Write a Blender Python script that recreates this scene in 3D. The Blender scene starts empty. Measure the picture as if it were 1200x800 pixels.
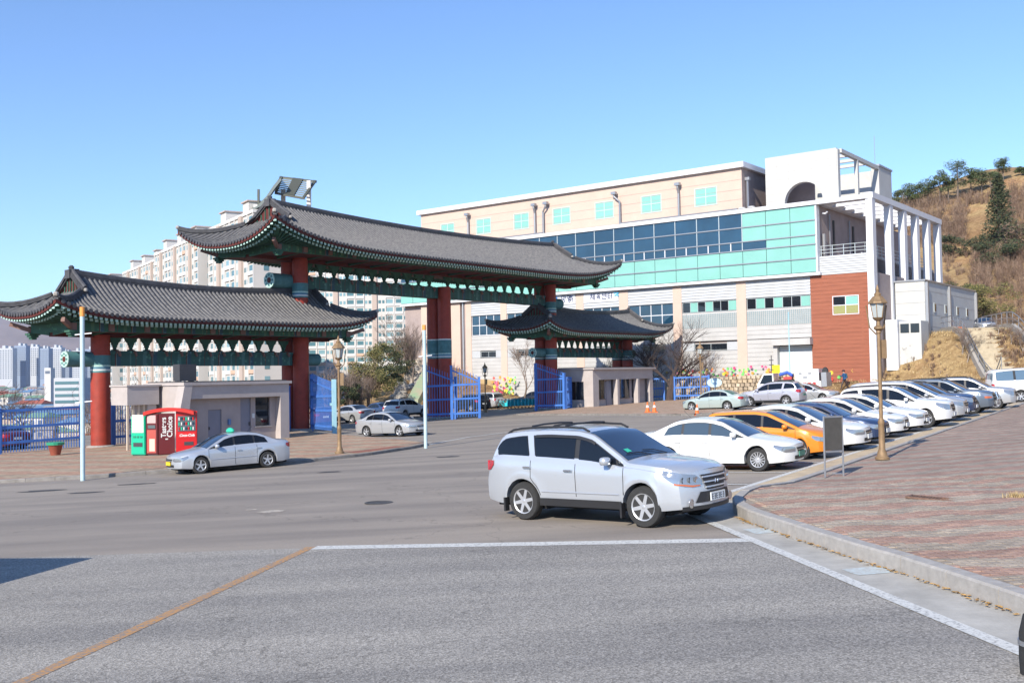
import bpy, bmesh, math, random
from mathutils import Vector, Matrix, noise
R = math.radians
random.seed(7)
scene = bpy.context.scene
COL = scene.collection

# ------------------------------------------------------------------ camera
FPX, CAMZ = 1190.0, 2.63
pitch, roll = math.atan(40 / 1190.0), math.atan(.0175)
cam = bpy.data.objects.new('camera', bpy.data.cameras.new('camera'))
COL.objects.link(cam)
cam.data.sensor_width = 36; cam.data.lens = 36 * FPX / 1200
cam.data.clip_start = .1; cam.data.clip_end = 20000
fw = Vector((0, math.cos(pitch), math.sin(pitch)))
r0 = Vector((1, 0, 0)); u0 = r0.cross(fw)
rt = r0 * math.cos(roll) - u0 * math.sin(roll)
up = r0 * math.sin(roll) + u0 * math.cos(roll)
cam.matrix_world = Matrix(((rt.x, up.x, -fw.x, 0), (rt.y, up.y, -fw.y, 0), (rt.z, up.z, -fw.z, CAMZ), (0, 0, 0, 1)))
scene.camera = cam

# ------------------------------------------------------------------ sky, sun, exposure
SUN_AZ = math.atan2(-.50, -.866)          # azimuth of the sun, clockwise from +Y
SUN_EL = R(31)
world = bpy.data.worlds.new('World'); scene.world = world; world.use_nodes = True
wt = world.node_tree; wt.nodes.clear()
sky = wt.nodes.new('ShaderNodeTexSky'); sky.sky_type = 'NISHITA'; sky.sun_disc = False
sky.sun_elevation = SUN_EL; sky.sun_rotation = SUN_AZ
sky.altitude = 900; sky.air_density = 1.0; sky.dust_density = .0; sky.ozone_density = 1.2
bg = wt.nodes.new('ShaderNodeBackground'); bg.inputs['Strength'].default_value = .135
wo = wt.nodes.new('ShaderNodeOutputWorld')
tint = wt.nodes.new('ShaderNodeMix'); tint.data_type = 'RGBA'; tint.blend_type = 'MULTIPLY'; tint.inputs['Factor'].default_value = 1
tint.inputs['B'].default_value = (.77, .95, 1.20, 1)
wt.links.new(sky.outputs[0], tint.inputs['A']); wt.links.new(tint.outputs['Result'], bg.inputs[0]); wt.links.new(bg.outputs[0], wo.inputs[0])
sl = bpy.data.lights.new('sun', 'SUN'); sl.energy = 5.0; sl.angle = R(.5); sl.color = (1, .92, .80)
so = bpy.data.objects.new('sun', sl); COL.objects.link(so)
sd = Vector((math.sin(SUN_AZ) * math.cos(SUN_EL), math.cos(SUN_AZ) * math.cos(SUN_EL), math.sin(SUN_EL)))
so.rotation_euler = sd.to_track_quat('Z', 'Y').to_euler(); so.location = (0, -20, 60)
vs = scene.view_settings
vs.view_transform = 'Standard'; vs.look = 'None'; vs.gamma = 1; vs.use_curve_mapping = False; vs.exposure = 0.5
scene.display_settings.display_device = 'sRGB'
scene.cycles.max_bounces = 6; scene.cycles.diffuse_bounces = 2; scene.cycles.glossy_bounces = 3
scene.cycles.transparent_max_bounces = 8; scene.cycles.caustics_reflective = False; scene.cycles.caustics_refractive = False

# ------------------------------------------------------------------ helpers
def G(x, y): return .031 * x - .006 * y          # the sloping forecourt plane
def sstep(a, b, x):
    t = max(0., min(1., (x - a) / (b - a))); return t * t * (3 - 2 * t)
def ray(px, py):
    return fw + rt * ((px - 600) / FPX) - up * ((py - 400) / FPX)
def gp(px, py, dz=0.):
    r = ray(px, py); t = (dz - CAMZ) / (r.z - .031 * r.x + .006 * r.y)
    return Vector((0, 0, CAMZ)) + r * t
def atY(px, py, Y):
    r = ray(px, py); return Vector((0, 0, CAMZ)) + r * (Y / r.y)

MATS = {}
def rgb(c): return (c[0], c[1], c[2], 1)
def mat(name, col, rough=.6, metal=0., var=0., vscale=3., bump=0., bscale=20., coat=0., spec=.5, emit=None, dark=None, detail=4., stretch=None):
    if name in MATS: return MATS[name]
    m = bpy.data.materials.new(name); m.use_nodes = True; MATS[name] = m
    nt = m.node_tree; n = nt.nodes; L = nt.links
    b = n['Principled BSDF']
    b.inputs['Base Color'].default_value = rgb(col)
    b.inputs['Roughness'].default_value = rough; b.inputs['Metallic'].default_value = metal
    b.inputs['Specular IOR Level'].default_value = spec
    if coat: b.inputs['Coat Weight'].default_value = coat; b.inputs['Coat Roughness'].default_value = .04
    if emit: b.inputs['Emission Color'].default_value = rgb(emit[0]); b.inputs['Emission Strength'].default_value = emit[1]
    if var or bump:
        g = n.new('ShaderNodeNewGeometry'); src = g.outputs['Position']
        if stretch:
            mp = n.new('ShaderNodeMapping'); mp.inputs['Scale'].default_value = stretch
            L.new(src, mp.inputs[0]); src = mp.outputs[0]
    if var:
        t = n.new('ShaderNodeTexNoise'); t.inputs['Scale'].default_value = vscale; t.inputs['Detail'].default_value = detail; t.inputs['Roughness'].default_value = .65
        L.new(src, t.inputs['Vector'])
        cr = n.new('ShaderNodeValToRGB'); cr.color_ramp.elements[0].position = .3; cr.color_ramp.elements[1].position = .7
        d = dark or tuple(c * (1 - var) for c in col)
        li = tuple(min(1, c * (1 + var * .6)) for c in col)
        cr.color_ramp.elements[0].color = rgb(d); cr.color_ramp.elements[1].color = rgb(li)
        L.new(t.outputs['Fac'], cr.inputs['Fac']); L.new(cr.outputs[0], b.inputs['Base Color'])
    if bump:
        t2 = n.new('ShaderNodeTexNoise'); t2.inputs['Scale'].default_value = bscale; t2.inputs['Detail'].default_value = 5
        L.new(src, t2.inputs['Vector'])
        bp = n.new('ShaderNodeBump'); bp.inputs['Strength'].default_value = bump; bp.inputs['Distance'].default_value = .02
        L.new(t2.outputs['Fac'], bp.inputs['Height']); L.new(bp.outputs[0], b.inputs['Normal'])
    return m

class MB:
    """collects faces, then links them as ONE mesh object"""
    def __init__(s): s.v = []; s.f = []; s.m = []; s.cur = 0; s.M = None
    def add(s, vs_, fs, mi=None):
        o = len(s.v)
        if s.M is not None: vs_ = [tuple(s.M @ Vector(p)) for p in vs_]
        s.v.extend(vs_); mi = s.cur if mi is None else mi
        for f in fs: s.f.append(tuple(i + o for i in f)); s.m.append(mi)
        return o
    def box(s, x0, x1, y0, y1, z0, z1, mi=None):
        if x0 > x1: x0, x1 = x1, x0
        if y0 > y1: y0, y1 = y1, y0
        if z0 > z1: z0, z1 = z1, z0
        s.add([(x0, y0, z0), (x1, y0, z0), (x1, y1, z0), (x0, y1, z0), (x0, y0, z1), (x1, y0, z1), (x1, y1, z1), (x0, y1, z1)],
              [(0, 3, 2, 1), (4, 5, 6, 7), (0, 1, 5, 4), (1, 2, 6, 5), (2, 3, 7, 6), (3, 0, 4, 7)], mi)
    def hexa(s, p, mi=None):
        s.add([tuple(q) for q in p], [(0, 3, 2, 1), (4, 5, 6, 7), (0, 1, 5, 4), (1, 2, 6, 5), (2, 3, 7, 6), (3, 0, 4, 7)], mi)
    def quad(s, a, b, c, d, mi=None): s.add([tuple(a), tuple(b), tuple(c), tuple(d)], [(0, 1, 2, 3)], mi)
    def poly(s, pts, mi=None): s.add([tuple(p) for p in pts], [tuple(range(len(pts)))], mi)
    def prism(s, pts, z0, z1, mi=None):
        """pts counter-clockwise (x,y); z0/z1 numbers or functions of (x,y)"""
        n = len(pts); f0 = z0 if callable(z0) else (lambda x, y: z0); f1 = z1 if callable(z1) else (lambda x, y: z1)
        vv = [(x, y, f0(x, y)) for x, y in pts] + [(x, y, f1(x, y)) for x, y in pts]
        s.add(vv, [tuple(range(n - 1, -1, -1)), tuple(range(n, 2 * n))] + [(i, (i + 1) % n, n + (i + 1) % n, n + i) for i in range(n)], mi)
    def beam(s, a, b, w, h, mi=None, upv=(0, 0, 1)):
        a = Vector(a); b = Vector(b); d = (b - a).normalized(); u_ = Vector(upv)
        sd_ = d.cross(u_)
        if sd_.length < 1e-5: sd_ = d.cross(Vector((1, 0, 0)))
        sd_.normalize(); u_ = sd_.cross(d)
        sx = sd_ * w / 2; sy = u_ * h / 2
        s.hexa([a - sx - sy, a + sx - sy, b + sx - sy, b - sx - sy, a - sx + sy, a + sx + sy, b + sx + sy, b - sx + sy], mi)
    def tube(s, pts, r, n=6, mi=None, cap=True):
        pts = [Vector(p) for p in pts]; rr = r if isinstance(r, (list, tuple)) else [r] * len(pts)
        rings = []; prev = None
        for i, p in enumerate(pts):
            d = (pts[min(i + 1, len(pts) - 1)] - pts[max(i - 1, 0)])
            if d.length < 1e-9: d = Vector((0, 0, 1))
            d.normalize()
            if prev is None:
                prev = d.orthogonal().normalized()
            prev = (prev - d * prev.dot(d))
            if prev.length < 1e-6: prev = d.orthogonal()
            prev.normalize(); q = d.cross(prev)
            rings.append([tuple(p + (prev * math.cos(2 * math.pi * k / n) + q * math.sin(2 * math.pi * k / n)) * rr[i]) for k in range(n)])
        vv = [x for r_ in rings for x in r_]
        ff = [(i * n + k, i * n + (k + 1) % n, (i + 1) * n + (k + 1) % n, (i + 1) * n + k) for i in range(len(pts) - 1) for k in range(n)]
        if cap: ff += [tuple(range(n - 1, -1, -1)), tuple(range((len(pts) - 1) * n, len(pts) * n))]
        s.add(vv, ff, mi)
    def lathe(s, prof, n=12, mi=None, c=(0, 0, 0), axis='z', cap=True):
        vv = []
        for r_, z in prof:
            for k in range(n):
                a = 2 * math.pi * k / n
                if axis == 'z': vv.append((c[0] + r_ * math.cos(a), c[1] + r_ * math.sin(a), c[2] + z))
                elif axis == 'y': vv.append((c[0] + r_ * math.cos(a), c[1] - z, c[2] + r_ * math.sin(a)))
                else: vv.append((c[0] + z, c[1] + r_ * math.cos(a), c[2] + r_ * math.sin(a)))
        P = len(prof)
        ff = [(i * n + k, i * n + (k + 1) % n, (i + 1) * n + (k + 1) % n, (i + 1) * n + k) for i in range(P - 1) for k in range(n)]
        if cap: ff += [tuple(range(n - 1, -1, -1)), tuple(range((P - 1) * n, P * n))]
        s.add(vv, ff, mi)
    def grid(s, P, mi=None, flip=False):
        """P[i][j] points"""
        a, b = len(P), len(P[0]); vv = [tuple(q) for row in P for q in row]
        ff = []
        for i in range(a - 1):
            for j in range(b - 1):
                f = (i * b + j, (i + 1) * b + j, (i + 1) * b + j + 1, i * b + j + 1)
                ff.append(f[::-1] if flip else f)
        s.add(vv, ff, mi)
    def mesh(s, name, mats, smooth=False, angle=40):
        me = bpy.data.meshes.new(name); me.from_pydata(s.v, [], s.f); me.update()
        for m in (mats if isinstance(mats, (list, tuple)) else [mats]): me.materials.append(m)
        if len(me.materials) > 1: me.polygons.foreach_set('material_index', s.m)
        if smooth:
            me.polygons.foreach_set('use_smooth', [True] * len(me.polygons))
            try: me.set_sharp_from_angle(angle=R(angle))
            except Exception: pass
        return me
    def build(s, name, mats, parent=None, smooth=False, angle=40, kind=None):
        if not s.v: return None
        return link(name, s.mesh(name, mats, smooth, angle), parent, kind)

def link(name, me, parent=None, kind=None, loc=None, rot=None):
    o = bpy.data.objects.new(name, me); COL.objects.link(o)
    if parent is not None: o.parent = parent
    if kind: o['kind'] = kind
    if loc is not None: o.location = loc
    if rot is not None: o.rotation_euler = rot
    return o
def tag(o, label, cat, group=None, kind=None):
    o['label'] = label; o['category'] = cat
    if group: o['group'] = group
    if kind: o['kind'] = kind
    return o
def thing(name, label, cat, loc=(0, 0, 0), rz=0., group=None, tilt=False):
    o = bpy.data.objects.new(name, None); COL.objects.link(o); o.empty_display_size = .3
    o.location = loc; o.rotation_euler = (0, 0, rz)
    if tilt:      # stand on the sloping forecourt
        zz = Vector((-.031, .006, 1)).normalized(); xx = Vector((math.cos(rz), math.sin(rz), 0))
        xx = (xx - zz * xx.dot(zz)).normalized(); yy = zz.cross(xx)
        o.rotation_euler = Matrix((xx, yy, zz)).transposed().to_euler()
    return tag(o, label, cat, group)
def copy_thing(root, loc, rz, label, group=None, scale=None, mats=None):
    c = root.copy(); COL.objects.link(c); c.location = loc; c.rotation_euler = (0, 0, rz)
    if label: c['label'] = label
    if group: c['group'] = group
    if scale: c.scale = (scale,) * 3 if not isinstance(scale, tuple) else scale
    for ch in KIDS.get(root.name) or [o for o in root.children]:
        d = ch.copy(); COL.objects.link(d); d.parent = c
        for g in ch.children:
            e = g.copy(); COL.objects.link(e); e.parent = d
    return c
KIDS = {}
# ================================================================== GROUND AND SETTING
W0 = Vector((4.4, 21.8)); WD = Vector((.55, .835)); WQ = Vector((.835, -.55))     # parking edge line, its direction, towards the plaza
def fbm(x, y, s, o=4):
    return noise.fractal(Vector((x * s, y * s, 3.7)), .9, 2.1, o)
def bank(x, y):
    d = (x - 28) * .817 + (y - 94) * .577
    return 5.35 * max(0., min(1., (d + 2.2) / 11.5)) ** .85
def T(x, y):
    z = G(x, y) if y < 150 else G(x, 150)
    # dry bank and upper terrace on the right
    if x > 22 and y > 62:
        z = z * (1 - sstep(0, 8, (x - 28) * .817 + (y - 94) * .577)) + (.6 + bank(x, y)) * sstep(0, 8, (x - 28) * .817 + (y - 94) * .577) if (x - 28) * .817 + (y - 94) * .577 > 0 else z + bank(x, y) * 1.0
    # the hill
    h = 0.
    rise = sstep(100, 215, y + .12 * (x - 60)) * sstep(-20, 70, x)
    h += 25.5 * rise * (1 + .006 * (x - 70)) + 6.5 * sstep(62, 100, x) * rise
    if h > .2: h += fbm(x, y, .03) * 1.6 * rise + fbm(x, y, .12) * .45 * rise
    z += h
    # mound behind the left end of the hall
    dx, dy = (x + 9) / 10., (y - 128) / 13.
    z += 6.2 * math.exp(-(dx * dx + dy * dy)) * (1 + .15 * fbm(x, y, .2))
    # land falls away to the city on the left
    k = sstep(-27, -75, x) * sstep(40, 75, y) + 0.
    z -= 24 * k * 1.0
    k2 = sstep(-22, -60, x) * sstep(130, 260, y)
    z -= 10 * k2 * (1 - k)
    z -= 20 * sstep(240, 420, y) * (1 - sstep(20, 60, x))
    return z

m_grass = mat('dry_grass', (.42, .30, .15), .95, var=.45, vscale=.5, bump=.5, bscale=6, dark=(.24, .16, .075), detail=10)
# near a path / bare earth / scrub mix for the hill
def hill_material():
    m = bpy.data.materials.new('hill_ground'); m.use_nodes = True; n = m.node_tree.nodes; L = m.node_tree.links; b = n['Principled BSDF']
    b.inputs['Roughness'].default_value = .95; b.inputs['Specular IOR Level'].default_value = .1
    g = n.new('ShaderNodeNewGeometry')
    t1 = n.new('ShaderNodeTexNoise'); t1.inputs['Scale'].default_value = .07; t1.inputs['Detail'].default_value = 6
    t2 = n.new('ShaderNodeTexNoise'); t2.inputs['Scale'].default_value = 1.3; t2.inputs['Detail'].default_value = 10; t2.inputs['Roughness'].default_value = .8
    L.new(g.outputs['Position'], t1.inputs['Vector']); L.new(g.outputs['Position'], t2.inputs['Vector'])
    c1 = n.new('ShaderNodeValToRGB'); e = c1.color_ramp.elements
    e[0].position = .42; e[0].color = (.31, .2, .11, 1); e[1].position = .58; e[1].color = (.43, .31, .165, 1)
    e2 = c1.color_ramp.elements.new(.68); e2.color = (.40, .245, .135, 1)
    L.new(t1.outputs['Fac'], c1.inputs['Fac'])
    c2 = n.new('ShaderNodeValToRGB'); c2.color_ramp.elements[0].position = .35; c2.color_ramp.elements[1].position = .62
    c2.color_ramp.elements[0].color = (.5, .45, .4, 1); c2.color_ramp.elements[1].color = (1.15, 1.15, 1.1, 1)
    L.new(t2.outputs['Fac'], c2.inputs['Fac'])
    mx = n.new('ShaderNodeMix'); mx.data_type = 'RGBA'; mx.blend_type = 'MULTIPLY'; mx.inputs['Factor'].default_value = 1
    L.new(c1.outputs[0], mx.inputs['A']); L.new(c2.outputs[0], mx.inputs['B']); L.new(mx.outputs['Result'], b.inputs['Base Color'])
    bp = n.new('ShaderNodeBump'); bp.inputs['Strength'].default_value = .8; bp.inputs['Distance'].default_value = .3
    L.new(t2.outputs['Fac'], bp.inputs['Height']); L.new(bp.outputs[0], b.inputs['Normal'])
    return m
m_hill = hill_material()

# far lowland sheet out to the horizon, then the terrain grid standing on it
fb = MB(); fb.quad((-16000, -9000, -45), (16000, -9000, -45), (16000, 16000, -45), (-16000, 16000, -45))
fb.build('lowland', mat('lowland', (.16, .13, .10), .95, var=.4, vscale=.02), kind='structure')
def axis(segs):
    out = []
    for a, b, st in segs:
        x = a
        while x < b - 1e-6: out.append(x); x += st
    out.append(segs[-1][1]); return out
xs = axis([(-330, -90, 15), (-90, -30, 4), (-30, 24, 3), (24, 54, .6), (54, 150, 2.5), (150, 420, 15)])
ys = axis([(-90, 60, 10), (60, 70, 2.5), (70, 105, .7), (105, 240, 2.5), (240, 420, 15)])
tb = MB(); P = []
for x in xs:
    row = []
    for y in ys:
        edge = x in (xs[0], xs[-1]) or y in (ys[0], ys[-1])
        row.append((x, y, T(x, y) - .05 - (30 if edge else 0)))
    P.append(row)
tb.grid(P)
tb.build('terrain', m_hill, smooth=True, angle=180, kind='structure')

# ---------------- asphalt
def asphalt(name, c1, c2, sc, bumpk, speck):
    m = bpy.data.materials.new(name); m.use_nodes = True; n = m.node_tree.nodes; L = m.node_tree.links; b = n['Principled BSDF']
    b.inputs['Roughness'].default_value = .85; b.inputs['Specular IOR Level'].default_value = .3
    g = n.new('ShaderNodeNewGeometry')
    fine = n.new('ShaderNodeTexNoise'); fine.inputs['Scale'].default_value = sc; fine.inputs['Detail'].default_value = 3; fine.inputs['Roughness'].default_value = .8
    vor = n.new('ShaderNodeTexVoronoi'); vor.inputs['Scale'].default_value = sc * 1.2
    big = n.new('ShaderNodeTexNoise'); big.inputs['Scale'].default_value = .35; big.inputs['Detail'].default_value = 6
    mp = n.new('ShaderNodeMapping'); mp.inputs['Rotation'].default_value = (0, 0, R(-30)); mp.inputs['Scale'].default_value = (.25, 1.6, 1)
    for t in (fine, vor, big): L.new(g.outputs['Position'], t.inputs['Vector'])
    trk = n.new('ShaderNodeTexNoise'); trk.inputs['Scale'].default_value = .5; trk.inputs['Detail'].default_value = 5
    L.new(g.outputs['Position'], mp.inputs[0]); L.new(mp.outputs[0], trk.inputs['Vector'])
    cr = n.new('ShaderNodeValToRGB'); cr.color_ramp.elements[0].color = rgb(c1); cr.color_ramp.elements[1].color = rgb(c2)
    cr.color_ramp.elements[0].position = .3; cr.color_ramp.elements[1].position = .72
    L.new(fine.outputs['Fac'], cr.inputs['Fac'])
    sp = n.new('ShaderNodeValToRGB'); sp.color_ramp.elements[0].color = (1 - speck,) * 3 + (1,); sp.color_ramp.elements[1].color = (1 + speck * .6,) * 3 + (1,)
    L.new(vor.outputs['Color'], sp.inputs['Fac'])
    st = n.new('ShaderNodeValToRGB'); st.color_ramp.elements[0].color = (.8, .8, .81, 1); st.color_ramp.elements[1].color = (1.1, 1.09, 1.07, 1)
    st.color_ramp.elements[0].position = .36; st.color_ramp.elements[1].position = .62
    L.new(trk.outputs['Fac'], st.inputs['Fac'])
    bg_ = n.new('ShaderNodeValToRGB'); bg_.color_ramp.elements[0].color = (.88, .88, .88, 1); bg_.color_ramp.elements[1].color = (1.06, 1.06, 1.06, 1)
    L.new(big.outputs['Fac'], bg_.inputs['Fac'])
    # thin tar cracks
    ck = n.new('ShaderNodeTexVoronoi'); ck.feature = 'DISTANCE_TO_EDGE'; ck.inputs['Scale'].default_value = .16
    wob = n.new('ShaderNodeTexNoise'); wob.inputs['Scale'].default_value = 1.4; wob.inputs['Detail'].default_value = 5
    L.new(g.outputs['Position'], wob.inputs['Vector'])
    ad = n.new('ShaderNodeMix'); ad.data_type = 'RGBA'; ad.blend_type = 'LINEAR_LIGHT'; ad.inputs['Factor'].default_value = .6
    L.new(g.outputs['Position'], ad.inputs['A']); L.new(wob.outputs['Color'], ad.inputs['B']); L.new(ad.outputs['Result'], ck.inputs['Vector'])
    ckr = n.new('ShaderNodeValToRGB'); ckr.color_ramp.elements[0].color = (.74, .74, .74, 1); ckr.color_ramp.elements[1].color = (1, 1, 1, 1); ckr.color_ramp.elements[1].position = .0028
    L.new(ck.outputs['Distance'], ckr.inputs['Fac'])
    last = cr.outputs[0]
    for o_ in (sp, st, bg_, ckr):
        mx = n.new('ShaderNodeMix'); mx.data_type = 'RGBA'; mx.blend_type = 'MULTIPLY'; mx.inputs['Factor'].default_value = 1
        L.new(last, mx.inputs['A']); L.new(o_.outputs[0], mx.inputs['B']); last = mx.outputs['Result']
    L.new(last, b.inputs['Base Color'])
    bp = n.new('ShaderNodeBump'); bp.inputs['Strength'].default_value = bumpk; bp.inputs['Distance'].default_value = .006
    L.new(vor.outputs['Distance'], bp.inputs['Height']); L.new(bp.outputs[0], b.inputs['Normal'])
    return m
m_asp = asphalt('asphalt_worn', (.245, .215, .185), (.33, .292, .252), 60, .35, .12)
m_asp2 = asphalt('asphalt_coarse', (.18, .168, .150), (.48, .455, .415), 42, .8, .5)
def sheet(name, pts, off, m, kind='structure', parent=None, f=G):
    b = MB(); b.poly([(x, y, f(x, y) + off) for x, y in pts]); return b.build(name, m, parent, kind=kind)
road = [(-60, -40), (45, -40), (45, 64), (40, 76), (27.6, 93.8), (19.4, 99.6), (8, 108), (-3, 118), (-16, 122), (-34, 118), (-34, 62), (-27.6, 52.8), (-60, 50)]
sheet('asphalt_road', road, 0, m_asp)
sheet('asphalt_apron', [(-60, -40), (9, -40), (9, 8), (3.75, 15.9), (3.4, 16.05), (-3.4, 17.2), (-8.9, 17.75), (-60, 22)], .004, m_asp2)

# ---------------- painted lines
def paint_mat(name, c, wear):
    m = bpy.data.materials.new(name); m.use_nodes = True; n = m.node_tree.nodes; L = m.node_tree.links; b = n['Principled BSDF']
    g = n.new('ShaderNodeNewGeometry'); t = n.new('ShaderNodeTexNoise'); t.inputs['Scale'].default_value = 22; t.inputs['Detail'].default_value = 8; t.inputs['Roughness'].default_value = .75
    L.new(g.outputs['Position'], t.inputs['Vector'])
    cr = n.new('ShaderNodeValToRGB'); cr.color_ramp.elements[0].position = wear - .05; cr.color_ramp.elements[1].position = wear + .08
    cr.color_ramp.elements[0].color = (.2, .195, .19, 1); cr.color_ramp.elements[1].color = rgb(c)
    L.new(t.outputs['Fac'], cr.inputs['Fac']); L.new(cr.outputs[0], b.inputs['Base Color']); b.inputs['Roughness'].default_value = .7
    return m
m_white = paint_mat('road_paint_white', (.58, .58, .55), .42)
m_orange = paint_mat('road_paint_orange', (.48, .25, .08), .47)
def line(name, pts, w, m, off=.008):
    b = MB(); pts = [Vector(p) for p in pts]; L_, R_ = [], []
    for i, p in enumerate(pts):
        d = (pts[min(i + 1, len(pts) - 1)] - pts[max(i - 1, 0)]).normalized(); nn = Vector((-d.y, d.x)) * w / 2
        L_.append(p + nn); R_.append(p - nn)
    for i in range(len(pts) - 1):
        b.poly([(q.x, q.y, G(q.x, q.y) + off) for q in (R_[i], R_[i + 1], L_[i + 1], L_[i])])
    return b.build(name, m, kind='structure')
line('orange_line', [(-3.46, 17.3), (-4.72, 9.75), (-6.4, -.5), (-8, -10)], .17, m_orange)
line('white_stop_line', [(-3.4, 17.2), (3.72, 15.82)], .36, m_white)
line('white_edge_line', [(3.2, 19.6), (3.61, 16.26), (4.08, 12.37), (4.48, 9.22), (5.2, 3), (6.6, -8)], .17, m_white, .012)
line('parking_edge_line', [W0 + WD * t for t in (-1.6, 0, 22, 44)], .17, m_white)
for i in range(13):
    p = W0 + WD * (1.9 + 2.75 * i)
    line('stall_line', [p - WQ * .1, p - WQ * 5.0], .12, m_white, .012)
line('centre_line', [(-4.3, 43.6), (-3.3, 47.2), (-2.2, 50.4), (-.7, 52.8), (1.5, 55.5)], .16, m_white)
line('junction_line', [(-3.8, 47), (-6.6, 52.4), (-10.6, 59.4)], .15, m_white)
line('far_edge_line', [(4.2, 71.8), (10.4, 62.3)], .14, m_white)
# direction arrow on the entrance lane
ar = MB(); c_ = gp(660, 499); ax = Vector((.995, .1)); ay = Vector((-.1, .995))
for pp in ([(-2.6, -.25), (.3, -.25), (.3, .25), (-2.6, .25)], [(.3, -.8), (2.2, 0), (.3, .8)], [(-2.2, -.25), (-1.6, -.25), (-.6, -1.8), (-1.2, -1.8)]):
    ar.poly([(c_.x + ax.x * a + ay.x * b_, c_.y + ax.y * a + ay.y * b_, G(c_.x + ax.x * a + ay.x * b_, c_.y + ax.y * a + ay.y * b_) + .008 + .003 * len(pp)) for a, b_ in pp])
ar.build('lane_arrow', m_white, kind='structure')
# pale spill and tar patches
m_tar = mat('tar_patch', (.055, .053, .052), .8, var=.3, vscale=30)
def blob(name, px, py, wx, wy, m, n=14, off=.006, seed=1):
    c = gp(px, py); rnd = random.Random(seed)
    pts = []
    for k in range(n):
        a = 2 * math.pi * k / n; r_ = 1 + rnd.uniform(-.25, .25)
        pts.append((c.x + math.cos(a) * wx * r_, c.y + math.sin(a) * wy * r_))
    return sheet(name, pts, off, m)
m_spill = mat('dried_spill', (.46, .40, .32), .9, var=.5, vscale=14, dark=(.21, .2, .19))
blob('dried_spill', 318, 599, .32, .22, m_spill, seed=3)
blob('dried_spill', 296, 597, .14, .1, m_spill, seed=4)
blob('tar_patch', 50, 575, .7, .25, m_tar, seed=5); blob('tar_patch', 100, 577, .5, .2, m_tar, seed=6)
blob('tar_patch', 385, 553, .42, .25, m_tar, seed=7); blob('tar_patch', 160, 567, .6, .2, m_tar, seed=8)
blob('tar_patch', 525, 535, .45, .3, m_tar, seed=9)
mh = MB(); c_ = gp(444, 589); mh.lathe([(.33, 0), (.33, .012), (.27, .014), (.27, .008), (0.01, .008)], 20, c=(c_.x, c_.y, c_.z + .002))
tag(mh.build('manhole_cover', mat('iron', (.09, .085, .08), .7, .4, var=.3, vscale=12), smooth=True), 'round iron manhole cover set in the asphalt left of the large silver SUV', 'manhole cover')

# ---------------- concrete gutters
m_conc = mat('gutter_concrete', (.40, .385, .35), .9, var=.28, vscale=1.6, bump=.3, bscale=40, detail=9)
m_gran = mat('kerb_granite', (.36, .34, .315), .8, var=.2, vscale=9, bump=.2, bscale=60, detail=8)
m_yel = mat('sandy_gutter', (.50, .40, .27), .9, var=.25, vscale=2.5, bump=.2, bscale=40, detail=8)
K1 = [(7.6, -6), (6.05, 3), (5.13, 10.5), (4.85, 12.6), (4.58, 13.9), (4.32, 15.71), (4.06, 17.4), (3.99, 18.4), (4.08, 19.3), (4.38, 20.3), (4.86, 21.25)]
K2 = [tuple(W0 + WQ * .72 + WD * t) for t in (1.2, 3, 6, 10, 16, 24, 34, 44)]
sheet('concrete_gutter', [(5.14, 3), (4.40, 9.22), (4.0, 12.37), (3.53, 16.26), (3.13, 19.6), (3.55, 20.6), (4.3, 21.0), (4.6, 20.6), (4.3, 17), (5.0, 12.6), (5.3, 10.5), (6.2, 3)], .006, m_conc)
sheet('sandy_gutter', [tuple(W0 + WQ * .0 + WD * t) for t in (-1.5, 44)] + [tuple(W0 + WQ * .75 + WD * t) for t in (44, -.4)], .0055, m_yel)
m_pb = mat('faded_blue_paint', (.40, .47, .49), .85, var=.35, vscale=18, dark=(.38, .37, .34))
def strip_patch(px, py, L_, w):
    c = gp(px, py); d = Vector((-.17, .985)); nn = Vector((.985, .17))
    pts = [(c.x + d.x * a + nn.x * b_, c.y + d.y * a + nn.y * b_) for a, b_ in ((-L_, -w), (-L_, w), (L_, w), (L_, -w))]
    sheet('faded_blue_paint', pts, .010, m_pb)
strip_patch(893, 622, .28, .22); strip_patch(1018, 669, .22, .26); strip_patch(905, 604, .1, .1)

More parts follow.
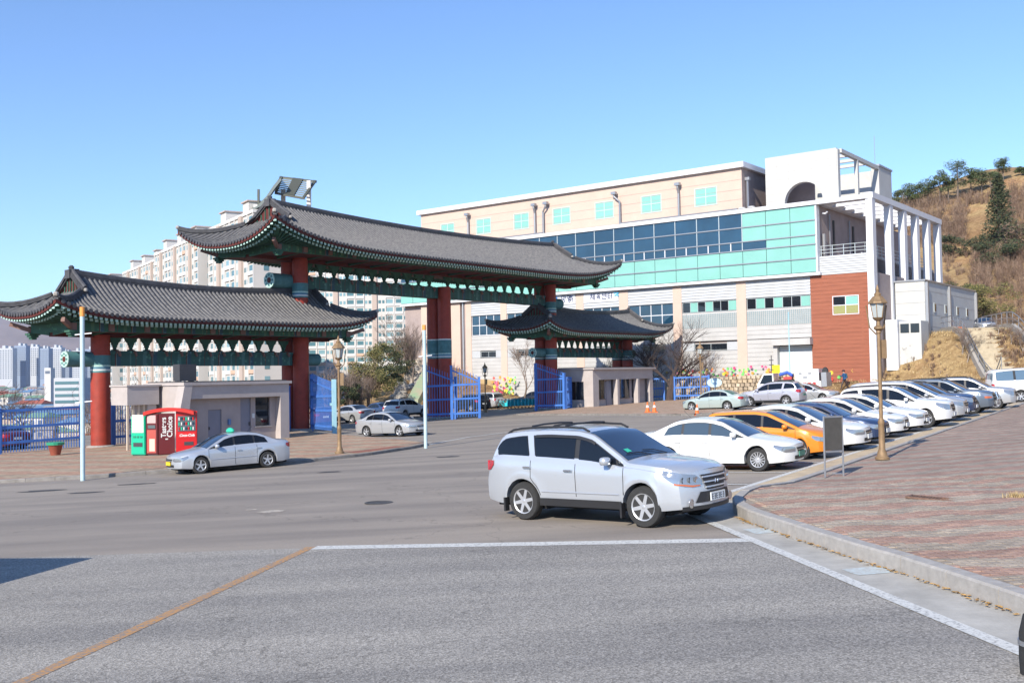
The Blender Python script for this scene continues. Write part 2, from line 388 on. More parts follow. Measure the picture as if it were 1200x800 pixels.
# ---------------- brick plaza on the right
def paver_mat(name, ca, cb, per, bricks=True, rot=0.):
    m = bpy.data.materials.new(name); m.use_nodes = True; n = m.node_tree.nodes; L = m.node_tree.links; b = n['Principled BSDF']
    b.inputs['Roughness'].default_value = .85; b.inputs['Specular IOR Level'].default_value = .25
    g = n.new('ShaderNodeNewGeometry'); sx = n.new('ShaderNodeSeparateXYZ')
    mp = n.new('ShaderNodeMapping'); mp.inputs['Rotation'].default_value = (0, 0, rot); L.new(g.outputs['Position'], mp.inputs[0]); L.new(mp.outputs[0], sx.inputs[0])
    def mth(op, a, b_=None, c=None):
        q = n.new('ShaderNodeMath'); q.operation = op
        for i, v_ in enumerate((a, b_, c)):
            if v_ is None: continue
            if isinstance(v_, (int, float)): q.inputs[i].default_value = v_
            else: L.new(v_, q.inputs[i])
        return q.outputs[0]
    br = n.new('ShaderNodeTexBrick'); br.inputs['Scale'].default_value = 1.0
    br.inputs['Brick Width'].default_value = .21; br.inputs['Row Height'].default_value = .105; br.inputs['Mortar Size'].default_value = .005 if bricks else 0
    br.inputs['Color1'].default_value = (.80, .80, .80, 1); br.inputs['Color2'].default_value = (1.16, 1.14, 1.1, 1); br.inputs['Mortar'].default_value = (.62, .58, .5, 1); br.inputs['Bias'].default_value = 0
    L.new(mp.outputs[0], br.inputs['Vector'])
    # zigzag bands of red and grey
    zz = mth('PINGPONG', mth('SNAP', sx.outputs['X'], .21), .84)
    yy = mth('SNAP', sx.outputs['Y'], .105)
    fr = mth('FRACT', mth('DIVIDE', mth('ADD', yy, mth('MULTIPLY', zz, .35)), per))
    st = mth('GREATER_THAN', fr, .5)
    mx = n.new('ShaderNodeMix'); mx.data_type = 'RGBA'; L.new(st, mx.inputs['Factor']); mx.inputs['A'].default_value = rgb(ca); mx.inputs['B'].default_value = rgb(cb)
    t = n.new('ShaderNodeTexNoise'); t.inputs['Scale'].default_value = .9; t.inputs['Detail'].default_value = 8; t.inputs['Roughness'].default_value = .7; L.new(g.outputs['Position'], t.inputs['Vector'])
    cr = n.new('ShaderNodeValToRGB'); cr.color_ramp.elements[0].position = .34; cr.color_ramp.elements[1].position = .66
    cr.color_ramp.elements[0].color = (.78, .77, .74, 1); cr.color_ramp.elements[1].color = (1.1, 1.09, 1.05, 1); L.new(t.outputs['Fac'], cr.inputs['Fac'])
    # sandy dust
    t2 = n.new('ShaderNodeTexNoise'); t2.inputs['Scale'].default_value = 2.4; t2.inputs['Detail'].default_value = 9; t2.inputs['Roughness'].default_value = .75; L.new(g.outputs['Position'], t2.inputs['Vector'])
    m1 = n.new('ShaderNodeMix'); m1.data_type = 'RGBA'; m1.blend_type = 'MULTIPLY'; m1.inputs['Factor'].default_value = 1; L.new(mx.outputs['Result'], m1.inputs['A']); L.new(br.outputs['Color'], m1.inputs['B'])
    m2 = n.new('ShaderNodeMix'); m2.data_type = 'RGBA'; m2.blend_type = 'MULTIPLY'; m2.inputs['Factor'].default_value = 1; L.new(m1.outputs['Result'], m2.inputs['A']); L.new(cr.outputs[0], m2.inputs['B'])
    df = n.new('ShaderNodeMapRange'); df.inputs['From Min'].default_value = .56; df.inputs['From Max'].default_value = .70; df.inputs['To Max'].default_value = .55; L.new(t2.outputs['Fac'], df.inputs['Value'])
    m3 = n.new('ShaderNodeMix'); m3.data_type = 'RGBA'; L.new(df.outputs[0], m3.inputs['Factor']); L.new(m2.outputs['Result'], m3.inputs['A']); m3.inputs['B'].default_value = (.52, .42, .3, 1)
    L.new(m3.outputs['Result'], b.inputs['Base Color'])
    bp = n.new('ShaderNodeBump'); bp.inputs['Strength'].default_value = .5; bp.inputs['Distance'].default_value = .006; L.new(br.outputs['Fac'], bp.inputs['Height']); bp.invert = True
    L.new(bp.outputs[0], b.inputs['Normal'])
    return m
m_pav = paver_mat('plaza_pavers', (.345, .235, .20), (.345, .30, .26), 1.15)
m_pav2 = paver_mat('pavement_pavers', (.42, .27, .20), (.41, .33, .25), 2.2, rot=.5)
PH = .2
def inset(pts, d):
    out = []
    for i, p in enumerate(pts):
        a = Vector(pts[max(i - 1, 0)]); c = Vector(pts[min(i + 1, len(pts) - 1)]); t = (c - a).normalized(); out.append((p[0] + t.y * d, p[1] - t.x * d))
    return out
KK = K1 + K2
KI = inset(KK, .22)
def PHf(x, y):
    d_ = Vector((x, y)) - W0; t = d_.dot(WD); q = d_.dot(WQ)
    return .045 + .155 * max(1 - sstep(-.5, 2.6, t), sstep(1.2, 8, q))
pz = MB(); plaza_poly = [(48, -6)] + [(48, 74)] + [(29.4, 58.6)][:0] + KI[::-1]
bm = bmesh.new(); bm.faces.new([bm.verts.new((x, y, 0)) for x, y in plaza_poly]); 
for k in list(range(4, 14)) + [16, 20, 26, 34]:
    bmesh.ops.bisect_plane(bm, geom=bm.verts[:] + bm.edges[:] + bm.faces[:], plane_co=(k, 0, 0), plane_no=(1, 0, 0))
for k in list(range(14, 34)) + [36, 40, 45, 50, 56, 64]:
    bmesh.ops.bisect_plane(bm, geom=bm.verts[:] + bm.edges[:] + bm.faces[:], plane_co=(0, k, 0), plane_no=(0, 1, 0))
for k in (1.2, 2.5, 4, 6, 8):
    bmesh.ops.bisect_plane(bm, geom=bm.verts[:] + bm.edges[:] + bm.faces[:], plane_co=(W0.x + WQ.x * k, W0.y + WQ.y * k, 0), plane_no=(WQ.x, WQ.y, 0))
for v_ in bm.verts: v_.co.z = G(v_.co.x, v_.co.y) + PHf(v_.co.x, v_.co.y) - .012
bmesh.ops.recalc_face_normals(bm, faces=bm.faces)
if sum(f.normal.z for f in bm.faces) < 0: bmesh.ops.reverse_faces(bm, faces=bm.faces)
bmesh.ops.triangulate(bm, faces=bm.faces)
me = bpy.data.meshes.new('plaza_paving'); bm.to_mesh(me); bm.free(); me.materials.append(m_pav); plaza = link('plaza_paving', me, kind='structure')
# kerb stones, one by one along the plaza edge
def kerb_run(name, line_pts, width, h, unit, m, gap=.012, limit=300, jitter=.004, drop=None):
    root = bpy.data.objects.new(name, None); COL.objects.link(root); root['kind'] = 'structure'
    pts = [Vector(p) for p in line_pts]; segs = []
    # resample
    acc = [pts[0]]; rem = unit
    for a, b in zip(pts, pts[1:]):
        L_ = (b - a).length; d = (b - a) / L_; s = 0
        while L_ - s >= rem:
            s += rem; acc.append(a + d * s); rem = unit
        rem -= L_ - s
    rnd = random.Random(5)
    for i in range(min(len(acc) - 1, limit)):
        a, b = acc[i], acc[i + 1]; d = (b - a).normalized(); nn = Vector((d.y, -d.x)); a2 = a + d * gap / 2; b2 = b - d * gap / 2
        mb = MB(); j = rnd.uniform(-jitter, jitter); ch = .025
        def V(q, o, z): w_ = q + nn * o; return (w_.x, w_.y, G(w_.x, w_.y) + z + j - (drop(q.x, q.y) if z > 0 and drop else 0))
        prof = [(0, -.06), (0, h - ch), (ch, h), (width, h), (width, -.06)]
        va = [V(a2, o, z) for o, z in prof]; vb = [V(b2, o, z) for o, z in prof]; n_ = len(prof)
        mb.add(va + vb, [tuple(range(n_)), tuple(range(2 * n_ - 1, n_ - 1, -1))] + [(k, n_ + k, n_ + (k + 1) % n_, (k + 1) % n_) for k in range(n_)])
        mb.build('kerb_stone', m, root)
    return root
kerb_run('plaza_kerb', KK, .2, PH + .02, 1.0, m_gran, drop=lambda x, y: .2 - PHf(x, y))
# nearest plaza pavers as single bricks, a little uneven; beyond them the material takes over
pv = []
x = 4.6
for iy in range(int((22.5 - 10.6) / .105)):
    for ix in range(0, 46):
        y0 = 10.605 + iy * .105; x0 = 4.41 + ix * .21 + (.105 if round(y0 / .105) % 2 else 0)
        pv.append((x0, y0))
def inside(p, poly):
    c = False; j = len(poly) - 1
    for i in range(len(poly)):
        if (poly[i][1] > p[1]) != (poly[j][1] > p[1]) and p[0] < (poly[j][0] - poly[i][0]) * (p[1] - poly[i][1]) / (poly[j][1] - poly[i][1]) + poly[i][0]: c = not c
        j = i
    return c
ipoly = KI + [(48, 74), (48, -6)]
pm = MB(); pm.add([(-.1, -.0475, -.02), (.1, -.0475, -.02), (.1, .0475, -.02), (-.1, .0475, -.02), (-.096, -.0435, 0), (.096, -.0435, 0), (.096, .0435, 0), (-.096, .0435, 0)],
                  [(4, 5, 6, 7), (0, 1, 5, 4), (1, 2, 6, 5), (2, 3, 7, 6), (3, 0, 4, 7)])
pme = pm.mesh('paver', m_pav)
rnd = random.Random(9); cand = []
for x0, y0 in pv:
    c = (x0 + .105, y0 + .0525)
    if not all(inside((c[0] + a, c[1] + b), ipoly) for a in (-.1, .1) for b in (-.05, .05)): continue
    if abs(c[0] / c[1]) > .53: continue
    cand.append(c)
cand.sort(key=lambda c: c[1]); rest = MB()
for i, c in enumerate(cand):
    z = G(*c) + PHf(*c) + rnd.uniform(-.003, .003)
    if i < 290:
        o = link('paver', pme, plaza); o.location = (c[0], c[1], z); o.rotation_euler = (rnd.uniform(-.01, .01), rnd.uniform(-.01, .01) - .031, 0)
    else:
        rest.M = Matrix.Translation((c[0], c[1], z)) @ Matrix.Rotation(-.031, 4, 'Y')
        rest.add([(-.1, -.0475, -.02), (.1, -.0475, -.02), (.1, .0475, -.02), (-.1, .0475, -.02), (-.096, -.0435, 0), (.096, -.0435, 0), (.096, .0435, 0), (-.096, .0435, 0)],
                 [(4, 5, 6, 7), (0, 1, 5, 4), (1, 2, 6, 5), (2, 3, 7, 6), (3, 0, 4, 7)])
rest.build('paver_field', m_pav, plaza, kind='stuff')
# litter of dry leaves in the gutter
lf = MB(); rnd = random.Random(3)
K1v = [Vector(p) for p in K1[1:8]]
for k in range(420):
    t = rnd.random() * (len(K1v) - 1); i = int(t); p = K1v[i].lerp(K1v[i + 1], t - i); p = p - Vector((abs(rnd.gauss(0, .035)) + .01, 0))
    a = rnd.uniform(0, 6.28); s_ = rnd.uniform(.015, .04); z = G(p.x, p.y) + .014 + rnd.uniform(0, .02)
    lf.poly([(p.x + math.cos(a) * s_, p.y + math.sin(a) * s_, z), (p.x - math.sin(a) * s_ * .5, p.y + math.cos(a) * s_ * .5, z + .008), (p.x - math.cos(a) * s_, p.y - math.sin(a) * s_, z + .004), (p.x + math.sin(a) * s_ * .5, p.y - math.cos(a) * s_ * .5, z)])
tag(lf.build('dry_leaves', mat('dry_leaf', (.45, .27, .09), .9, var=.5, vscale=9), kind='stuff'), 'thin line of dry yellow leaves lying along the foot of the plaza kerb', 'leaves')

# ---------------- left pavement with its own kerb
LK = [(-60, 34.4), (-17.7, 35.08), (-14.8, 35.2), (-12.1, 36.0), (-8.5, 37.2), (-5.8, 40.0), (-4.2, 43.3), (-3.75, 45.2), (-4.3, 46.8), (-5.4, 49.3), (-7.6, 53.6), (-10.9, 60.3), (-14.2, 66.6)]
lp = MB(); poly = inset(LK, -.16)[::1] + [(-16.5, 70.5), (-27.4, 56.3), (-60, 50)]
lp.poly([(x, y, G(x, y) + .115) for x, y in poly])
lp.build('left_pavement', m_pav2, kind='structure')
m_kd = mat('kerb_old', (.22, .205, .19), .9, var=.3, vscale=4, bump=.3, bscale=30)
kerb_run('left_pavement_kerb', LK[::-1], .16, .125, 1.0, m_kd)
sheet('red_tactile_strip', [(-6.2, 40.3), (-4.6, 43.2), (-5.1, 43.6), (-6.8, 40.9)], .122, mat('tactile_red', (.30, .11, .07), .85, var=.3, vscale=6))
# far pavement round the right hand gatehouse
FK = [(.4, 79.6), (3.3, 74.9), (5.9, 71.4), (10.3, 63.8), (11.2, 62.9), (12.6, 63.0), (13.8, 65.0), (15.2, 70.5), (17.8, 79), (21.5, 88), (24.5, 93.5)]
fp = MB(); fp.poly([(x, y, G(x, y) + .115) for x, y in inset(FK, .16)[::-1] + [(1.5, 84), (5, 92), (10, 98), (14, 103), (20, 98.8)][:0] + [(3.2, 84.4), (10, 98), (18.5, 100)]][::-1])
fpo = fp.build('far_pavement', paver_mat('far_pavers', (.43, .28, .22), (.42, .34, .27), 2.2, rot=-.3), kind='structure')
kerb_run('far_pavement_kerb', FK, .16, .125, 1.0, m_kd)
# ================================================================== THE THREE-ROOFED GATE
GU = Vector((.62, .785)).normalized(); GV = Vector((GU.y, -GU.x)); GC = Vector((-23.2, 57.0)); G_ANG = math.atan2(GU.y, GU.x)
def gpt(s, b): return GC + GU * s + GV * b
m_tile = mat('roof_tile', (.15, .145, .14), .75, var=.5, vscale=4, bump=.4, bscale=25, detail=8, dark=(.075, .075, .08), stretch=(1, 1, 2.2))
m_tiled = mat('roof_tile_dark', (.075, .075, .082), .7, var=.4, vscale=3)
m_plast = mat('lime_plaster', (.36, .34, .31), .9, var=.3, vscale=6)
m_red = mat('column_red', (.31, .036, .018), .6, var=.25, vscale=2.5, detail=8, bump=.15, bscale=9)
m_dred = mat('timber_dark_red', (.10, .018, .015), .8, var=.3, vscale=3)
m_mint = mat('rafter_end_mint', (.42, .62, .55), .7, var=.2, vscale=8)
m_teal = mat('timber_teal', (.075, .20, .21), .75, var=.25, vscale=3)
m_tblue = mat('timber_blue', (.10, .22, .30), .75, var=.2, vscale=3)
m_green = mat('timber_green', (.04, .125, .085), .8, var=.35, vscale=2.5)
m_salm = mat('timber_salmon', (.22, .13, .11), .8)
m_wht = mat('band_white', (.62, .66, .64), .7)
def dancheong(name, base, alt, per):
    """painted timber: repeating cells of flowers and stripes laid on in flat colours"""
    m = bpy.data.materials.new(name); m.use_nodes = True; n = m.node_tree.nodes; L = m.node_tree.links; b = n['Principled BSDF']; b.inputs['Roughness'].default_value = .75
    tc = n.new('ShaderNodeTexCoord'); sx = n.new('ShaderNodeSeparateXYZ'); L.new(tc.outputs['Object'], sx.inputs[0])
    def mth(op, a, b_=None):
        q = n.new('ShaderNodeMath'); q.operation = op
        for i, v_ in enumerate((a, b_)):
            if v_ is None: continue
            if isinstance(v_, (int, float)): q.inputs[i].default_value = v_
            else: L.new(v_, q.inputs[i])
        return q.outputs[0]
    fr = mth('FRACT', mth('DIVIDE', sx.outputs['X'], per))
    cr = n.new('ShaderNodeValToRGB'); cr.color_ramp.interpolation = 'CONSTANT'; els = cr.color_ramp.elements
    els[0].position = 0; els[0].color = rgb(base)
    for i, (p_, c_) in enumerate([(.10, alt), (.20, base), (.34, (.12, .04, .035)), (.37, (.22, .27, .23)), (.39, (.05, .12, .16)), (.5, base), (.74, alt), (.78, base), (.90, (.14, .08, .06)), (.92, base)]):
        e = els.new(p_) if i else els[1]
        e.position = p_; e.color = rgb(c_)
    vo = n.new('ShaderNodeTexVoronoi'); vo.inputs['Scale'].default_value = 3.2; L.new(tc.outputs['Object'], vo.inputs['Vector'])
    vr = n.new('ShaderNodeValToRGB'); vr.color_ramp.elements[0].color = (1.5, 1.4, 1.2, 1); vr.color_ramp.elements[0].position = .18; vr.color_ramp.elements[1].color = (.75, .75, .75, 1); vr.color_ramp.elements[1].position = .3
    L.new(vo.outputs['Distance'], vr.inputs['Fac']); L.new(fr, cr.inputs['Fac'])
    mx = n.new('ShaderNodeMix'); mx.data_type = 'RGBA'; mx.blend_type = 'MULTIPLY'; mx.inputs['Factor'].default_value = 1
    L.new(cr.outputs[0], mx.inputs['A']); L.new(vr.outputs[0], mx.inputs['B']); L.new(mx.outputs['Result'], b.inputs['Base Color'])
    return m
m_beam = dancheong('painted_beam', (.05, .15, .13), (.10, .24, .22), 2.3)
m_fas = dancheong('painted_fascia', (.045, .15, .10), (.09, .2, .12), 1.9)

def giwa_roof(root, s0, s1, B, zE, lift, zR, sag, inset_r, bg, rows=.3, pw=6., endk=.2):
    """hip and gable tiled roof; local x along the ridge (s), local y = -b (b towards the forecourt)"""
    a = (s1 - s0) / 2; sc = (s0 + s1) / 2; sg = a - inset_r
    def zeF(s): return zE + lift * abs(s / a) ** pw
    def ridge(s): return zR - sag * (1 - min(1, abs(s / sg)) ** 2)
    def bh(s): return bg + (B - bg) * max(0, (abs(s) - sg)) / (a - sg)
    def zf(s, b):
        t = min(1, abs(b) / B); return zeF(s) + (ridge(s) - zeF(s)) * (1 - t) ** 1.32
    def ze(s, b):
        h = bh(s); tt = (abs(s) - sg) / (a - sg); q = min(1, abs(b) / max(h, .01))
        return zf(s, h) - (lift - endk) * tt * (1 - q ** 2.4)
    def Pt(s, b, z): return (sc + s, -b, z)
    NS = 40
    deck = MB(); soff = MB()
    for side in (1, -1):
        P = []; Q = []
        for i in range(NS + 1):
            s = -a + 2 * a * i / NS; b0 = 0 if abs(s) < sg else bh(s)
            P.append([Pt(s, side * (b0 + (B - b0) * j / 8), zf(s, b0 + (B - b0) * j / 8) - .03) for j in range(9)])
        # exact break at the gable planes
        deck.grid(P, flip=(side < 0))
        Q = [[(x, y, z - .2) for x, y, z in row] for row in P]
        soff.grid(Q, flip=(side > 0))
    for e in (1, -1):
        P = []
        for i in range(9):
            s = sg + (a - sg) * i / 8
            h = bh(s); P.append([Pt(e * s, -h + 2 * h * j / 12, ze(s, -h + 2 * h * j / 12) - .03) for j in range(13)])
        deck.grid(P, flip=(e < 0)); soff.grid([[(x, y, z - .2) for x, y, z in row] for row in P], flip=(e > 0))
    # dark red eave board closing deck to soffit
    eb = MB()
    def rim(pts):
        eb.grid([pts, [(x, y, z - .21) for x, y, z in pts]])
    for side in (1, -1): rim([Pt(-a + 2 * a * i / NS, side * (B + .01), zf(-a + 2 * a * i / NS, B) - .02) for i in range(NS + 1)])
    for e in (1, -1): rim([Pt(e * (a + .01), -B + 2 * B * j / 16, ze(a, -B + 2 * B * j / 16) - .02) for j in range(17)])
    deck.build('roof_deck', m_tiled, root, smooth=True); soff.build('soffit', m_dred, root, smooth=True); eb.build('eave_board', m_dred, root)
    # rows of round cover tiles
    tr = MB(); ends = MB()
    def row(pts, r=.085):
        n = 5; vv = []
        pts = [Vector(p) for p in pts]
        d0 = pts[-1] - pts[0]; side_ = Vector((-d0.y, d0.x, 0)).normalized()
        for p in pts:
            for k in range(n):
                t = math.pi * k / (n - 1); q = p + side_ * (math.cos(t) * r) + Vector((0, 0, math.sin(t) * r * 1.1 - .03)); vv.append(tuple(q))
        m_ = len(pts)
        ff = [(i * n + k, i * n + k + 1, (i + 1) * n + k + 1, (i + 1) * n + k) for i in range(m_ - 1) for k in range(n - 1)]
        ff.append(tuple((m_ - 1) * n + k for k in range(n))); tr.add(vv, ff)
        # round end tile
        p = pts[-1]; dd = (pts[-1] - pts[-2]).normalized(); c = p + dd * .02
        ends.add([tuple(c + side_ * math.cos(2 * math.pi * k / 7) * r * 1.25 + Vector((0, 0, math.sin(2 * math.pi * k / 7) * r * 1.35 - .01))) for k in range(7)] +
                 [tuple(c - dd * .06 + side_ * math.cos(2 * math.pi * k / 7) * r * 1.25 + Vector((0, 0, math.sin(2 * math.pi * k / 7) * r * 1.35 - .01))) for k in range(7)],
                 [tuple(range(7)), tuple(range(13, 6, -1))] + [(k, 7 + k, 7 + (k + 1) % 7, (k + 1) % 7) for k in range(7)])
    n_s = int(2 * a / rows); 
    for i in range(n_s + 1):
        s = -a + .06 + (2 * a - .12) * i / n_s; b0 = 0 if abs(s) < sg else bh(s)
        if B - b0 < .15: continue
        for side in (1, -1):
            K = 9 if b0 == 0 else 5
            row([Pt(s, side * (b0 + (B + .06 - b0) * j / K), zf(s, min(B, b0 + (B + .06 - b0) * j / K))) for j in range(K + 1)])
    n_b = int(2 * B / rows)
    for i in range(n_b + 1):
        b = -B + .06 + (2 * B - .12) * i / n_b
        s_in = sg if abs(b) < bg else sg + (abs(b) - bg) / (B - bg) * (a - sg)
        if a - s_in < .15: continue
        for e in (1, -1):
            row([Pt(e * (s_in + (a + .06 - s_in) * j / 5), b, ze(min(a, s_in + (a + .06 - s_in) * j / 5), b)) for j in range(6)])
    tr.build('roof_tiles', m_tile, root, smooth=True, kind='stuff', angle=60); ends.build('eave_end_tiles', m_tiled, root, kind='stuff')
    # main ridge, gable rakes and hip ridges: layered flat tiles with a round cap
    def ridge_run(name, pts, w, h):
        mb = MB(); pts = [Vector(p) for p in pts]
        for i in range(len(pts) - 1):
            p, q = pts[i], pts[i + 1]; d = (q - p); d2 = Vector((d.x, d.y, 0)).normalized(); nn = Vector((-d2.y, d2.x, 0))
            lay = 4
            for l_ in range(lay):
                z0 = h * l_ / lay; z1 = h * (l_ + .72) / lay; ww = w * (.62 - .05 * l_)
                mb.hexa([p - nn * ww + Vector((0, 0, z0)), p + nn * ww + Vector((0, 0, z0)), q + nn * ww + Vector((0, 0, z0)), q - nn * ww + Vector((0, 0, z0)),
                         p - nn * ww + Vector((0, 0, z1)), p + nn * ww + Vector((0, 0, z1)), q + nn * ww + Vector((0, 0, z1)), q - nn * ww + Vector((0, 0, z1))])
            mb.hexa([p - nn * w * .36 + Vector((0, 0, -.1)), p + nn * w * .36 + Vector((0, 0, -.1)), q + nn * w * .36 + Vector((0, 0, -.1)), q - nn * w * .36 + Vector((0, 0, -.1)),
                     p - nn * w * .36 + Vector((0, 0, h)), p + nn * w * .36 + Vector((0, 0, h)), q + nn * w * .36 + Vector((0, 0, h)), q - nn * w * .36 + Vector((0, 0, h))])
        mb.tube([p + Vector((0, 0, h + .04)) for p in pts], w * .34, 7)
        return mb.build(name, m_tiled, root)
    N = 24
    ridge_run('main_ridge', [Pt(-sg + 2 * sg * i / N, 0, ridge(-sg + 2 * sg * i / N) - .35 + .0) for i in range(N + 1)], .42, .42)
    pl = MB()
    for e in (1, -1):
        for side in (1, -1):
            ridge_run('gable_rake', [Pt(e * (sg + .02), side * bg * t * 1.25, zf(sg, bg * t * 1.25) + .0 + .08 * t) for t in (0.12, .35, .6, .85, 1)], .32, .26)
            pts = []
            for i in range(9):
                s = sg + (a - sg) * (.12 + .88 * i / 8); pts.append(Pt(e * s, side * bh(s), zf(s, bh(s)) + .0 + .03 * (i / 8) ** 3))
            ridge_run('hip_ridge', pts, .30, .15)
            q = pts[-1]; pl = MB(); pl.lathe([(.02, -.02), (.12, 0), (.15, .1), (.1, .2), (.03, .22)], 7, c=(q[0], q[1], q[2] + .08)); pl.build('plaster_end', m_plast, root)
            g_ = Pt(e * (sg + .02), side * bg * 1.28, zf(sg, bg * 1.28)); pl = MB(); pl.lathe([(.02, 0), (.10, .02), (.12, .10), (.08, .18), (.03, .2)], 7, c=(g_[0], g_[1], g_[2] + .16)); pl.build('plaster_end', m_plast, root)
        # gable wall, rake board, ridge-end ornament
        gw = MB(); K = 8
        prof = [Pt(e * (sg + .02), -bg + 2 * bg * j / K, zf(sg, -bg + 2 * bg * j / K) - .12) for j in range(K + 1)]
        base = ze(sg, 0) - .05
        gw.grid([prof, [(x, y, min(base, z)) for x, y, z in prof]], mi=0)
        for j in range(1, K): gw.box(prof[j][0] - .03 * e, prof[j][0] + .06 * e, prof[j][1] - .03, prof[j][1] + .03, base, prof[j][2] - .05, 1)
        gw.build('gable_wall', [m_dred, m_green], root)
        o_ = MB(); x_ = e * sg; zt = ridge(sg)
        o_.lathe([(.05, 0), (.2, .0), (.22, .12), (.14, .24), (.17, .34), (.07, .44)], 7, c=(sc + x_, 0, zt + .0))
        o_.box(sc + x_ - .1 - .3 * (e > 0), sc + x_ + .1 + .3 * (e < 0), -.12, .12, zt + .05, zt + .25)
        o_.box(sc + x_ - .06 + .2 * e, sc + x_ + .06 + .2 * e, -.25, .25, zt - .3, zt + .18)
        o_.build('ridge_ornament', m_tiled, root)
    return a, sc, sg, zeF, zf, ze, bh

def rafters(root, a, sc, sg, zeF, zf, ze, bh, B, sb, bb, zin, zE):
    """double row of square rafters fanning to the eaves; ends painted mint"""
    r = MB(); en = MB(); pitch_ = .30
    def one(p, q, w=.11, tip=True):
        p = Vector(p); q = Vector(q); r.beam(p, q, w, .12)
        d = (q - p).normalized(); en.beam(q, q + d * .03, w * 1.5, .17)
    ns = int(2 * a / pitch_)
    for i in range(ns + 1):
        s = -a + .12 + (2 * a - .24) * i / ns
        for side in (1, -1):
            zo = zf(s, B) - .30
            k = max(0, (abs(s) - sb) / (a - sb)) if abs(s) > sb else 0
            s_in = s if k == 0 else math.copysign(sb, s)
            zi = zin if k == 0 else zin
            one((sc + s_in + (s - s_in) * .3 * 0, -side * bb, zi), (sc + s, -side * (B - .55), zo - .07))
            one((sc + s_in + (s - s_in) * .75, -side * (bb + (B - .55 - bb) * .7), zo + .06 + (zi - zo) * .2), (sc + s, -side * (B - .10), zo + .03), .1)
    nb = int(2 * B / pitch_)
    for i in range(nb + 1):
        b = -B + .12 + (2 * B - .24) * i / nb
        b_in = max(-bb, min(bb, b))
        for e in (1, -1):
            zo = ze(a, b) - .30
            one((sc + e * sb, -b_in, zin), (sc + e * (a - .55), -b, zo - .07))
            one((sc + e * (sb + (a - .55 - sb) * .7), -(b_in + (b - b_in) * .75), zo + .06 + (zin - zo) * .2), (sc + e * (a - .10), -b, zo + .03), .1)
    r.build('rafters', m_green, root, kind='stuff'); en.build('rafter_ends', m_mint, root, kind='stuff')

# shared bracket cluster between the beams (the gaps between neighbours make the bell shapes)
def bracket_mesh(h, w):
    b = MB()
    prof = [(0, .10), (.06, .12), (.08, .055), (.22, .06), (.28, .11), (.34, .12), (.36, .10), (.44, .17), (.50, .18), (.52, .16), (.62, .27), (.68, .28), (.70, .26), (.80, .37), (.86, .38), (.9, .43), (1.0, .46)]
    vv = []
    for z, hw in prof: vv += [(-hw * w, -.09, z * h), (hw * w, -.09, z * h), (hw * w, .09, z * h), (-hw * w, .09, z * h)]
    ff = [(0, 3, 2, 1)] + [(4 * i_ + k, 4 * i_ + (k + 1) % 4, 4 * i_ + 4 + (k + 1) % 4, 4 * i_ + 4 + k) for i_ in range(len(prof) - 1) for k in range(4)] + [tuple(4 * (len(prof) - 1) + k for k in range(4))]
    b.add(vv, ff, 0)
    for sx in (-1, 1): b.box(sx * .12 * w, sx * .20 * w, -.07, .07, 0, .10 * h, 0); b.box(sx * .30 * w, sx * .36 * w, -.07, .07, .66 * h, .74 * h, 0)
    for side in (1, -1):     # curled nose hanging before the beam
        b.beam((0, side * .1, .04 * h), (0, side * .50, -.12 * h), .12, .13, 1); b.beam((0, side * .47, -.02 * h), (0, side * .58, -.34 * h), .11, .11, 2)
    return b.mesh('bracket', [m_green, m_salm, m_salm])

gate = thing('monumental_gate', 'monumental traditional gate of three grey tiled roofs on thick red columns over the entrance road', 'gate', (GC.x, GC.y, 0), G_ANG)
def column(s, b, z1, bands, rad=.53, top=None):
    p = gpt(s, b); z0 = G(p.x, p.y) + .02
    c = MB(); c.lathe([(rad, z0 + .18), (rad * 1.0, (z0 + z1) / 2), (rad * .97, z1)], 20, c=(s, -b, 0)); col = c.build('column', m_red, gate, smooth=True)
    bs = MB(); bs.lathe([(rad * 1.45, z0 - .1), (rad * 1.45, z0 + .14), (rad * 1.2, z0 + .2)], 16, c=(s, -b, 0)); bs.build('base_stone', m_gran, col)
    for z_, h_, m_ in bands:
        q = MB(); q.lathe([(rad * 1.015, z_), (rad * 1.015, z_ + h_)], 20, c=(s, -b, 0)); q.build('painted_band', m_, col, smooth=True)
def bandset(z):   # from bottom
    return [(z, .10, m_teal), (z + .10, .09, m_wht), (z + .19, .14, m_tblue), (z + .33, .09, m_mint), (z + .42, .55, m_teal)]
S_ = [0, 14, 28.3, 42.3, 55]
column(0, .15, 5.3, bandset(3.2))
for b in (.55, -.6):
    column(14, b, 10.9, bandset(8.05))
    column(28.3, b, 9.6, bandset(4.05)[:4] + [(4.47, 1.0, m_teal), (5.47, .1, m_wht)])
    column(42.3, b, 10.6, bandset(8.1) + bandset(4.0))
    column(55, b, 5.9, bandset(3.95))
# round beam ends poking through
def nub(s0, s1, z, r, b=0.):
    n_ = MB(); d = 1 if s1 > s0 else -1; L_ = abs(s1 - s0)
    n_.lathe([(r * .96, 0), (r, d * L_ * .5), (r, d * L_)], 16, c=(s0, -b, z), axis='x'); o = n_.build('beam_end', m_teal, gate, smooth=True)
    f_ = MB(); f_.lathe([(r * 1.04, d * (L_ - .02)), (r * 1.04, d * (L_ + .03))], 16, c=(s0, -b, z), axis='x'); f_.lathe([(r * .4, d * (L_ + .03)), (r * .35, d * (L_ + .06))], 10, 1, c=(s0, -b, z), axis='x')
    for k in range(8):
        a_ = k * math.pi / 4; f_.lathe([(r * .17, d * (L_ + .03)), (r * .15, d * (L_ + .055))], 6, 2, c=(s0, -b + r * .68 * math.cos(a_), z + r * .68 * math.sin(a_)), axis='x')
    f_.build('painted_rosette', [m_mint, m_dred, m_teal], o)
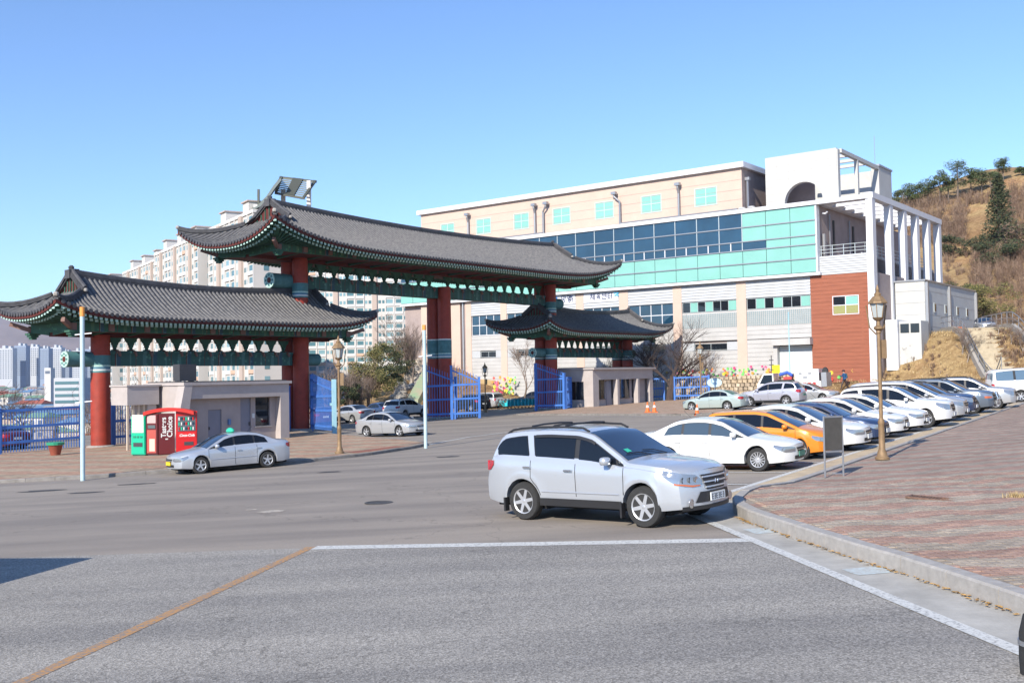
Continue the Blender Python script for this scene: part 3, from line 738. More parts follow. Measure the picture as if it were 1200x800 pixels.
nub(-.3, -2.0, 3.95, .43); nub(14.3, 15.9, 3.95, .40); nub(13.6, 11.9, 9.15, .5); nub(42.7, 44.4, 9.0, .5); nub(42, 40.3, 4.6, .42); nub(55.3, 56.8, 4.6, .42)

def wing(s0, s1, beam_z, beam_h, br_h, pitch_, box, B, roofp, bth=.3):
    # main tie beam
    b_ = MB(); b_.box(s0, s1, -bth, bth, beam_z, beam_z + beam_h); b_.box(s0, s1, -bth - .08, bth + .08, beam_z + beam_h - .16, beam_z + beam_h - .003); b_.build('tie_beam', m_beam, gate)
    zb = beam_z + beam_h
    me = bracket_mesh(br_h, pitch_)
    n_ = max(1, round((s1 - s0) / pitch_)) 
    for i in range(n_):
        s = s0 + (s1 - s0) * (i + .5) / n_
        link('bracket', me, gate, loc=(s, 0, zb))
    return zb + br_h
# left wing
zt = wing(.45, 13.5, 3.56, .86, .84, 1.0, None, 3.5, None)
def box_beam(sa, sb_, bb, z0, z1):
    q = MB()
    q.box(sa, sb_, -bb - .12, -bb + .12, z0 + .18, z1); q.box(sa, sb_, bb - .12, bb + .12, z0 + .18, z1); q.box(sa - .12, sa + .12, -bb, bb, z0 + .19, z1 - .003); q.box(sb_ - .12, sb_ + .12, -bb, bb, z0 + .19, z1 - .003)
    q.build('eave_purlin', m_fas, gate)
    w = MB(); w.box(sa, sb_, -bb + .13, bb - .13, z0 + .2, z0 + .3)
    w.box(sa, sb_, -.35, .35, z0 - .02, z0 + .2); w.build('bracket_ceiling', m_dred, gate)
    # corner bracket clusters and cross arms under the purlins
    for s in (sa, sb_):
        for side in (1, -1):
            ch = MB()
            for k in range(3): ch.box(s - .3 + .08 * k, s + .3 - .08 * k, side * (bb - .25 + .05 * k), side * (bb + .3 - .05 * k), z0 + .02 - .12 * k + .1, z0 + .14 - .12 * k + .1 - .01)
            ch.beam((s * 1.0, side * bb, z0 + .35), (s + (.9 if s == sb_ else -.9), side * (bb + .75), z0 + .75), .2, .24, 1); ch.build('corner_bracket', [m_green, m_salm], gate)
    n_ = max(2, int((sb_ - sa) / 2.0))
    for i in range(n_ + 1):
        s = sa + (sb_ - sa) * i / n_
        for side in (1, -1): ch = MB(); ch.beam((s, side * .2, z0 + .12), (s, side * (bb + .05), z0 + .32), .14, .16, 0); ch.box(s - .16, s + .16, side * (bb + .12), side * (bb + .2), z0 + .22, z1 - .08, 1); ch.build('bracket_arm', [m_green, m_salm], gate)
box_beam(-2.7, 16.7, 2.1, 5.2, 5.9)
rp = giwa_roof(gate, -4.3, 18.2, 3.5, 6.12, .86, 8.68, .42, 2.7, 1.2)
rafters(gate, *rp, 3.5, 9.7, 2.1, 5.93, 6.1)
# centre
zt = wing(14.45, 27.85, 8.72, .85, 1.0, 1.2, None, 5, None, .34)
wing(28.75, 41.9, 8.76, .85, 1.0, 1.2, None, 5, None, .34)
box_beam(10.2, 45.9, 3.0, 10.5, 11.15)
rp = giwa_roof(gate, 8.4, 47.2, 5.0, 11.02, 1.55, 14.30, .42, 3.6, 1.65)
rafters(gate, *rp, 5.0, 17.8, 3.0, 11.15, 11.0)
# right
wing(42.9, 54.5, 4.2, .8, .95, 1.0, None, 3.5, None)
box_beam(39.9, 57.4, 2.0, 5.75, 6.38)
rp = giwa_roof(gate, 38.2, 59.0, 3.5, 6.46, .88, 8.8, .4, 2.7, 1.2)
rafters(gate, *rp, 3.5, 8.75, 2.0, 6.36, 6.4)

# ---------------- blue steel gates and fences
m_blue = mat('blue_gate_paint', (.065, .19, .56), .5, var=.15, vscale=2, spec=.4)
m_lblue = mat('pale_blue_paint', (.34, .58, .66), .5, var=.1, vscale=2)
def fence_panel(name, p, q, h, rails, label, cat, group=None, zoff=.12, top=None, spike=.25, step=.15, posts=(1, 1), m=m_blue, pick=None):
    """steel panel from ground point p to q; top(t) = height of the pickets at t (0..1)"""
    p = Vector(p); q = Vector(q); L_ = (q - p).length; ang = math.atan2(q.y - p.y, q.x - p.x)
    z0 = G(p.x, p.y) + zoff; sl_ = (G(q.x, q.y) - G(p.x, p.y)) / L_
    t = thing(name, label, cat, (p.x, p.y, z0), ang, group)
    ht = top or (lambda u_: h)
    for k, on in enumerate(posts):
        if on:
            x = k * L_; o = MB(); o.box(x - .09, x + .09, -.09, .09, sl_ * x - .1, sl_ * x + ht(k) + .02); o.box(x - .11, x + .11, -.11, .11, sl_ * x + ht(k) + .02, sl_ * x + ht(k) + .06); o.build('post', m, t)
    for r_ in rails:
        o = MB(); o.hexa([(.05, -.04, r_), (L_ - .05, -.04, r_ + sl_ * L_), (L_ - .05, .04, r_ + sl_ * L_), (.05, .04, r_), (.05, -.04, r_ + .14), (L_ - .05, -.04, r_ + .14 + sl_ * L_), (L_ - .05, .04, r_ + .14 + sl_ * L_), (.05, .04, r_ + .14)]); o.build('rail', m, t)
    if top:
        o = MB(); K = 8
        for k in range(K):
            a_, b_ = k / K, (k + 1) / K; o.beam((a_ * L_, 0, ht(a_) - .3 + sl_ * a_ * L_), (b_ * L_, 0, ht(b_) - .3 + sl_ * b_ * L_), .07, .1)
        o.build('top_rail', m, t)
    n_ = int(L_ / step)
    pk = MB(); pk.box(-.018, .018, -.018, .018, 0, 1)
    pm_ = pk.mesh('picket', m)
    for i in range(1, n_):
        x = L_ * i / n_; o = link('picket', pm_, t); hh = ht(x / L_) + spike; o.location = (x, 0, sl_ * x + .05); o.scale = (1, 1, hh - .05)
    return t
def G2(px, py): v_ = gp(px, py, .12); return (v_.x, v_.y)
fL = 'blue fence panels left of the gate'
FA = Vector((-26.9, 54.4)); FB = Vector((-24.6, 57.6))
PA, PB, PC = Vector((-30.2, 49.5)), Vector((-27.25, 53.9)), Vector((-24.35, 57.4))
fence_panel('blue_fence_panel', PA, PB, 2.2, (.55, 1.25, 2.05), 'blue steel fence panel at the very left edge of the photo', 'fence', fL, spike=-.15)
fence_panel('blue_fence_panel', PB, PC, 2.35, (.5, 1.3, 2.2), 'blue steel fence panel directly left of the bright red end column', 'fence', fL, spike=-.15)
fence_panel('blue_fence_panel', gpt(1.0, -.3), gpt(3.9, -.3), 2.4, (.4, 1.3, 2.25), 'blue steel fence panel between the red end column and the vending machines', 'fence', fL, spike=-.15)
fence_panel('blue_fence_panel', gpt(10.9, .1), gpt(13.3, .1), 2.9, (.4, 1.6, 2.75), 'blue picket panel between the left gatehouse and the second red column', 'fence', fL, spike=.3, posts=(0, 1))
lg = 'open blue leaves of the entrance gate'
lf1 = fence_panel('gate_leaf', (-13.4, 67.6), (-10.9, 61.9), 2.4, (.2, 1.2, 2.1), 'open blue gate leaf with a pale end post beside the left lamp post', 'gate leaf', lg, top=lambda t: 3.6 - .8 * t ** .8, spike=.2, step=.26)
e_ = MB(); L1 = 6.22; e_.box(L1 - .1, L1 + .14, -.12, .12, -.1, 3.3); e_.box(L1 - .5, L1 - .1, -.14, -.05, 1.7, 1.85); e_.build('end_post', m_lblue, lf1)
fence_panel('gate_leaf', (-6.75, 77.6), (-4.35, 77.0), 2.7, (.25, 1.35, 2.4), 'front blue gate leaf with curved top standing before the middle red columns', 'gate leaf', lg, top=lambda t: 4.05 - 1.0 * t, spike=.12, step=.2)
fence_panel('gate_leaf', (-4.6, 76.2), (-2.55, 76.6), 2.7, (.25, 1.35, 2.4), 'rear blue gate leaf sloping down to the right just behind the middle leaf', 'gate leaf', lg, top=lambda t: 3.9 - .95 * t, spike=.12, step=.2)
fence_panel('gate_leaf', (2.0, 88.6), (4.35, 86.2), 2.7, (.25, 1.4, 2.5), 'blue gate leaf with high pointed corner before the columns beside the right gatehouse', 'gate leaf', lg, top=lambda t: 3.95 - .95 * t, spike=.12, step=.2)
fence_panel('gate_leaf', (4.5, 86.4), (5.1, 89.4), 2.6, (.25, 1.4, 2.4), 'narrow edge-on blue gate leaf touching the left wall of the right gatehouse', 'gate leaf', lg, spike=.1, step=.2)
fr = 'blue fence panels right of the gate'
q0 = Vector((12.9, 99.5)); q1 = Vector((14.7, 98.9)); q2 = Vector((15.6, 98.0)); q3 = Vector((18.6, 96.4))
fence_panel('blue_fence_panel', q0, q1, 2.2, (.3, 1.1, 2.05), 'short blue fence panel between the right gatehouse and the dark trunk', 'fence', fr, spike=-.1, step=.22, posts=(0, 1))
fence_panel('blue_fence_panel', q2, q3, 2.2, (.3, 1.1, 2.05), 'last blue fence panel in front of the rubble wall with pinwheels', 'fence', fr, spike=-.1, step=.22)

# ---------------- gatehouses
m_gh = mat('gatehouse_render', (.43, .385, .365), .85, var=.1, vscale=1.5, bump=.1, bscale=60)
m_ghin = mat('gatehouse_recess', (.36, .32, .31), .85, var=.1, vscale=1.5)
m_door = mat('grey_door', (.20, .21, .26), .5, var=.08, vscale=2)
m_dkglass = mat('dark_glass', (.012, .016, .022), .04, spec=.7)
m_frame = mat('dark_frame', (.05, .05, .055), .5)
m_roofdk = mat('roof_membrane', (.06, .06, .065), .8)
# left: local x along the gate, y towards the back; front wall on local y=0
gh = thing('gatehouse', 'low pinkish grey concrete gatehouse with two doors and a dark window behind the vending machines', 'gatehouse', (gpt(2.4, .6).x, gpt(2.4, .6).y, 0), 0)
P1 = gp(341, 515.5, .12); P0 = gp(205, 529, .12)
P1 = Vector((-12.55, 57.0, 0)); dv = GU; L_ = 6.75; P0 = Vector((P1.x - dv.x * L_, P1.y - dv.y * L_, 0))
gh.location = (P0.x, P0.y, G(P1.x, P1.y) + .1); gh.rotation_euler = (0, 0, G_ANG)
KX = 6.75 / 8.9; KM = Matrix.Diagonal((KX, 1, 1, 1))
def MBk():
    q = MB(); q.M = KM; return q
w = MBk()
w.box(8.1, 8.9, 0, 3.4, -.3, 3.05)                 # right pier
w.box(0, .5, 0, 3.4, -.3, 3.05)
w.box(.5, 8.1, .0, 3.4, 2.35, 3.05)
w.build('wall', m_gh, gh)
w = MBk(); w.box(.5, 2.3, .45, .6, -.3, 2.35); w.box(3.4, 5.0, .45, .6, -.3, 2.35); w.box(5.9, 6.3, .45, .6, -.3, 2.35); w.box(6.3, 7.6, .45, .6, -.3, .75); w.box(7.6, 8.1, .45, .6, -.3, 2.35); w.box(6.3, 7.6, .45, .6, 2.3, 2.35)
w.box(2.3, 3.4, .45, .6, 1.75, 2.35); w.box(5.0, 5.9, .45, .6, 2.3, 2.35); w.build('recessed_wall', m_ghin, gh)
d = MBk(); d.box(2.3, 3.4, .52, .58, -.1, 1.75); d1 = d.build('door', m_door, gh); d = MBk(); d.box(2.4, 2.46, .47, .52, .7, .85); d.build('handle', m_frame, d1)
d = MBk(); d.box(5.0, 5.9, .52, .58, -.1, 2.3); d2 = d.build('door', m_door, gh); d = MBk(); d.box(5.78, 5.84, .47, .52, .8, 1.0); d.build('handle', m_frame, d2)
d = MBk(); d.box(6.3, 7.6, .56, .59, .75, 2.3); wn = d.build('window', m_dkglass, gh); d = MBk(); d.box(6.2, 7.7, .38, .5, .68, .745); d.build('sill', m_gran, wn)
d = MBk(); d.box(3.9, 4.1, .35, .45, .9, 1.2); d.build('letter_box', mat('blue_box', (.1, .2, .4), .5), gh)
d = MBk(); d.box(6.0, 6.2, .42, .45, 1.2, 1.45); d.build('notice', m_wht, gh)
r_ = MBk(); r_.box(-.1, 9.05, -.12, 3.6, 3.05, 3.2); r_.box(.1, 8.8, .1, 3.4, 3.2, 3.26, 1); r_.build('roof_slab', [m_gh, m_roofdk], gh)
# slanting sunlit buttress and lower left wing
b_ = MB(); b_.hexa([(-.75, -.1, -.3), (-.1, -.1, -.3), (-.1, .5, -.3), (-.75, .5, -.3), (-.02, -.1, 3.04), (.45, -.1, 3.04), (.45, .5, 3.04), (-.02, .5, 3.04)]); b_.build('slanted_buttress', m_gh, gh)
b_ = MB(); b_.box(-2.0, -.2, 1.9, 3.4, 2.1, 3.04); b_.box(-.8, -.3, 2.0, 3.3, -.3, 2.1); b_.box(-2.05, -.1, 1.85, 3.5, 3.04, 3.12)
b_.build('side_wing', m_gh, gh)
m_slat = mat('tan_slat', (.5, .42, .33), .8)
for k in range(4):
    b_ = MB(); b_.box(-1.95 + k * .3, -1.85 + k * .3, 2.0, 2.1, -.2, 2.1); b_.build('side_slat', m_slat, gh)
ac = thing('air_conditioner', 'dark box unit standing on the roof of the left gatehouse', 'air conditioner', (P0.x + dv.x * .3 - .6, P0.y + dv.y * .3 + 1.2, gh.location.z + 3.2), G_ANG)
b_ = MB(); b_.box(-.5, .5, -.3, .3, .08, .95); b_.build('case', m_frame, ac); b_ = MB(); b_.box(-.42, -.36, -.25, .25, 0, .08); b_.box(.36, .42, -.25, .25, 0, .08); b_.build('feet', m_gran, ac)
for k in range(9):
    pass
b_ = MB(); b_.lathe([(.3, 0), (.3, .02), (.05, .03)], 14, c=(.0, .31, .52), axis='y'); b_.build('fan_guard', m_gran, ac)
# right gatehouse
g2 = thing('gatehouse', 'small pinkish grey gatehouse with dark windows under the right hand tiled roof', 'gatehouse', (7.0, 88.6, G(7, 88.6) + .1), G_ANG)
# local: x along gate line (recedes right), y = back-left
w = MB(); w.box(0, 10.2, 0, .3, 2.35, 3.25); w.box(0, .9, 0, .3, -.3, 2.35); w.box(3.7, 4.0, -.15, .3, -.3, 2.35); w.box(7.2, 7.5, -.15, .3, -.3, 2.35); w.box(9.6, 10.2, 0, .3, -.3, 2.35)
w.box(.9, 9.6, .5, .6, -.3, .65)
w.box(0, .3, .3, 3.6, -.3, .6); w.box(0, .3, .3, 3.6, 2.2, 3.25); w.box(0, .3, .3, 1.0, .6, 2.2); w.box(0, .3, 2.7, 3.6, .6, 2.2); w.box(0, 10.2, 3.6, 3.9, -.3, 3.25); w.box(9.9, 10.2, .3, 3.6, -.3, 3.25)
w.build('wall', m_gh, g2)
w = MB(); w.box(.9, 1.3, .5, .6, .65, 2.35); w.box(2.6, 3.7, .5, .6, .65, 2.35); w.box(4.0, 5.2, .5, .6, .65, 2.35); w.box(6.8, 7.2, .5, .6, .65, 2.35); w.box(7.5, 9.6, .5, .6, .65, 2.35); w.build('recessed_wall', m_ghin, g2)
for x0, x1 in ((1.3, 2.6), (5.2, 6.8)):
    d = MB(); d.box(x0, x1, .55, .58, .65, 2.35); wn = d.build('window', m_dkglass, g2); d = MB(); d.box(x0 - .05, x1 + .05, .4, .5, .6, .645); d.box((x0 + x1) / 2 - .03, (x0 + x1) / 2 + .03, .51, .56, .65, 2.35); d.build('window_frame', m_frame, wn)
d = MB(); d.box(.14, .17, 1.0, 2.7, .6, 2.2); d.build('window', m_dkglass, g2)
d = MB(); d.box(2.75, 3.6, .44, .5, -.2, 2.2); d.build('door', m_door, g2)
r_ = MB(); r_.box(-.15, 10.4, -.25, 4.0, 3.25, 3.4); r_.box(.1, 10.1, 0, 3.8, 3.4, 3.46, 1); r_.build('roof_slab', [m_gh, m_roofdk], g2)
# ================================================================== THE SPORTS HALL
BA = Vector((32.5, 91.2)); BU = Vector((-.7935, .6086)); BN = Vector((.6086, .7935)); B_ANG = math.atan2(-.6086, .7935)
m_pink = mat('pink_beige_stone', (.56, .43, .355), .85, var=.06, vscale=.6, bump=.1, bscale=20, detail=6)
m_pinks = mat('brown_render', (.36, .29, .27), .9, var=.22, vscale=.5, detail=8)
m_lgrey = mat('light_grey_panel', (.46, .455, .445), .7, var=.10, vscale=.7)
m_white = mat('white_fascia', (.66, .67, .70), .5, var=.03, vscale=1)
m_tealg = mat('teal_glass_panel', (.22, .48, .415), .12, var=.08, vscale=.35, spec=.6, bump=.25, bscale=.8)
m_navyg = mat('navy_glass', (.012, .05, .095), .03, spec=1.0, var=.35, vscale=.25, bump=.35, bscale=.7)
m_brick = mat('red_brick_cladding', (.31, .105, .06), .85, var=.18, vscale=1.0, bump=.2, bscale=30, stretch=(.6, .6, 6))
m_siding = mat('grey_siding', (.45, .47, .49), .55, var=.05, vscale=.8)
m_stoneg = mat('grey_stone_cladding', (.50, .50, .48), .8, var=.08, vscale=.8)
m_metal = mat('grey_metal', (.35, .36, .38), .4, .6)
m_dk = mat('dark_interior', (.02, .022, .025), .6)
m_mull = mat('silver_mullion', (.5, .55, .56), .4, .3)
m_blk = mat('glass_block', (.26, .33, .35), .2, var=.1, vscale=2, spec=.6)
hall = thing('sports_hall', 'large sports hall with teal glass band, pale panels, red brick corner and white pergola frame', 'building', (BA.x, BA.y, 0), B_ANG)
def HB(): return MB()
def bx(b, u0, u1, v0, v1, z0, z1, mi=None): b.box(-u0, -u1, v0, v1, z0, z1, mi)
# main body walls (behind cladding)
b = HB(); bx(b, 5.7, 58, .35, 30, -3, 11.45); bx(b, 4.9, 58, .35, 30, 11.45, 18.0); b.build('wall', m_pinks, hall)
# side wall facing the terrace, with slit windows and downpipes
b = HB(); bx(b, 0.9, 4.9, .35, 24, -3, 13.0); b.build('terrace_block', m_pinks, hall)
for v in (4.0, 9.5, 15.5):
    b = HB(); bx(b, 4.80, 4.9, v, v + .35, 14.0, 17.0); b.build('slit_window', m_dk, hall)
    b = HB(); b.tube([(-4.75, v - 1.2, 13.2), (-4.75, v - 1.2, 17.4)], .07, 6); b.build('downpipe', m_metal, hall)
b = HB(); bx(b, 4.6, 4.8, 1.0, 1.4, 13.2, 15.4); b.build('terrace_door', m_metal, hall)
b = HB(); b.tube([(-4.6, .7, 17.3), (-4.3, .6, 17.2), (-4.1, .5, 17.35)], .09, 6); b.build('wall_lamp', m_white, hall)
# horizontal cladding boards helper: every board is a piece
def boards(name, u0, u1, v, z0, z1, pitch_, m, th=.06, gap=.02, side=False, lim=60, parent=None, tilt=0.):
    n_ = max(1, round((z1 - z0) / pitch_)); p_ = (z1 - z0) / n_
    me = MB()
    if not side: me.hexa([(-u1, v - th - tilt, 0), (-u0, v - th - tilt, 0), (-u0, v, 0), (-u1, v, 0), (-u1, v - th, p_ - gap), (-u0, v - th, p_ - gap), (-u0, v, p_ - gap), (-u1, v, p_ - gap)])
    else: me.box(v, v + th, u0, u1, 0, p_ - gap)
    mesh = me.mesh(name, m)
    for i in range(n_): link(name, mesh, parent or hall, loc=(0, 0, z0 + i * p_))
# piers and bays
piers = [(12.2, 13.2), (19.2, 20.2), (25.5, 26.6), (31.1, 32.1), (36.4, 37.4), (41.7, 42.6), (47.0, 47.9), (48.7, 50.2), (54, 55)]
for u0, u1 in piers:
    b = HB(); bx(b, u0, u1, 0.02, .35, -3, 11.45); b.build('pier', m_pink, hall)
b = HB(); b.tube([(-48.3, .1, -2), (-48.3, .1, 11.4)], .14, 8); b.build('downpipe', m_metal, hall)
b = HB(); b.tube([(-48.05, .15, -2), (-48.05, .15, 11.4)], .08, 8); b.build('downpipe', m_pinks, hall)
bays = [(5.75, 12.2, 's'), (13.2, 19.2, 's'), (20.2, 25.5, 'w'), (26.6, 31.1, 't'), (32.1, 36.4, 't'), (37.4, 41.7, 'w'), (42.6, 47.0, 'w'), (50.2, 54, 'w')]
def window(u0, u1, v, z0, z1, cols, rows, mg, parent=hall, fr=.05, fm=m_mull, name='window', side=False):
    f = HB()
    def fb(a0, a1, c0, c1, dv):
        if side: f.box(v - dv, v + .04, a0, a1, c0, c1)
        else: bx(f, a0, a1, v - dv, v + .04, c0, c1)
    fb(u0 - fr, u0, z0 - fr, z1 + fr, .02); fb(u1, u1 + fr, z0 - fr, z1 + fr, .02); fb(u0, u1, z0 - fr, z0, .018); fb(u0, u1, z1, z1 + fr, .018)
    for i in range(1, cols): x = u0 + (u1 - u0) * i / cols; fb(x - fr / 2, x + fr / 2, z0, z1, .015)
    for j in range(1, rows): z = z0 + (z1 - z0) * j / rows; fb(u0, u1, z - fr / 2, z + fr / 2, .012)
    o = f.build(name, fm, parent)
    for i in range(cols):
        for j in range(rows):
            g = HB(); a0 = u0 + (u1 - u0) * i / cols + fr / 2; a1 = u0 + (u1 - u0) * (i + 1) / cols - fr / 2; c0 = z0 + (z1 - z0) * j / rows + fr / 2; c1 = z0 + (z1 - z0) * (j + 1) / rows - fr / 2
            mm = mg[(i + j * cols) % len(mg)] if isinstance(mg, list) else mg
            if side: g.box(v + .01, v + .03, a0, a1, c0, c1)
            else: bx(g, a0, a1, v + .01, v + .03, c0, c1)
            g.build('pane', mm, o)
    return o
for u0, u1, k in bays:
    # grooved siding boards below and above
    boards('siding_board', u0, u1, .12, 9.75, 11.45, .28, m_siding, th=.04, tilt=.05)
    if k == 's':
        window(u0 + .08, u1 - .08, .16, 8.68, 9.65, 7, 1, [m_tealg, m_dkglass, m_dkglass, m_tealg, m_dkglass])
        b = HB(); n1 = int((u1 - u0) / .2)
        for i in range(n1):
            for j in range(7): bx(b, u0 + .02 + i * .2 * (u1 - u0) / (n1 * .2), u0 + .16 + i * .2 * (u1 - u0) / (n1 * .2), .10, .2, 7.05 + j * .2 + .02, 7.05 + j * .2 + .17)
        b.build('glass_blocks', m_blk, hall, kind='stuff'); b = HB(); bx(b, u0, u1, .13, .3, 7.0, 8.6); b.build('block_grout', m_lgrey, hall)
        boards('wall_panel', u0, u1, .13, 5.75, 7.0, .42, m_lgrey)
    else:
        window(u0 + .05, u1 - .05, .2, 7.45 if k == 'w' else 8.6, 9.7, 4, 2, m_navyg, fr=.08, fm=m_white)
        if k == 't': boards('wall_panel', u0, u1, .13, 7.5, 8.5, .5, m_lgrey)
        boards('wall_panel', u0, u1, .13, 5.6, 7.35, .44, m_lgrey)
    zb = 5.62
    if u0 < 6:
        boards('wall_panel', 9.4, 12.2, .13, .3, 5.7, .42, m_lgrey)
        b = HB(); bx(b, 5.6, 9.4, -.75, .3, 5.05, 5.65); b.build('door_canopy', m_lgrey, hall)
        b = HB(); bx(b, 9.0, 9.4, -.3, .3, 0, 5.05); b.build('door_jamb', m_lgrey, hall)
        boards('shutter_slat', 5.8, 9.0, .32, .1, 5.0, .14, mat('roller_shutter', (.60, .66, .68), .4), th=.03, gap=.015)
    else:
        boards('wall_panel', u0, u1, .13, -1.5, 4.75, .42, m_lgrey)
        a = u0 + (u1 - u0) * .2; c = u0 + (u1 - u0) * (.78 if k == 's' else .7)
        window(a, c, .22, 4.85, 5.45, 2, 1, m_dkglass)
        b = HB(); bx(b, u0, a - .06, .1, .3, 4.76, 5.58); b.build('wall_panel', m_siding, hall); b = HB(); bx(b, c + .06, u1, .1, .3, 4.76, 5.58); b.build('wall_panel', m_siding, hall)
# sign on the panels: emblem, six syllables, blue swoosh
m_ink = mat('sign_ink', (.03, .05, .14), .5); m_signb = mat('sign_blue', (.02, .10, .42), .5); m_signc = mat('sign_cyan', (.05, .45, .70), .5)
b = HB(); bx(b, 26.7, 31.05, .0, .1, 10.35, 11.42); b.build('sign_board', m_white, hall); b = HB(); bx(b, 32.15, 36.0, .0, .1, 10.35, 11.42); b.build('sign_board', m_white, hall)
GLY = {  # strokes in a unit square, x to the right, y up
 'mang': [((.08, .55), (.08, .95)), ((.08, .95), (.5, .95)), ((.5, .95), (.5, .55)), ((.5, .55), (.08, .55)), ((.72, .45), (.72, 1)), ((.72, .75), (.92, .75)), 'o:.45,.2,.2'],
 'ma': [((.08, .3), (.08, .75)), ((.08, .75), (.48, .75)), ((.48, .75), (.48, .3)), ((.48, .3), (.08, .3)), ((.7, .0), (.7, 1)), ((.7, .5), (.92, .5))],
 'che': [((.2, .95), (.36, .95)), ((.05, .78), (.48, .78)), ((.27, .78), (.05, .2)), ((.27, .6), (.48, .2)), ((.5, .5), (.66, .5)), ((.66, .05), (.66, 1)), ((.86, .0), (.86, 1))],
 'yuk': ['o:.5,.82,.17', ((.1, .52), (.9, .52)), ((.36, .52), (.36, .36)), ((.64, .52), (.64, .36)), ((.2, .26), (.78, .26)), ((.78, .26), (.78, 0))],
 'sen': [((.25, .95), (.05, .5)), ((.25, .8), (.45, .5)), ((.5, .72), (.66, .72)), ((.66, .38), (.66, 1)), ((.86, .32), (.86, 1)), ((.15, .32), (.15, .05)), ((.15, .05), (.85, .05))],
 'teo': [((.08, .85), (.5, .85)), ((.08, .52), (.46, .52)), ((.08, .85), (.08, .15)), ((.08, .15), (.52, .15)), ((.55, .52), (.78, .52)), ((.78, .0), (.78, 1))]}
def glyph(key, uL, zB, s, th=.07):
    b = HB()
    for st in GLY[key]:
        if isinstance(st, str):
            cx, cy, r_ = map(float, st[2:].split(','))
            pts = [(-(uL) + (cx + r_ * math.cos(a * math.pi / 6)) * s, -.02, zB + (cy + r_ * math.sin(a * math.pi / 6)) * s) for a in range(13)]
            for p, q in zip(pts, pts[1:]): b.beam(p, q, .03, th)
        else:
            (x0, y0), (x1, y1) = st; b.beam((-uL + x0 * s, -.02, zB + y0 * s), (-uL + x1 * s, -.02, zB + y1 * s), .03, th)
    b.build('sign_letter', m_ink, hall)
glyph('mang', 33.25, 10.6, .72); glyph('ma', 32.35 + .05 + .0, 10.6, .72) if False else glyph('ma', 33.25 - .86, 10.6, .72) if False else None
for i, k in enumerate(('mang', 'ma')): glyph(k, 34.0 - i * .95, 10.58, .72)
for i, k in enumerate(('che', 'yuk', 'sen', 'teo')): glyph(k, 30.2 - i * .74, 10.62, .66)
b = HB(); b.lathe([(.42, 0), (.40, .04)], 16, c=(-34.9, 0.0, 10.95), axis='y'); o = b.build('sign_emblem', m_signb, hall); o2 = MB(); o2.tube([(-35.2, -.06, 11.02), (-35.0, -.06, 11.12), (-34.8, -.06, 11.0), (-34.6, -.06, 11.08)], .06, 6); o2.build('wave', m_signc, o)
b = HB(); b.tube([(-27.15, -.02, 11.15), (-26.95, -.02, 11.25), (-26.75, -.02, 11.1), (-26.55, -.02, 11.22)][::1], .06, 6); b.tube([(-27.1, -.02, 10.92), (-26.9, -.02, 11.0), (-26.6, -.02, 10.88)], .07, 6); b.build('sign_swoosh', m_signc, hall)
# glazed band
rowsz = [11.75, 13.05, 14.35, 15.2, 16.6, 17.98]
us = [4.95 + 2.43 * i for i in range(22)] + [58.0]
sill = HB(); bx(sill, 4.6, 58.1, -.45, .35, 11.45, 11.72); bx(sill, 4.6, 58.1, -.42, -.1, 11.43, 11.449); sill.build('band_sill', m_white, hall)
cap = HB(); bx(cap, -.05, 58.1, -.55, .6, 18.0, 18.38); cap.build('roof_edge', m_white, hall)
b = HB(); bx(b, 4.95, 58, -.3, .34, 11.72, 18.0); b.build('band_backing', m_dk, hall)
for r_ in range(5):
    z0, z1 = rowsz[r_], rowsz[r_ + 1]
    for i in range(len(us) - 1):
        u0, u1 = us[i], us[i + 1]
        dark = u0 > 12 and r_ >= 2
        if r_ == 2 and u0 > 12:
            for h in range(2):
                a0 = u0 + (u1 - u0) * h / 2; a1 = u0 + (u1 - u0) * (h + 1) / 2
                b = HB(); bx(b, a0 + .06, a1 - .06, -.36, -.31, z0 + .06, z1 - .04); b.build('glass_pane', m_navyg, hall)
            b = HB(); bx(b, (u0 + u1) / 2 - .05, (u0 + u1) / 2 + .05, -.42, -.3, z0, z1); b.build('mullion', m_white, hall)
        else:
            mm = m_navyg if dark or (i == 2 and r_ == 2) else m_tealg
            b = HB(); bx(b, u0 + .025, u1 - .025, -.37, -.31, z0 + .03, z1 - .03); b.build('glass_pane', mm, hall)
        if r_ == 0:
            pass
        if dark:
            b = HB(); bx(b, u0 - .04, u0 + .04, -.42, -.3, z0, z1); b.build('mullion', m_mull, hall)
for z in rowsz[1:-1]:
    b = HB(); bx(b, 4.9, 58, -.46, -.3, z - .05, z + .05); b.build('transom', m_metal, hall)
b = HB(); bx(b, 4.80, 4.95, -.42, .34, 11.72, 18.0); b.build('band_end', m_white, hall)
# brick corner
for i, (z0, z1) in enumerate([(-1.5, 11.42)]):
    boards('brick_course', 0.02, 5.72, .35, z0, z1, .36, m_brick, th=.33, gap=.012)
window(1.3, 3.6, .0, 7.75, 9.35, 2, 2, [mat('window_interior', (.30, .30, .12), .2), mat('window_interior', (.3, .3, .12), .2), m_tealg, m_dkglass], fm=m_white, fr=.07)
boards('brick_course_side', .02, 4.2, -1.05, 5, 11.42, .36, m_brick, th=.15, gap=.012, side=True)
boards('parapet_siding', -.0, 4.85, .2, 11.45, 13.2, .22, m_siding, tilt=.05, th=.06)
boards('side_siding', .3, 23.5, -1.0, 11.45, 13.3, .24, m_siding, th=.1, side=True)
b = HB(); bx(b, -.2, .9, .36, 22.5, -2, 11.4); b.build('side_block', m_pinks, hall)
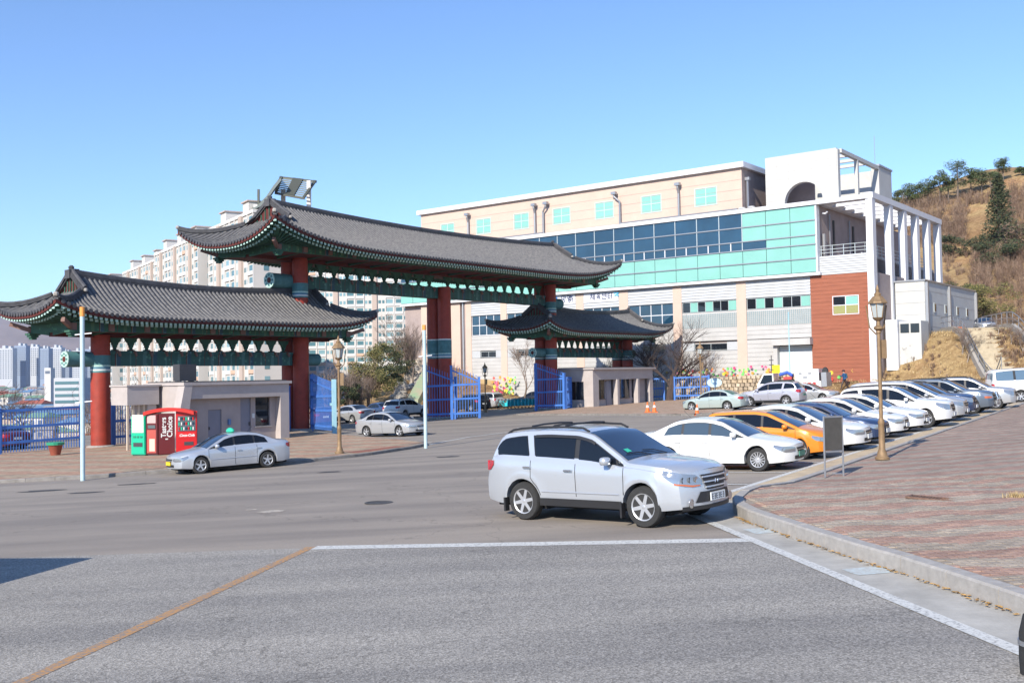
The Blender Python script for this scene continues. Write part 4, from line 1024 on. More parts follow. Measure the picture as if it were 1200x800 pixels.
# terrace railing
for z in (13.5, 13.8, 14.15):
    b = HB(); b.tube([(-4.8, .3, z), (-.3, .3, z)], .035, 6); b.build('railing_rail', m_mull, hall)
    b = HB(); b.tube([(-.75, .5, z), (-.75, 21.5, z)], .035, 6); b.build('railing_rail', m_mull, hall)
for i in range(5):
    b = HB(); b.tube([(-.5 - i * 1.05, .3, 13.2), (-.5 - i * 1.05, .3, 14.15)], .04, 6); b.build('railing_post', m_mull, hall)
for i in range(18):
    b = HB(); b.tube([(-.75, .6 + i * 1.2, 13.2), (-.75, .6 + i * 1.2, 14.15)], .03, 5); b.build('railing_post', m_mull, hall)
# pergola frame
for i, v in enumerate((-.45, 4.7, 9.0, 13.2, 17.2, 21.3)):
    b = HB(); b.box(-.25, .35, v, v + .9, 0 if i < 2 else 7, 18.0); b.build('pergola_column', m_white, hall)
b = HB(); b.box(-.3, .4, -.4, 22.3, 18.01, 18.55); b.build('pergola_beam', m_white, hall)
for i, v in enumerate((2.4, 5.0, 7.6, 10.2, 12.8, 15.4, 18.0, 20.6)):
    b = HB(); b.box(-4.9, -.3, v, v + .35, 18.02, 18.4); b.build('pergola_rafter', m_white, hall)
b = HB(); b.hexa([(-5.2, .3, 18.0), (-4.4, .3, 18.0), (-4.4, 23, 18.0), (-5.2, 23, 18.0), (-5.2, .3, 18.3), (-3.9, .3, 18.3), (-3.9, 23, 18.3), (-5.2, 23, 18.3)]); b.build('terrace_eave', m_white, hall)
# upper storey
b = HB(); bx(b, 13.7, 57.5, 3, 26, 18.0, 23.2); b.build('upper_wall', m_pink, hall)
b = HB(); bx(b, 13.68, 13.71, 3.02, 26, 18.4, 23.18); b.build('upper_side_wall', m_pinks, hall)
b = HB(); bx(b, 13.3, 57.9, 2.6, 26.4, 23.2, 23.75); b.build('upper_fascia', m_white, hall)
# recessed stone joints on the upper wall
for z in (19.0, 20.0, 21.0, 22.0):
    b = HB(); bx(b, 13.72, 57.4, 2.985, 2.999, z, z + .03); b.build('stone_joint', m_pinks, hall)
for u0, u1 in ((16.5, 18.9), (22.95, 25.3), (28.9, 31.2), (34.65, 36.95), (40.5, 42.6), (46.2, 48.35), (52.0, 54.1)):
    window(u0, u1, 2.98, 19.85, 21.6, 2, 2, m_tealg, fr=.09, fm=mat('pale_frame', (.45, .55, .52), .5))
for u, lean in ((20.7, 0), (27.9, -.6), (38.2, .5), (39.4, 0), (49.5, 0)):
    b = HB(); b.tube([(-u + lean, 2.5, 22.3), (-u + lean, 2.5, 22.0), (-u, 2.7, 21.4), (-u, 2.7, 18.9)], .11, 7); b.box(-u + lean - .28, -u + lean + .28, 2.3, 2.75, 22.2, 22.5); b.build('vent_pipe', m_metal, hall)
for u0, u1 in ((14, 27.9), (38.2, 46)):
    b = HB(); b.tube([(-u0, 2.6, 18.95), (-u1, 2.6, 18.95)], .13, 7); b.build('vent_duct', m_metal, hall)
for v in (3.9,):
    b = HB(); b.tube([(-13.5, v, 18.6), (-13.5, v, 22)], .13, 6); b.box(-13.7, -13.2, v - .2, v + .2, 22, 22.3); b.build('vent_pipe', m_metal, hall)
for u in (11.9, 12.9):
    b = HB(); b.lathe([(.3, 0), (.3, .25), (.42, .28), (.3, .45), (.05, .5)], 10, c=(-u, 1.2, 18.38)); b.build('roof_vent', m_lgrey, hall)
# white block with the round opening
zt = 24.1; y0 = 5.0; uL, uR = 12.0, 4.7; cz, cu, cr_ = 19.35, 8.1, 1.95
b = HB()
ang = [math.pi * k / 16 for k in range(17)]
arc = [(-cu + cr_ * math.cos(a), cz + cr_ * math.sin(a)) for a in ang]
z_b = 18.3
# front face around the opening, as a ring of quads, with a deep reveal
outer = []
for x, z in arc:
    dx, dz = x + cu, z - cz
    t = 1e9
    if dx > 1e-6: t = min(t, (-uR + cu) / dx)
    if dx < -1e-6: t = min(t, (-uL + cu) / dx)
    if dz > 1e-6: t = min(t, (zt - cz) / dz)
    outer.append((-cu + dx * t, cz + dz * t))
for yy, fl in ((y0, 0), (y0 + .6, 1)):
    for k in range(16):
        q = [(arc[k][0], yy, arc[k][1]), (outer[k][0], yy, outer[k][1]), (outer[k + 1][0], yy, outer[k + 1][1]), (arc[k + 1][0], yy, arc[k + 1][1])]
        b.poly(q)
        if abs(outer[k][0] - outer[k + 1][0]) > 1e-6 and abs(outer[k][1] - outer[k + 1][1]) > 1e-6:
            cx_ = outer[k][0] if abs(outer[k][1] - zt) > 1e-6 else outer[k + 1][0]
            b.poly([(outer[k][0], yy, outer[k][1]), (cx_, yy, zt), (outer[k + 1][0], yy, outer[k + 1][1])])
    b.poly([(-uL, yy, z_b), (-cu - cr_, yy, z_b), (-cu - cr_, yy, cz), (-uL, yy, cz)]); b.poly([(-cu + cr_, yy, z_b), (-uR, yy, z_b), (-uR, yy, cz), (-cu + cr_, yy, cz)])
for k in range(16): b.poly([(arc[k][0], y0, arc[k][1]), (arc[k + 1][0], y0, arc[k + 1][1]), (arc[k + 1][0], y0 + .6, arc[k + 1][1]), (arc[k][0], y0 + .6, arc[k][1])])
b.box(-uL, -uR, y0 + .001, y0 + .6, zt, zt + .1); b.box(-uL - .01, -uL + .3, y0 + .002, 18, z_b, zt - .002)
b.box(-uR - .25, -uR + .12, y0 + .05, y0 + .65, z_b, zt)
b.build('arched_wall', m_stoneg, hall)
for z in (19.0, 19.7, 20.4, 21.1, 21.8, 22.5, 23.2):       # recessed joints of the stone panels
    xs_ = [(-uL + .02, -uR - .02)] if z > cz + cr_ else [(-uL + .02, -cu - math.sqrt(max(0, cr_ ** 2 - max(0, z - cz) ** 2)) - .02), (-cu + math.sqrt(max(0, cr_ ** 2 - max(0, z - cz) ** 2)) + .02, -uR - .02)]
    for a, c in xs_:
        j_ = HB(); j_.box(a, c, y0 - .006, y0 - .001, z, z + .035); j_.build('stone_joint', mat('joint_grey', (.40, .40, .39), .9), hall)
for x in (-10.8, -9.6, -8.4, -7.2, -6.0):
    j_ = HB(); j_.box(x, x + .03, y0 - .007, y0 - .002, 21.4, zt); j_.build('stone_joint', mat('joint_grey', (.4, .4, .39), .9), hall)
b = HB(); b.box(-uL + .3, -uR - 3.5, y0 + 3.2, y0 + 3.5, z_b, zt - 1); b.build('inner_wall', m_pinks, hall)
# open frame on its right, back wall and solid end
b = HB(); b.box(-uR - .1, -uR + .30, y0 + .7, 16.85, zt - .28, zt + .1); b.build('frame_beam', m_stoneg, hall)
for v in (10.2,):
    b = HB(); b.box(-uR - .05, -uR + .3, v, v + .4, z_b, zt - .28); b.build('frame_post', m_stoneg, hall)
for v in (8.0, 10.7, 13.4):
    b = HB(); b.box(-uR - 6, -uR - .1, v, v + .3, zt - .3, zt); b.build('frame_rafter', m_stoneg, hall)
b = HB(); b.box(-11.7, -5.25, 17, 21, z_b, zt - .3); b.box(-5.2, -4.4, 16.9, 21.2, z_b, zt + .1); b.build('stair_block', m_stoneg, hall)
b = HB(); b.box(-5.3, -4.3, 16.8, 21.3, zt + .101, zt + .3); b.build('stair_block_cap', m_metal, hall)
b = HB(); b.tube([(-4.8, 17, 24), (-4.8, 17, 27.5)], .03, 5); b.build('mast', m_metal, hall)
# annex on the terrace of the bank
anx = thing('annex_building', 'low pale grey annex with a dark slit-windowed side wall right of the pergola', 'building', (BA.x, BA.y, 0), B_ANG)
b = HB(); b.box(.45, 3.1, 5.2, 24, 2, 10.7); b.build('wall', m_stoneg, anx)
b = HB(); b.box(.35, 3.2, 5.1, 24.1, 10.7, 10.85); b.build('roof_edge', m_metal, anx)
for z in (6.5, 7.6, 8.7, 9.8):
    j_ = HB(); j_.box(.46, 3.09, 5.19, 5.199, z, z + .035); j_.build('panel_joint', m_metal, anx); j_ = HB(); j_.box(3.101, 3.108, 5.21, 23.9, z, z + .035); j_.build('panel_joint', m_metal, anx)
for v in (5.3, 13.0, 23.6):
    b = HB(); b.box(3.1, 3.35, v, v + .35, 4, 10.6); b.build('downpipe_box', m_metal, anx)
for v in (8.0, 11.8, 16.2, 20.0):
    b = HB(); b.box(3.1, 3.16, v, v + .7, 7.9, 8.8); f_ = b.build('window', m_mull, anx); b = HB(); b.box(3.161, 3.17, v + .1, v + .6, 8.0, 8.7); b.build('pane', m_dkglass, f_)
shed = thing('entrance_wall', 'low white wall block with two small dark windows at the foot of the grey annex', 'wall', (BA.x, BA.y, 0), B_ANG)
b = HB(); b.box(.45, 1.5, 2.0, 5.0, 2.5, 7.1); b.build('wall', m_white, shed)
b = HB(); b.box(1.5, 3.4, 2.6, 5.0, 2.5, 6.95); b.build('rear_wall', m_stoneg, shed)
for x in (1.6, 2.5):
    b = HB(); b.box(x, x + .75, 2.54, 2.6, 5.9, 6.7); b.build('window', m_dkglass, shed)
# rubble stone wall in front of the hall
m_rub = [mat('rubble_a', (.46, .36, .24), .95, var=.3, vscale=3), mat('rubble_b', (.36, .29, .21), .95, var=.3, vscale=3), mat('rubble_c', (.52, .44, .33), .95, var=.3, vscale=3)]
rw = thing('rubble_wall', 'tan rubble stone retaining wall below the row of colourful pinwheels', 'wall', (0, 0, 0))
core = MB(); A_ = Vector((15.4, 101.6)); B_ = Vector((27.6, 94.2)); dd = (B_ - A_).normalized(); nn = Vector((-dd.y, dd.x)); LW = (B_ - A_).length
def wp(t, o, z): p = A_ + dd * t + nn * o; return (p.x, p.y, G(p.x, p.y) + z)
core.hexa([wp(0, .1, -.3), wp(LW, .1, -.3), wp(LW, 1.6, -.3), wp(0, 1.6, -.3), wp(0, .25, 2.0), wp(LW, .25, 2.0), wp(LW, 1.6, 2.0), wp(0, 1.6, 2.0)]); core.build('core', m_rub[1], rw)
rnd = random.Random(21); stones = [MB() for _ in range(3)]; sidx = 0
for j in range(6):
    t = rnd.uniform(-.2, 0)
    while t < LW:
        wd = rnd.uniform(.3, .62); hh = .36
        c = Vector(wp(t + wd / 2, .10 + .02 * j, j * .36 + .17)); M_ = Matrix.Translation(c) @ Matrix.Rotation(math.atan2(dd.y, dd.x) + rnd.uniform(-.15, .15), 4, 'Z') @ Matrix.Rotation(rnd.uniform(-.15, .15), 4, 'Y')
        s_ = MB(); a_, d_, h_ = wd * .48, .2, hh * .47; k_ = rnd.uniform(.65, .9)
        pts = [(-a_ * k_, -d_, -h_ * k_), (a_ * k_, -d_, -h_), (a_, 0, -h_), (-a_, 0, -h_), (-a_ * k_, -d_, h_), (a_ * k_, -d_ * .8, h_ * k_), (a_, 0, h_), (-a_, 0, h_)]
        s_.M = M_; s_.hexa(pts); 
        if sidx < 250: s_.build('stone', m_rub[rnd.randrange(3)], rw)
        sidx += 1; t += wd + .02
# ================================================================== VEHICLES
def paint(name, c, metal=0., rough=.28):
    return mat('car_paint_' + name, c, rough, metal, coat=.6, spec=.5)
m_tyre = mat('tyre_rubber', (.028, .028, .028), .85, var=.25, vscale=15)
m_alloy = mat('alloy_rim', (.52, .53, .55), .35, .5)
m_arch = mat('wheel_well', (.012, .012, .013), .9)
m_trim = mat('black_trim', (.02, .02, .022), .5)
m_cglass = mat('car_glass', (.006, .008, .012), .03, spec=.45)
m_shield = mat('windscreen_glass', (.018, .035, .07), .03, spec=1.0)
m_lamp = mat('headlamp_glass', (.34, .36, .38), .06, .6, coat=.8)
m_amber = mat('amber_lens', (.50, .12, .03), .2, coat=.5)
m_tail = mat('tail_lens', (.38, .015, .02), .2, coat=.5)
m_plate = mat('number_plate', (.62, .64, .64), .5)
m_plateg = mat('number_plate_green', (.06, .22, .16), .5)
m_platey = mat('number_plate_yellow', (.80, .55, .02), .5)
m_chrome = mat('chrome', (.6, .62, .65), .15, .9)

def lerp(pts, x):
    if x <= pts[0][0]: return pts[0][1]
    for (a, b), (c, d) in zip(pts, pts[1:]):
        if x <= c: return b + (d - b) * (x - a) / (c - a)
    return pts[-1][1]
def smooth(pts, x, w=.07):
    return (lerp(pts, x - w) + 2 * lerp(pts, x - w / 2) + 2 * lerp(pts, x) + 2 * lerp(pts, x + w / 2) + lerp(pts, x + w)) / 8

SPEC = {
 'suv': dict(L=4.675, W=1.89, H=1.70, wb=2.70, fo=.92, rt=.36, sill=.30, top=[(0, .92), (.06, .98), (.35, 1.05), (.8, 1.09), (1.22, 1.125), (2.02, 1.60), (2.35, 1.675), (3.0, 1.70), (3.7, 1.685), (4.1, 1.64), (4.22, 1.58), (4.56, 1.10), (4.66, .98), (4.675, .80)],
             belt=[(0, .90), (1.1, 1.02), (3.4, 1.13), (4.675, 1.20)], tumble=.24, wins=[(1.32, 2.30, .34, .0), (2.40, 3.30, .0, .22), (3.46, 4.26, .26, .5)], kf=.34, kr=.16, shield=(1.26, 2.16, .80), rearw=(4.24, 4.50), clad=.14),
 'sedan': dict(L=4.8, W=1.83, H=1.47, wb=2.73, fo=.93, rt=.325, sill=.22, top=[(0, .66), (.06, .73), (.35, .81), (.8, .88), (1.18, .94), (2.0, 1.375), (2.4, 1.455), (2.9, 1.47), (3.4, 1.41), (4.12, 1.09), (4.5, 1.065), (4.72, 1.02), (4.8, .88)],
             belt=[(0, .76), (1.1, .90), (3.8, .98), (4.8, 1.0)], tumble=.36, wins=[(1.28, 2.28, .5, .0), (2.36, 3.12, .0, -.05), (3.19, 3.72, -.05, -.6)], kf=.36, kr=.22, shield=(1.2, 2.18, .8), rearw=(3.36, 4.06), clad=0),
 'hatch': dict(L=4.35, W=1.75, H=1.58, wb=2.6, fo=.85, rt=.31, sill=.22, top=[(0, .70), (.06, .78), (.35, .90), (.85, 1.01), (1.9, 1.50), (2.3, 1.565), (3.0, 1.58), (3.8, 1.55), (3.98, 1.50), (4.22, 1.02), (4.33, .92), (4.35, .75)],
             belt=[(0, .80), (.9, .95), (4.35, 1.04)], tumble=.3, wins=[(1.0, 2.05, .6, .0), (2.13, 3.0, .0, .02), (3.08, 3.95, .04, .25)], kf=.42, kr=.16, shield=(.9, 2.0, .8), rearw=(4.0, 4.2), clad=0),
 'minivan': dict(L=4.93, W=1.9, H=1.75, wb=2.91, fo=.95, rt=.34, sill=.25, top=[(0, .80), (.06, .88), (.35, .98), (.95, 1.08), (1.95, 1.62), (2.3, 1.72), (3.2, 1.75), (4.3, 1.72), (4.55, 1.66), (4.8, 1.1), (4.9, .95), (4.93, .8)],
             belt=[(0, .85), (1.0, 1.02), (4.93, 1.12)], tumble=.22, wins=[(1.1, 2.15, .55, .0), (2.23, 3.3, .0, 0), (3.38, 4.55, .0, .3)], kf=.36, kr=.14, shield=(1.02, 2.05, .82), rearw=(4.6, 4.78), clad=0),
 'van': dict(L=5.0, W=1.9, H=1.97, wb=2.5, fo=.95, rt=.33, sill=.28, top=[(0, .85), (.05, .95), (.25, 1.08), (.5, 1.2), (.95, 1.75), (1.2, 1.88), (1.7, 1.96), (3.2, 1.97), (4.7, 1.93), (4.88, 1.86), (4.98, 1.2), (5.0, .85)],
             belt=[(0, 1.0), (.5, 1.15), (5.0, 1.18)], tumble=.14, wins=[(.62, 1.35, .35, .0), (1.45, 2.55, .0, 0), (2.68, 3.65, .0, 0), (3.78, 4.75, 0, 0)], kf=.2, kr=.1, shield=(.52, 1.12, .85), rearw=(4.89, 4.97), clad=0),
}
def make_car(kind, body, label, pos, heading, scale=1., group=None, rim='spoke', hi=False, glass=None, plate=None, name=None, cat='car', opts=(), zoff=0., dims=None, grey=None):
    S = dict(SPEC[kind]); 
    if dims: S.update(dims)
    L, W, wb, fo, rt = S['L'], S['W'], S['wb'], S['fo'], S['rt']; hw0 = W / 2
    top_, belt_ = S['top'], S['belt']; kf, kr = S['kf'], S['kr']
    NS1, NS2 = 7, 5
    def top(x): return smooth(top_, x)
    def belt(x): return min(lerp(belt_, x), top(x) - .075)
    def hw(x):
        f = 1 - .13 * max(0, 1 - x / .75) ** 2.2 - .10 * max(0, 1 - (L - x) / .7) ** 2.2
        return hw0 * f
    ra = rt + .065; axf, axr = fo, fo + wb
    def low(x):
        z = S['sill'] + .03 * max(0, 1 - x / .4) + .06 * max(0, 1 - (L - x) / .4)
        for c in (axf, axr):
            if abs(x - c) < ra: z = max(z, rt + math.sqrt(max(0, ra * ra - (x - c) ** 2)))
        return z
    def Y(x, z):
        zb = belt(x); h = hw(x)
        if z <= zb:
            t = (zb - z) / max(.1, zb - .25)
            y = h * (1 - .06 * max(0, t - .25) ** 1.6 - .03 * (1 - min(1, t / .22)) ** 2)
            for c in (axf, axr):       # flared arch lip
                d = math.hypot(x - c, z - rt)
                if d < ra + .14 and z > rt * .6: y += .022 * max(0, 1 - abs(d - ra) / .14)
            return y
        k = min(1, (top(x) - .05 - zb) / .15); 
        return h * .97 - max(0, k) * .035 - S['tumble'] * (z - zb) - .06 * max(0, z - zb - .3)
    def warp(x, y, z):
        a = min(1.15, abs(y) / hw0)
        F = max(0, 1 - x / .95) ** 1.5; Bk = max(0, 1 - (L - x) / .7) ** 1.5
        dx = kf * a ** 2.6 * F - kr * a ** 3 * Bk
        if F > 0: dx += F * (.22 * max(0, z - .55) ** 1.5 + .25 * max(0, .38 - z) ** 1.3)
        if Bk > 0: dx -= Bk * .25 * max(0, .4 - z)
        return (L / 2 - (x + dx), y, z)
    rc, ri = .055, .07
    def zE(x): return top(x) - rc
    def ring(x):
        zl, zb, ze_, zt = low(x), belt(x), zE(x), top(x); zb = max(zb, zl + .02); ze_ = max(ze_, zb + .01)
        pts = [(Y(x, zl) - .25, zl), (Y(x, zl) - .02, zl)]
        for j in range(1, NS1 + 1): z = zl + (zb - zl) * (j / NS1) ** .9; pts.append((Y(x, z), z))
        for j in range(1, NS2 + 1): z = zb + (ze_ - zb) * j / NS2; pts.append((Y(x, z), z))
        yE = Y(x, ze_); pts.append((yE - ri * .3, zt - rc * .35)); yt = yE - ri
        cr = .045 if zt < 1.25 else .03
        for q in (1, .75, .45, .0): pts.append((yt * q, zt - .008 + cr * (1 - q * q)))
        return pts
    xs_ = {0., .03, .08, .16, .28, L, L - .02, L - .06, L - .14, L - .26}
    n_ = 34 if hi else 22
    for i in range(n_ + 1): xs_.add(L * i / n_)
    for c in (axf, axr):
        for k in range(11): xs_.add(c - ra * math.cos(math.pi * k / 10))
        xs_.add(c - ra - .012); xs_.add(c + ra + .012)
    for p in top_: xs_.add(p[0])
    xl = sorted(xs_); xl = [x for i, x in enumerate(xl) if i == 0 or x - xl[i - 1] > .008]
    root = thing(name or {'suv': 'suv', 'sedan': 'sedan', 'hatch': 'hatchback', 'minivan': 'minivan', 'van': 'van'}[kind], label, cat, (pos[0], pos[1], (G(pos[0], pos[1]) if zoff == 0 else 0) + zoff), math.atan2(heading[1], heading[0]), group, tilt=(zoff == 0))
    root.scale = (scale,) * 3
    b = MB(); R0 = [ring(x) for x in xl]; M_ = len(R0[0])
    P = []
    for x, rg in zip(xl, R0):
        row = [warp(x, y, z) for y, z in rg] + [warp(x, -y, z) for y, z in rg[-2::-1]]
        P.append(row)
    b.grid(P, flip=False)
    # front and rear fascias closed on the end rings
    for e, x in ((0, xl[0]), (1, xl[-1])):
        rg = [p for p in R0[0 if e == 0 else -1][1:]]
        zs = [p for p in rg]
        rows = []
        for (y, z) in rg[:-1]: rows.append([warp(x, y * q, z) for q in (1, .92, .8, .6, .3, 0, -.3, -.6, -.8, -.92, -1)])
        b.grid(rows, flip=(e == 0))
    bo = b.build('body', body, root, smooth=True, angle=32)
    # underbody
    u = MB(); u.box(-L / 2 + .25, L / 2 - .3, -hw0 + .24, hw0 - .24, S['sill'] - .06, .62); u.build('underbody', m_arch, root)
    wl = MB()
    for c in (axf, axr):
        for s in (-1, 1): wl.box(L / 2 - c - ra + .02, L / 2 - c + ra - .02, s * (hw0 - .26), s * (hw0 - .5), .2, rt + ra + .03)
    wl.build('wheel_wells', m_arch, root)
    # side glass
    def sideP(x, z, off, s): p = warp(x, Y(x, z) + off, z); return (p[0], s * p[1], p[2])
    def glasspatch(xl_, xr_, sl_, sr_, off, grow, s, nm, m_, parent=None):
        P = []
        for i in range(9):
            t = i / 8; xb = (xl_ - grow) + (xr_ - xl_ + 2 * grow) * t; sk = sl_ + (sr_ - sl_) * t
            zb = belt(xb) + .035 - grow; row = []
            for j in range(6):
                v = j / 5; x = xb; z = zb
                for _ in range(5):
                    zh = top(x) - .115 + grow; z = zb + max(.004, zh - zb) * v; x = xb + sk * (z - zb)
                row.append(sideP(x, z, off, s))
            P.append(row)
        g = MB(); g.grid(P, flip=(s > 0)); return g.build(nm, m_, parent or root, smooth=True)
    gm = glass or m_cglass
    for s in (-1, 1):
        w0, w1 = S['wins'][0], S['wins'][-1]
        if kind == 'suv': glasspatch(w0[0], S['wins'][1][1], w0[2], S['wins'][1][3], .004, .018, s, 'window_trim', m_trim); glasspatch(w1[0], w1[1], w1[2], w1[3], .004, .015, s, 'window_trim', m_trim)
        else: glasspatch(w0[0], w1[1], w0[2], w1[3], .004, .018, s, 'window_trim', m_trim)
        for (a, c, d, e) in S['wins']:
            glasspatch(a, c, d, e, .009, 0, s, 'side_window', gm)
    # windscreen and rear window
    def topP(x, q, off):
        zt = top(x); yE = Y(x, max(zE(x), belt(x) + .01)) - ri
        cr = .045 if zt < 1.25 else .03
        return warp(x, yE * q, zt - .008 + cr * (1 - q * q) + off)
    for nm, (a, c), m_ in (('windscreen', S['shield'][:2], m_shield), ('rear_window', S['rearw'], gm)):
        g = MB(); P = []
        for i in range(9):
            x = a + (c - a) * i / 8
            P.append([topP(x, q, .010) for q in (-1.0, -.8, -.5, 0, .5, .8, 1.0)])
        g.grid(P, flip=True); g.build(nm, m_, root, smooth=True)
    # generic surface patch round the nose: parameter u = distance from the centre line, running back along the side
    def noseP(u_, z, off, s, rear=False):
        h = hw(0 if not rear else L)
        if u_ <= h * .985: p = warp(0 if not rear else L, u_, z); o_ = off if not rear else -off; return (p[0] + o_, s * (p[1] + off * .3), p[2])
        d = u_ - h * .985; x = d if not rear else L - d; p = warp(x, Y(x, z) + off, z)
        o_ = off * .7 if not rear else -off * .7
        return (p[0] + o_, s * p[1], p[2])
    def patch(samples, off, m_, nm, s, parent=None, rear=False, rows=4):
        P = []
        for (u_, z0, z1) in samples: P.append([noseP(u_, z0 + (z1 - z0) * j / rows, off, s, rear) for j in range(rows + 1)])
        g = MB(); g.grid(P, flip=(s > 0) != rear); return g.build(nm, m_, parent or bo, smooth=True)
    def dens(pts, n=14):
        out = []
        a, c = pts[0][0], pts[-1][0]
        for i in range(n + 1):
            x = a + (c - a) * i / n; out.append((x, lerp([(p[0], p[1]) for p in pts], x), lerp([(p[0], p[2]) for p in pts], x)))
        return out
    T0 = top(0); h0 = hw(0)
    if kind == 'suv': hl = [(.40, T0 - .20, T0 - .12), (.50, T0 - .235, T0 - .045), (.72, T0 - .235, T0 - .01), (h0 + .12, T0 - .14, T0 + .03), (h0 + .34, T0 - .03, T0 + .06)]
    elif kind == 'sedan': hl = [(.38, T0 - .14, T0 - .05), (.5, T0 - .17, T0 - .03), (.74, T0 - .17, T0 - .01), (h0 + .1, T0 - .10, T0 + .01), (h0 + .28, T0 - .02, T0 + .045)]
    else: hl = [(.42, T0 - .16, T0 - .05), (.6, T0 - .17, T0 - .03), (h0 + .05, T0 - .12, T0 + .01), (h0 + .22, T0 - .03, T0 + .04)]
    for s in (-1, 1):
        patch(dens(hl), .010, m_lamp, 'headlight', s)
        if hi:
            patch(dens([(.44, T0 - .232, T0 - .214), (.60, T0 - .242, T0 - .212), (h0 + .06, T0 - .19, T0 - .165)]), .014, m_amber, 'indicator', s)
            for uu in (.52, .64, .76):
                c = noseP(uu, T0 - .12, .012, s); r_ = MB(); r_.lathe([(.045, 0), (.05, .012), (.02, .004)], 12, c=c, axis='x'); r_.build('lamp_reflector', m_chrome, bo, smooth=True)
    # tail lamps
    TB = top(L - .05)
    if kind == 'suv': tl = [(.62, .98, 1.06), (.70, .92, 1.1), (hw(L) + .12, .93, 1.12), (hw(L) + .26, 1.04, 1.12)]
    elif kind in ('hatch', 'minivan', 'van'): tl = [(.66, .85, 1.1), (hw(L) + .08, .85, 1.12)]
    else: tl = [(.50, .82, .92), (.62, .76, .95), (hw(L) + .10, .78, .95), (hw(L) + .22, .86, .94)]
    for s in (-1, 1): patch(dens(tl, 8), .012, m_tail, 'tail_light', s, rear=True)
    # grille, bumper intake, plates
    def fr(y0, y1, z0, z1, off, m_, nm, rear=False, taper=0.):
        P = []
        for i in range(9):
            y = y0 + (y1 - y0) * i / 8; row = []
            for j in range(4):
                z = z0 + (z1 - z0) * j / 3; yy = y * (1 - taper * (1 - j / 3)); p = warp(L if rear else 0, yy, z); row.append((p[0] + (-off if rear else off), p[1], p[2]))
            P.append(row)
        g = MB(); g.grid(P, flip=rear); return g.build(nm, m_, bo, smooth=True)
    gz = {'suv': (T0 - .31, T0 - .05), 'sedan': (T0 - .19, T0 - .06), 'hatch': (T0 - .14, T0 - .06), 'minivan': (T0 - .2, T0 - .05), 'van': (T0 - .2, T0 - .1)}[kind]
    gw_ = {'suv': .40, 'sedan': .33, 'hatch': .28, 'minivan': .4, 'van': .4}[kind]
    gr = fr(-gw_, gw_, gz[0], gz[1], .012, m_trim, 'grille', taper=.28)
    for k in range(3 if hi else 1):
        z = gz[0] + (gz[1] - gz[0]) * ((k + .5) / (3 if hi else 1)); q = MB(); P = [warp(0, y * gw_ * (.78 + .2 * (z - gz[0]) / (gz[1] - gz[0])), z) for y in (-1, -.6, -.2, .2, .6, 1)]
        q.tube([(p[0] + .02, p[1], p[2]) for p in P], .016 if hi else .012, 6); q.build('grille_bar', body if hi else m_chrome, gr)
    if hi:
        p = warp(0, 0, (gz[0] + gz[1]) / 2); q = MB(); q.tube([(p[0] + .035, -.05, p[2] - .03), (p[0] + .035, -.035, p[2] + .03), (p[0] + .035, 0, p[2]), (p[0] + .035, .035, p[2] - .03), (p[0] + .035, .05, p[2] + .03)], .008, 5); q.build('emblem', m_chrome, gr)
        fr(-.46, .46, .42, .60, .010, m_trim, 'bumper_intake', taper=-.25); fr(-.80, .80, .30, .37, .012, m_trim, 'lower_bumper')
        for s in (-1, 1):
            c = noseP(.66, .42, .012, s); q = MB(); q.lathe([(.075, 0), (.08, .015), (.05, .02), (.01, .012)], 14, c=c, axis='x'); q.build('fog_light', m_chrome, bo, smooth=True)
    else:
        fr(-.42, .42, .30, .40, .010, m_trim, 'bumper_intake')
    pz = .50 if kind == 'suv' else .44
    if plate is None: plate = m_plate
    for rear in (False, True):
        p = warp(L if rear else 0, 0, pz if not rear else pz + .25); s_ = -1 if rear else 1
        q = MB(); q.box(p[0] + s_ * .012, p[0] + s_ * .035, -.24, .24, p[2] - .07, p[2] + .07); pl_ = q.build('number_plate', plate, root)
        if not rear and 'digits' in opts:
            q = MB(); rr = random.Random(4)
            for k in range(6):
                y0 = .19 - k * .072; x_ = p[0] + .037
                for st in range(3): q.box(x_ - .002, x_ + .002, y0 - .04, y0, p[2] - .045 + st * .04, p[2] - .035 + st * .04)
                q.box(x_ - .002, x_ + .002, y0 - .045 if k % 2 else y0 - .008, (y0 - .037) if k % 2 else y0, p[2] - .045, p[2] + .045)
            q.build('plate_characters', m_trim, pl_, kind='stuff')
    # sill cladding
    if S['clad']:
        for s in (-1, 1):
            P = []
            for i in range(12):
                x = axf + ra + (wb - 2 * ra) * i / 11; P.append([sideP(x, z, .014, s) for z in (S['sill'], S['sill'] + .07, S['sill'] + S['clad'])])
            q = MB(); q.grid(P, flip=(s > 0)); q.build('sill_cladding', m_trim, root, smooth=True)
            for c in (axf, axr):
                q = MB(); xx = c + ra + .0; p = sideP(xx, S['sill'] + .1, -.04, s); q.box(p[0] - .02, p[0] + .02, p[1] - .09, p[1] + .03, .16, .42); q.build('mud_flap', m_trim, root)
    # door gaps
    cuts = [S['wins'][0][0] - .02, (S['wins'][0][1] + S['wins'][1][0]) / 2, S['wins'][1][1] + .1]
    for s in (-1, 1):
        for k, x in enumerate(cuts):
            z1_ = belt(x) + .0; z0_ = S['sill'] + .05 + S['clad']
            if k == 2: x = min(x, axr - .0)
            pts = []
            for j in range(9):
                z = z0_ + (z1_ - z0_) * j / 8; xx = x
                if k == 2: dx = max(0, ra + .03 - abs(z - rt)) ; xx = min(x, axr - math.sqrt(max(0, (ra + .04) ** 2 - (z - rt) ** 2))) if abs(z - rt) < ra + .04 else x
                if z < low(xx): continue
                pts.append(sideP(xx, z, .0015, s))
            if len(pts) > 2: q = MB(); q.tube(pts, .006, 4, cap=False); q.build('door_gap', m_arch, root)
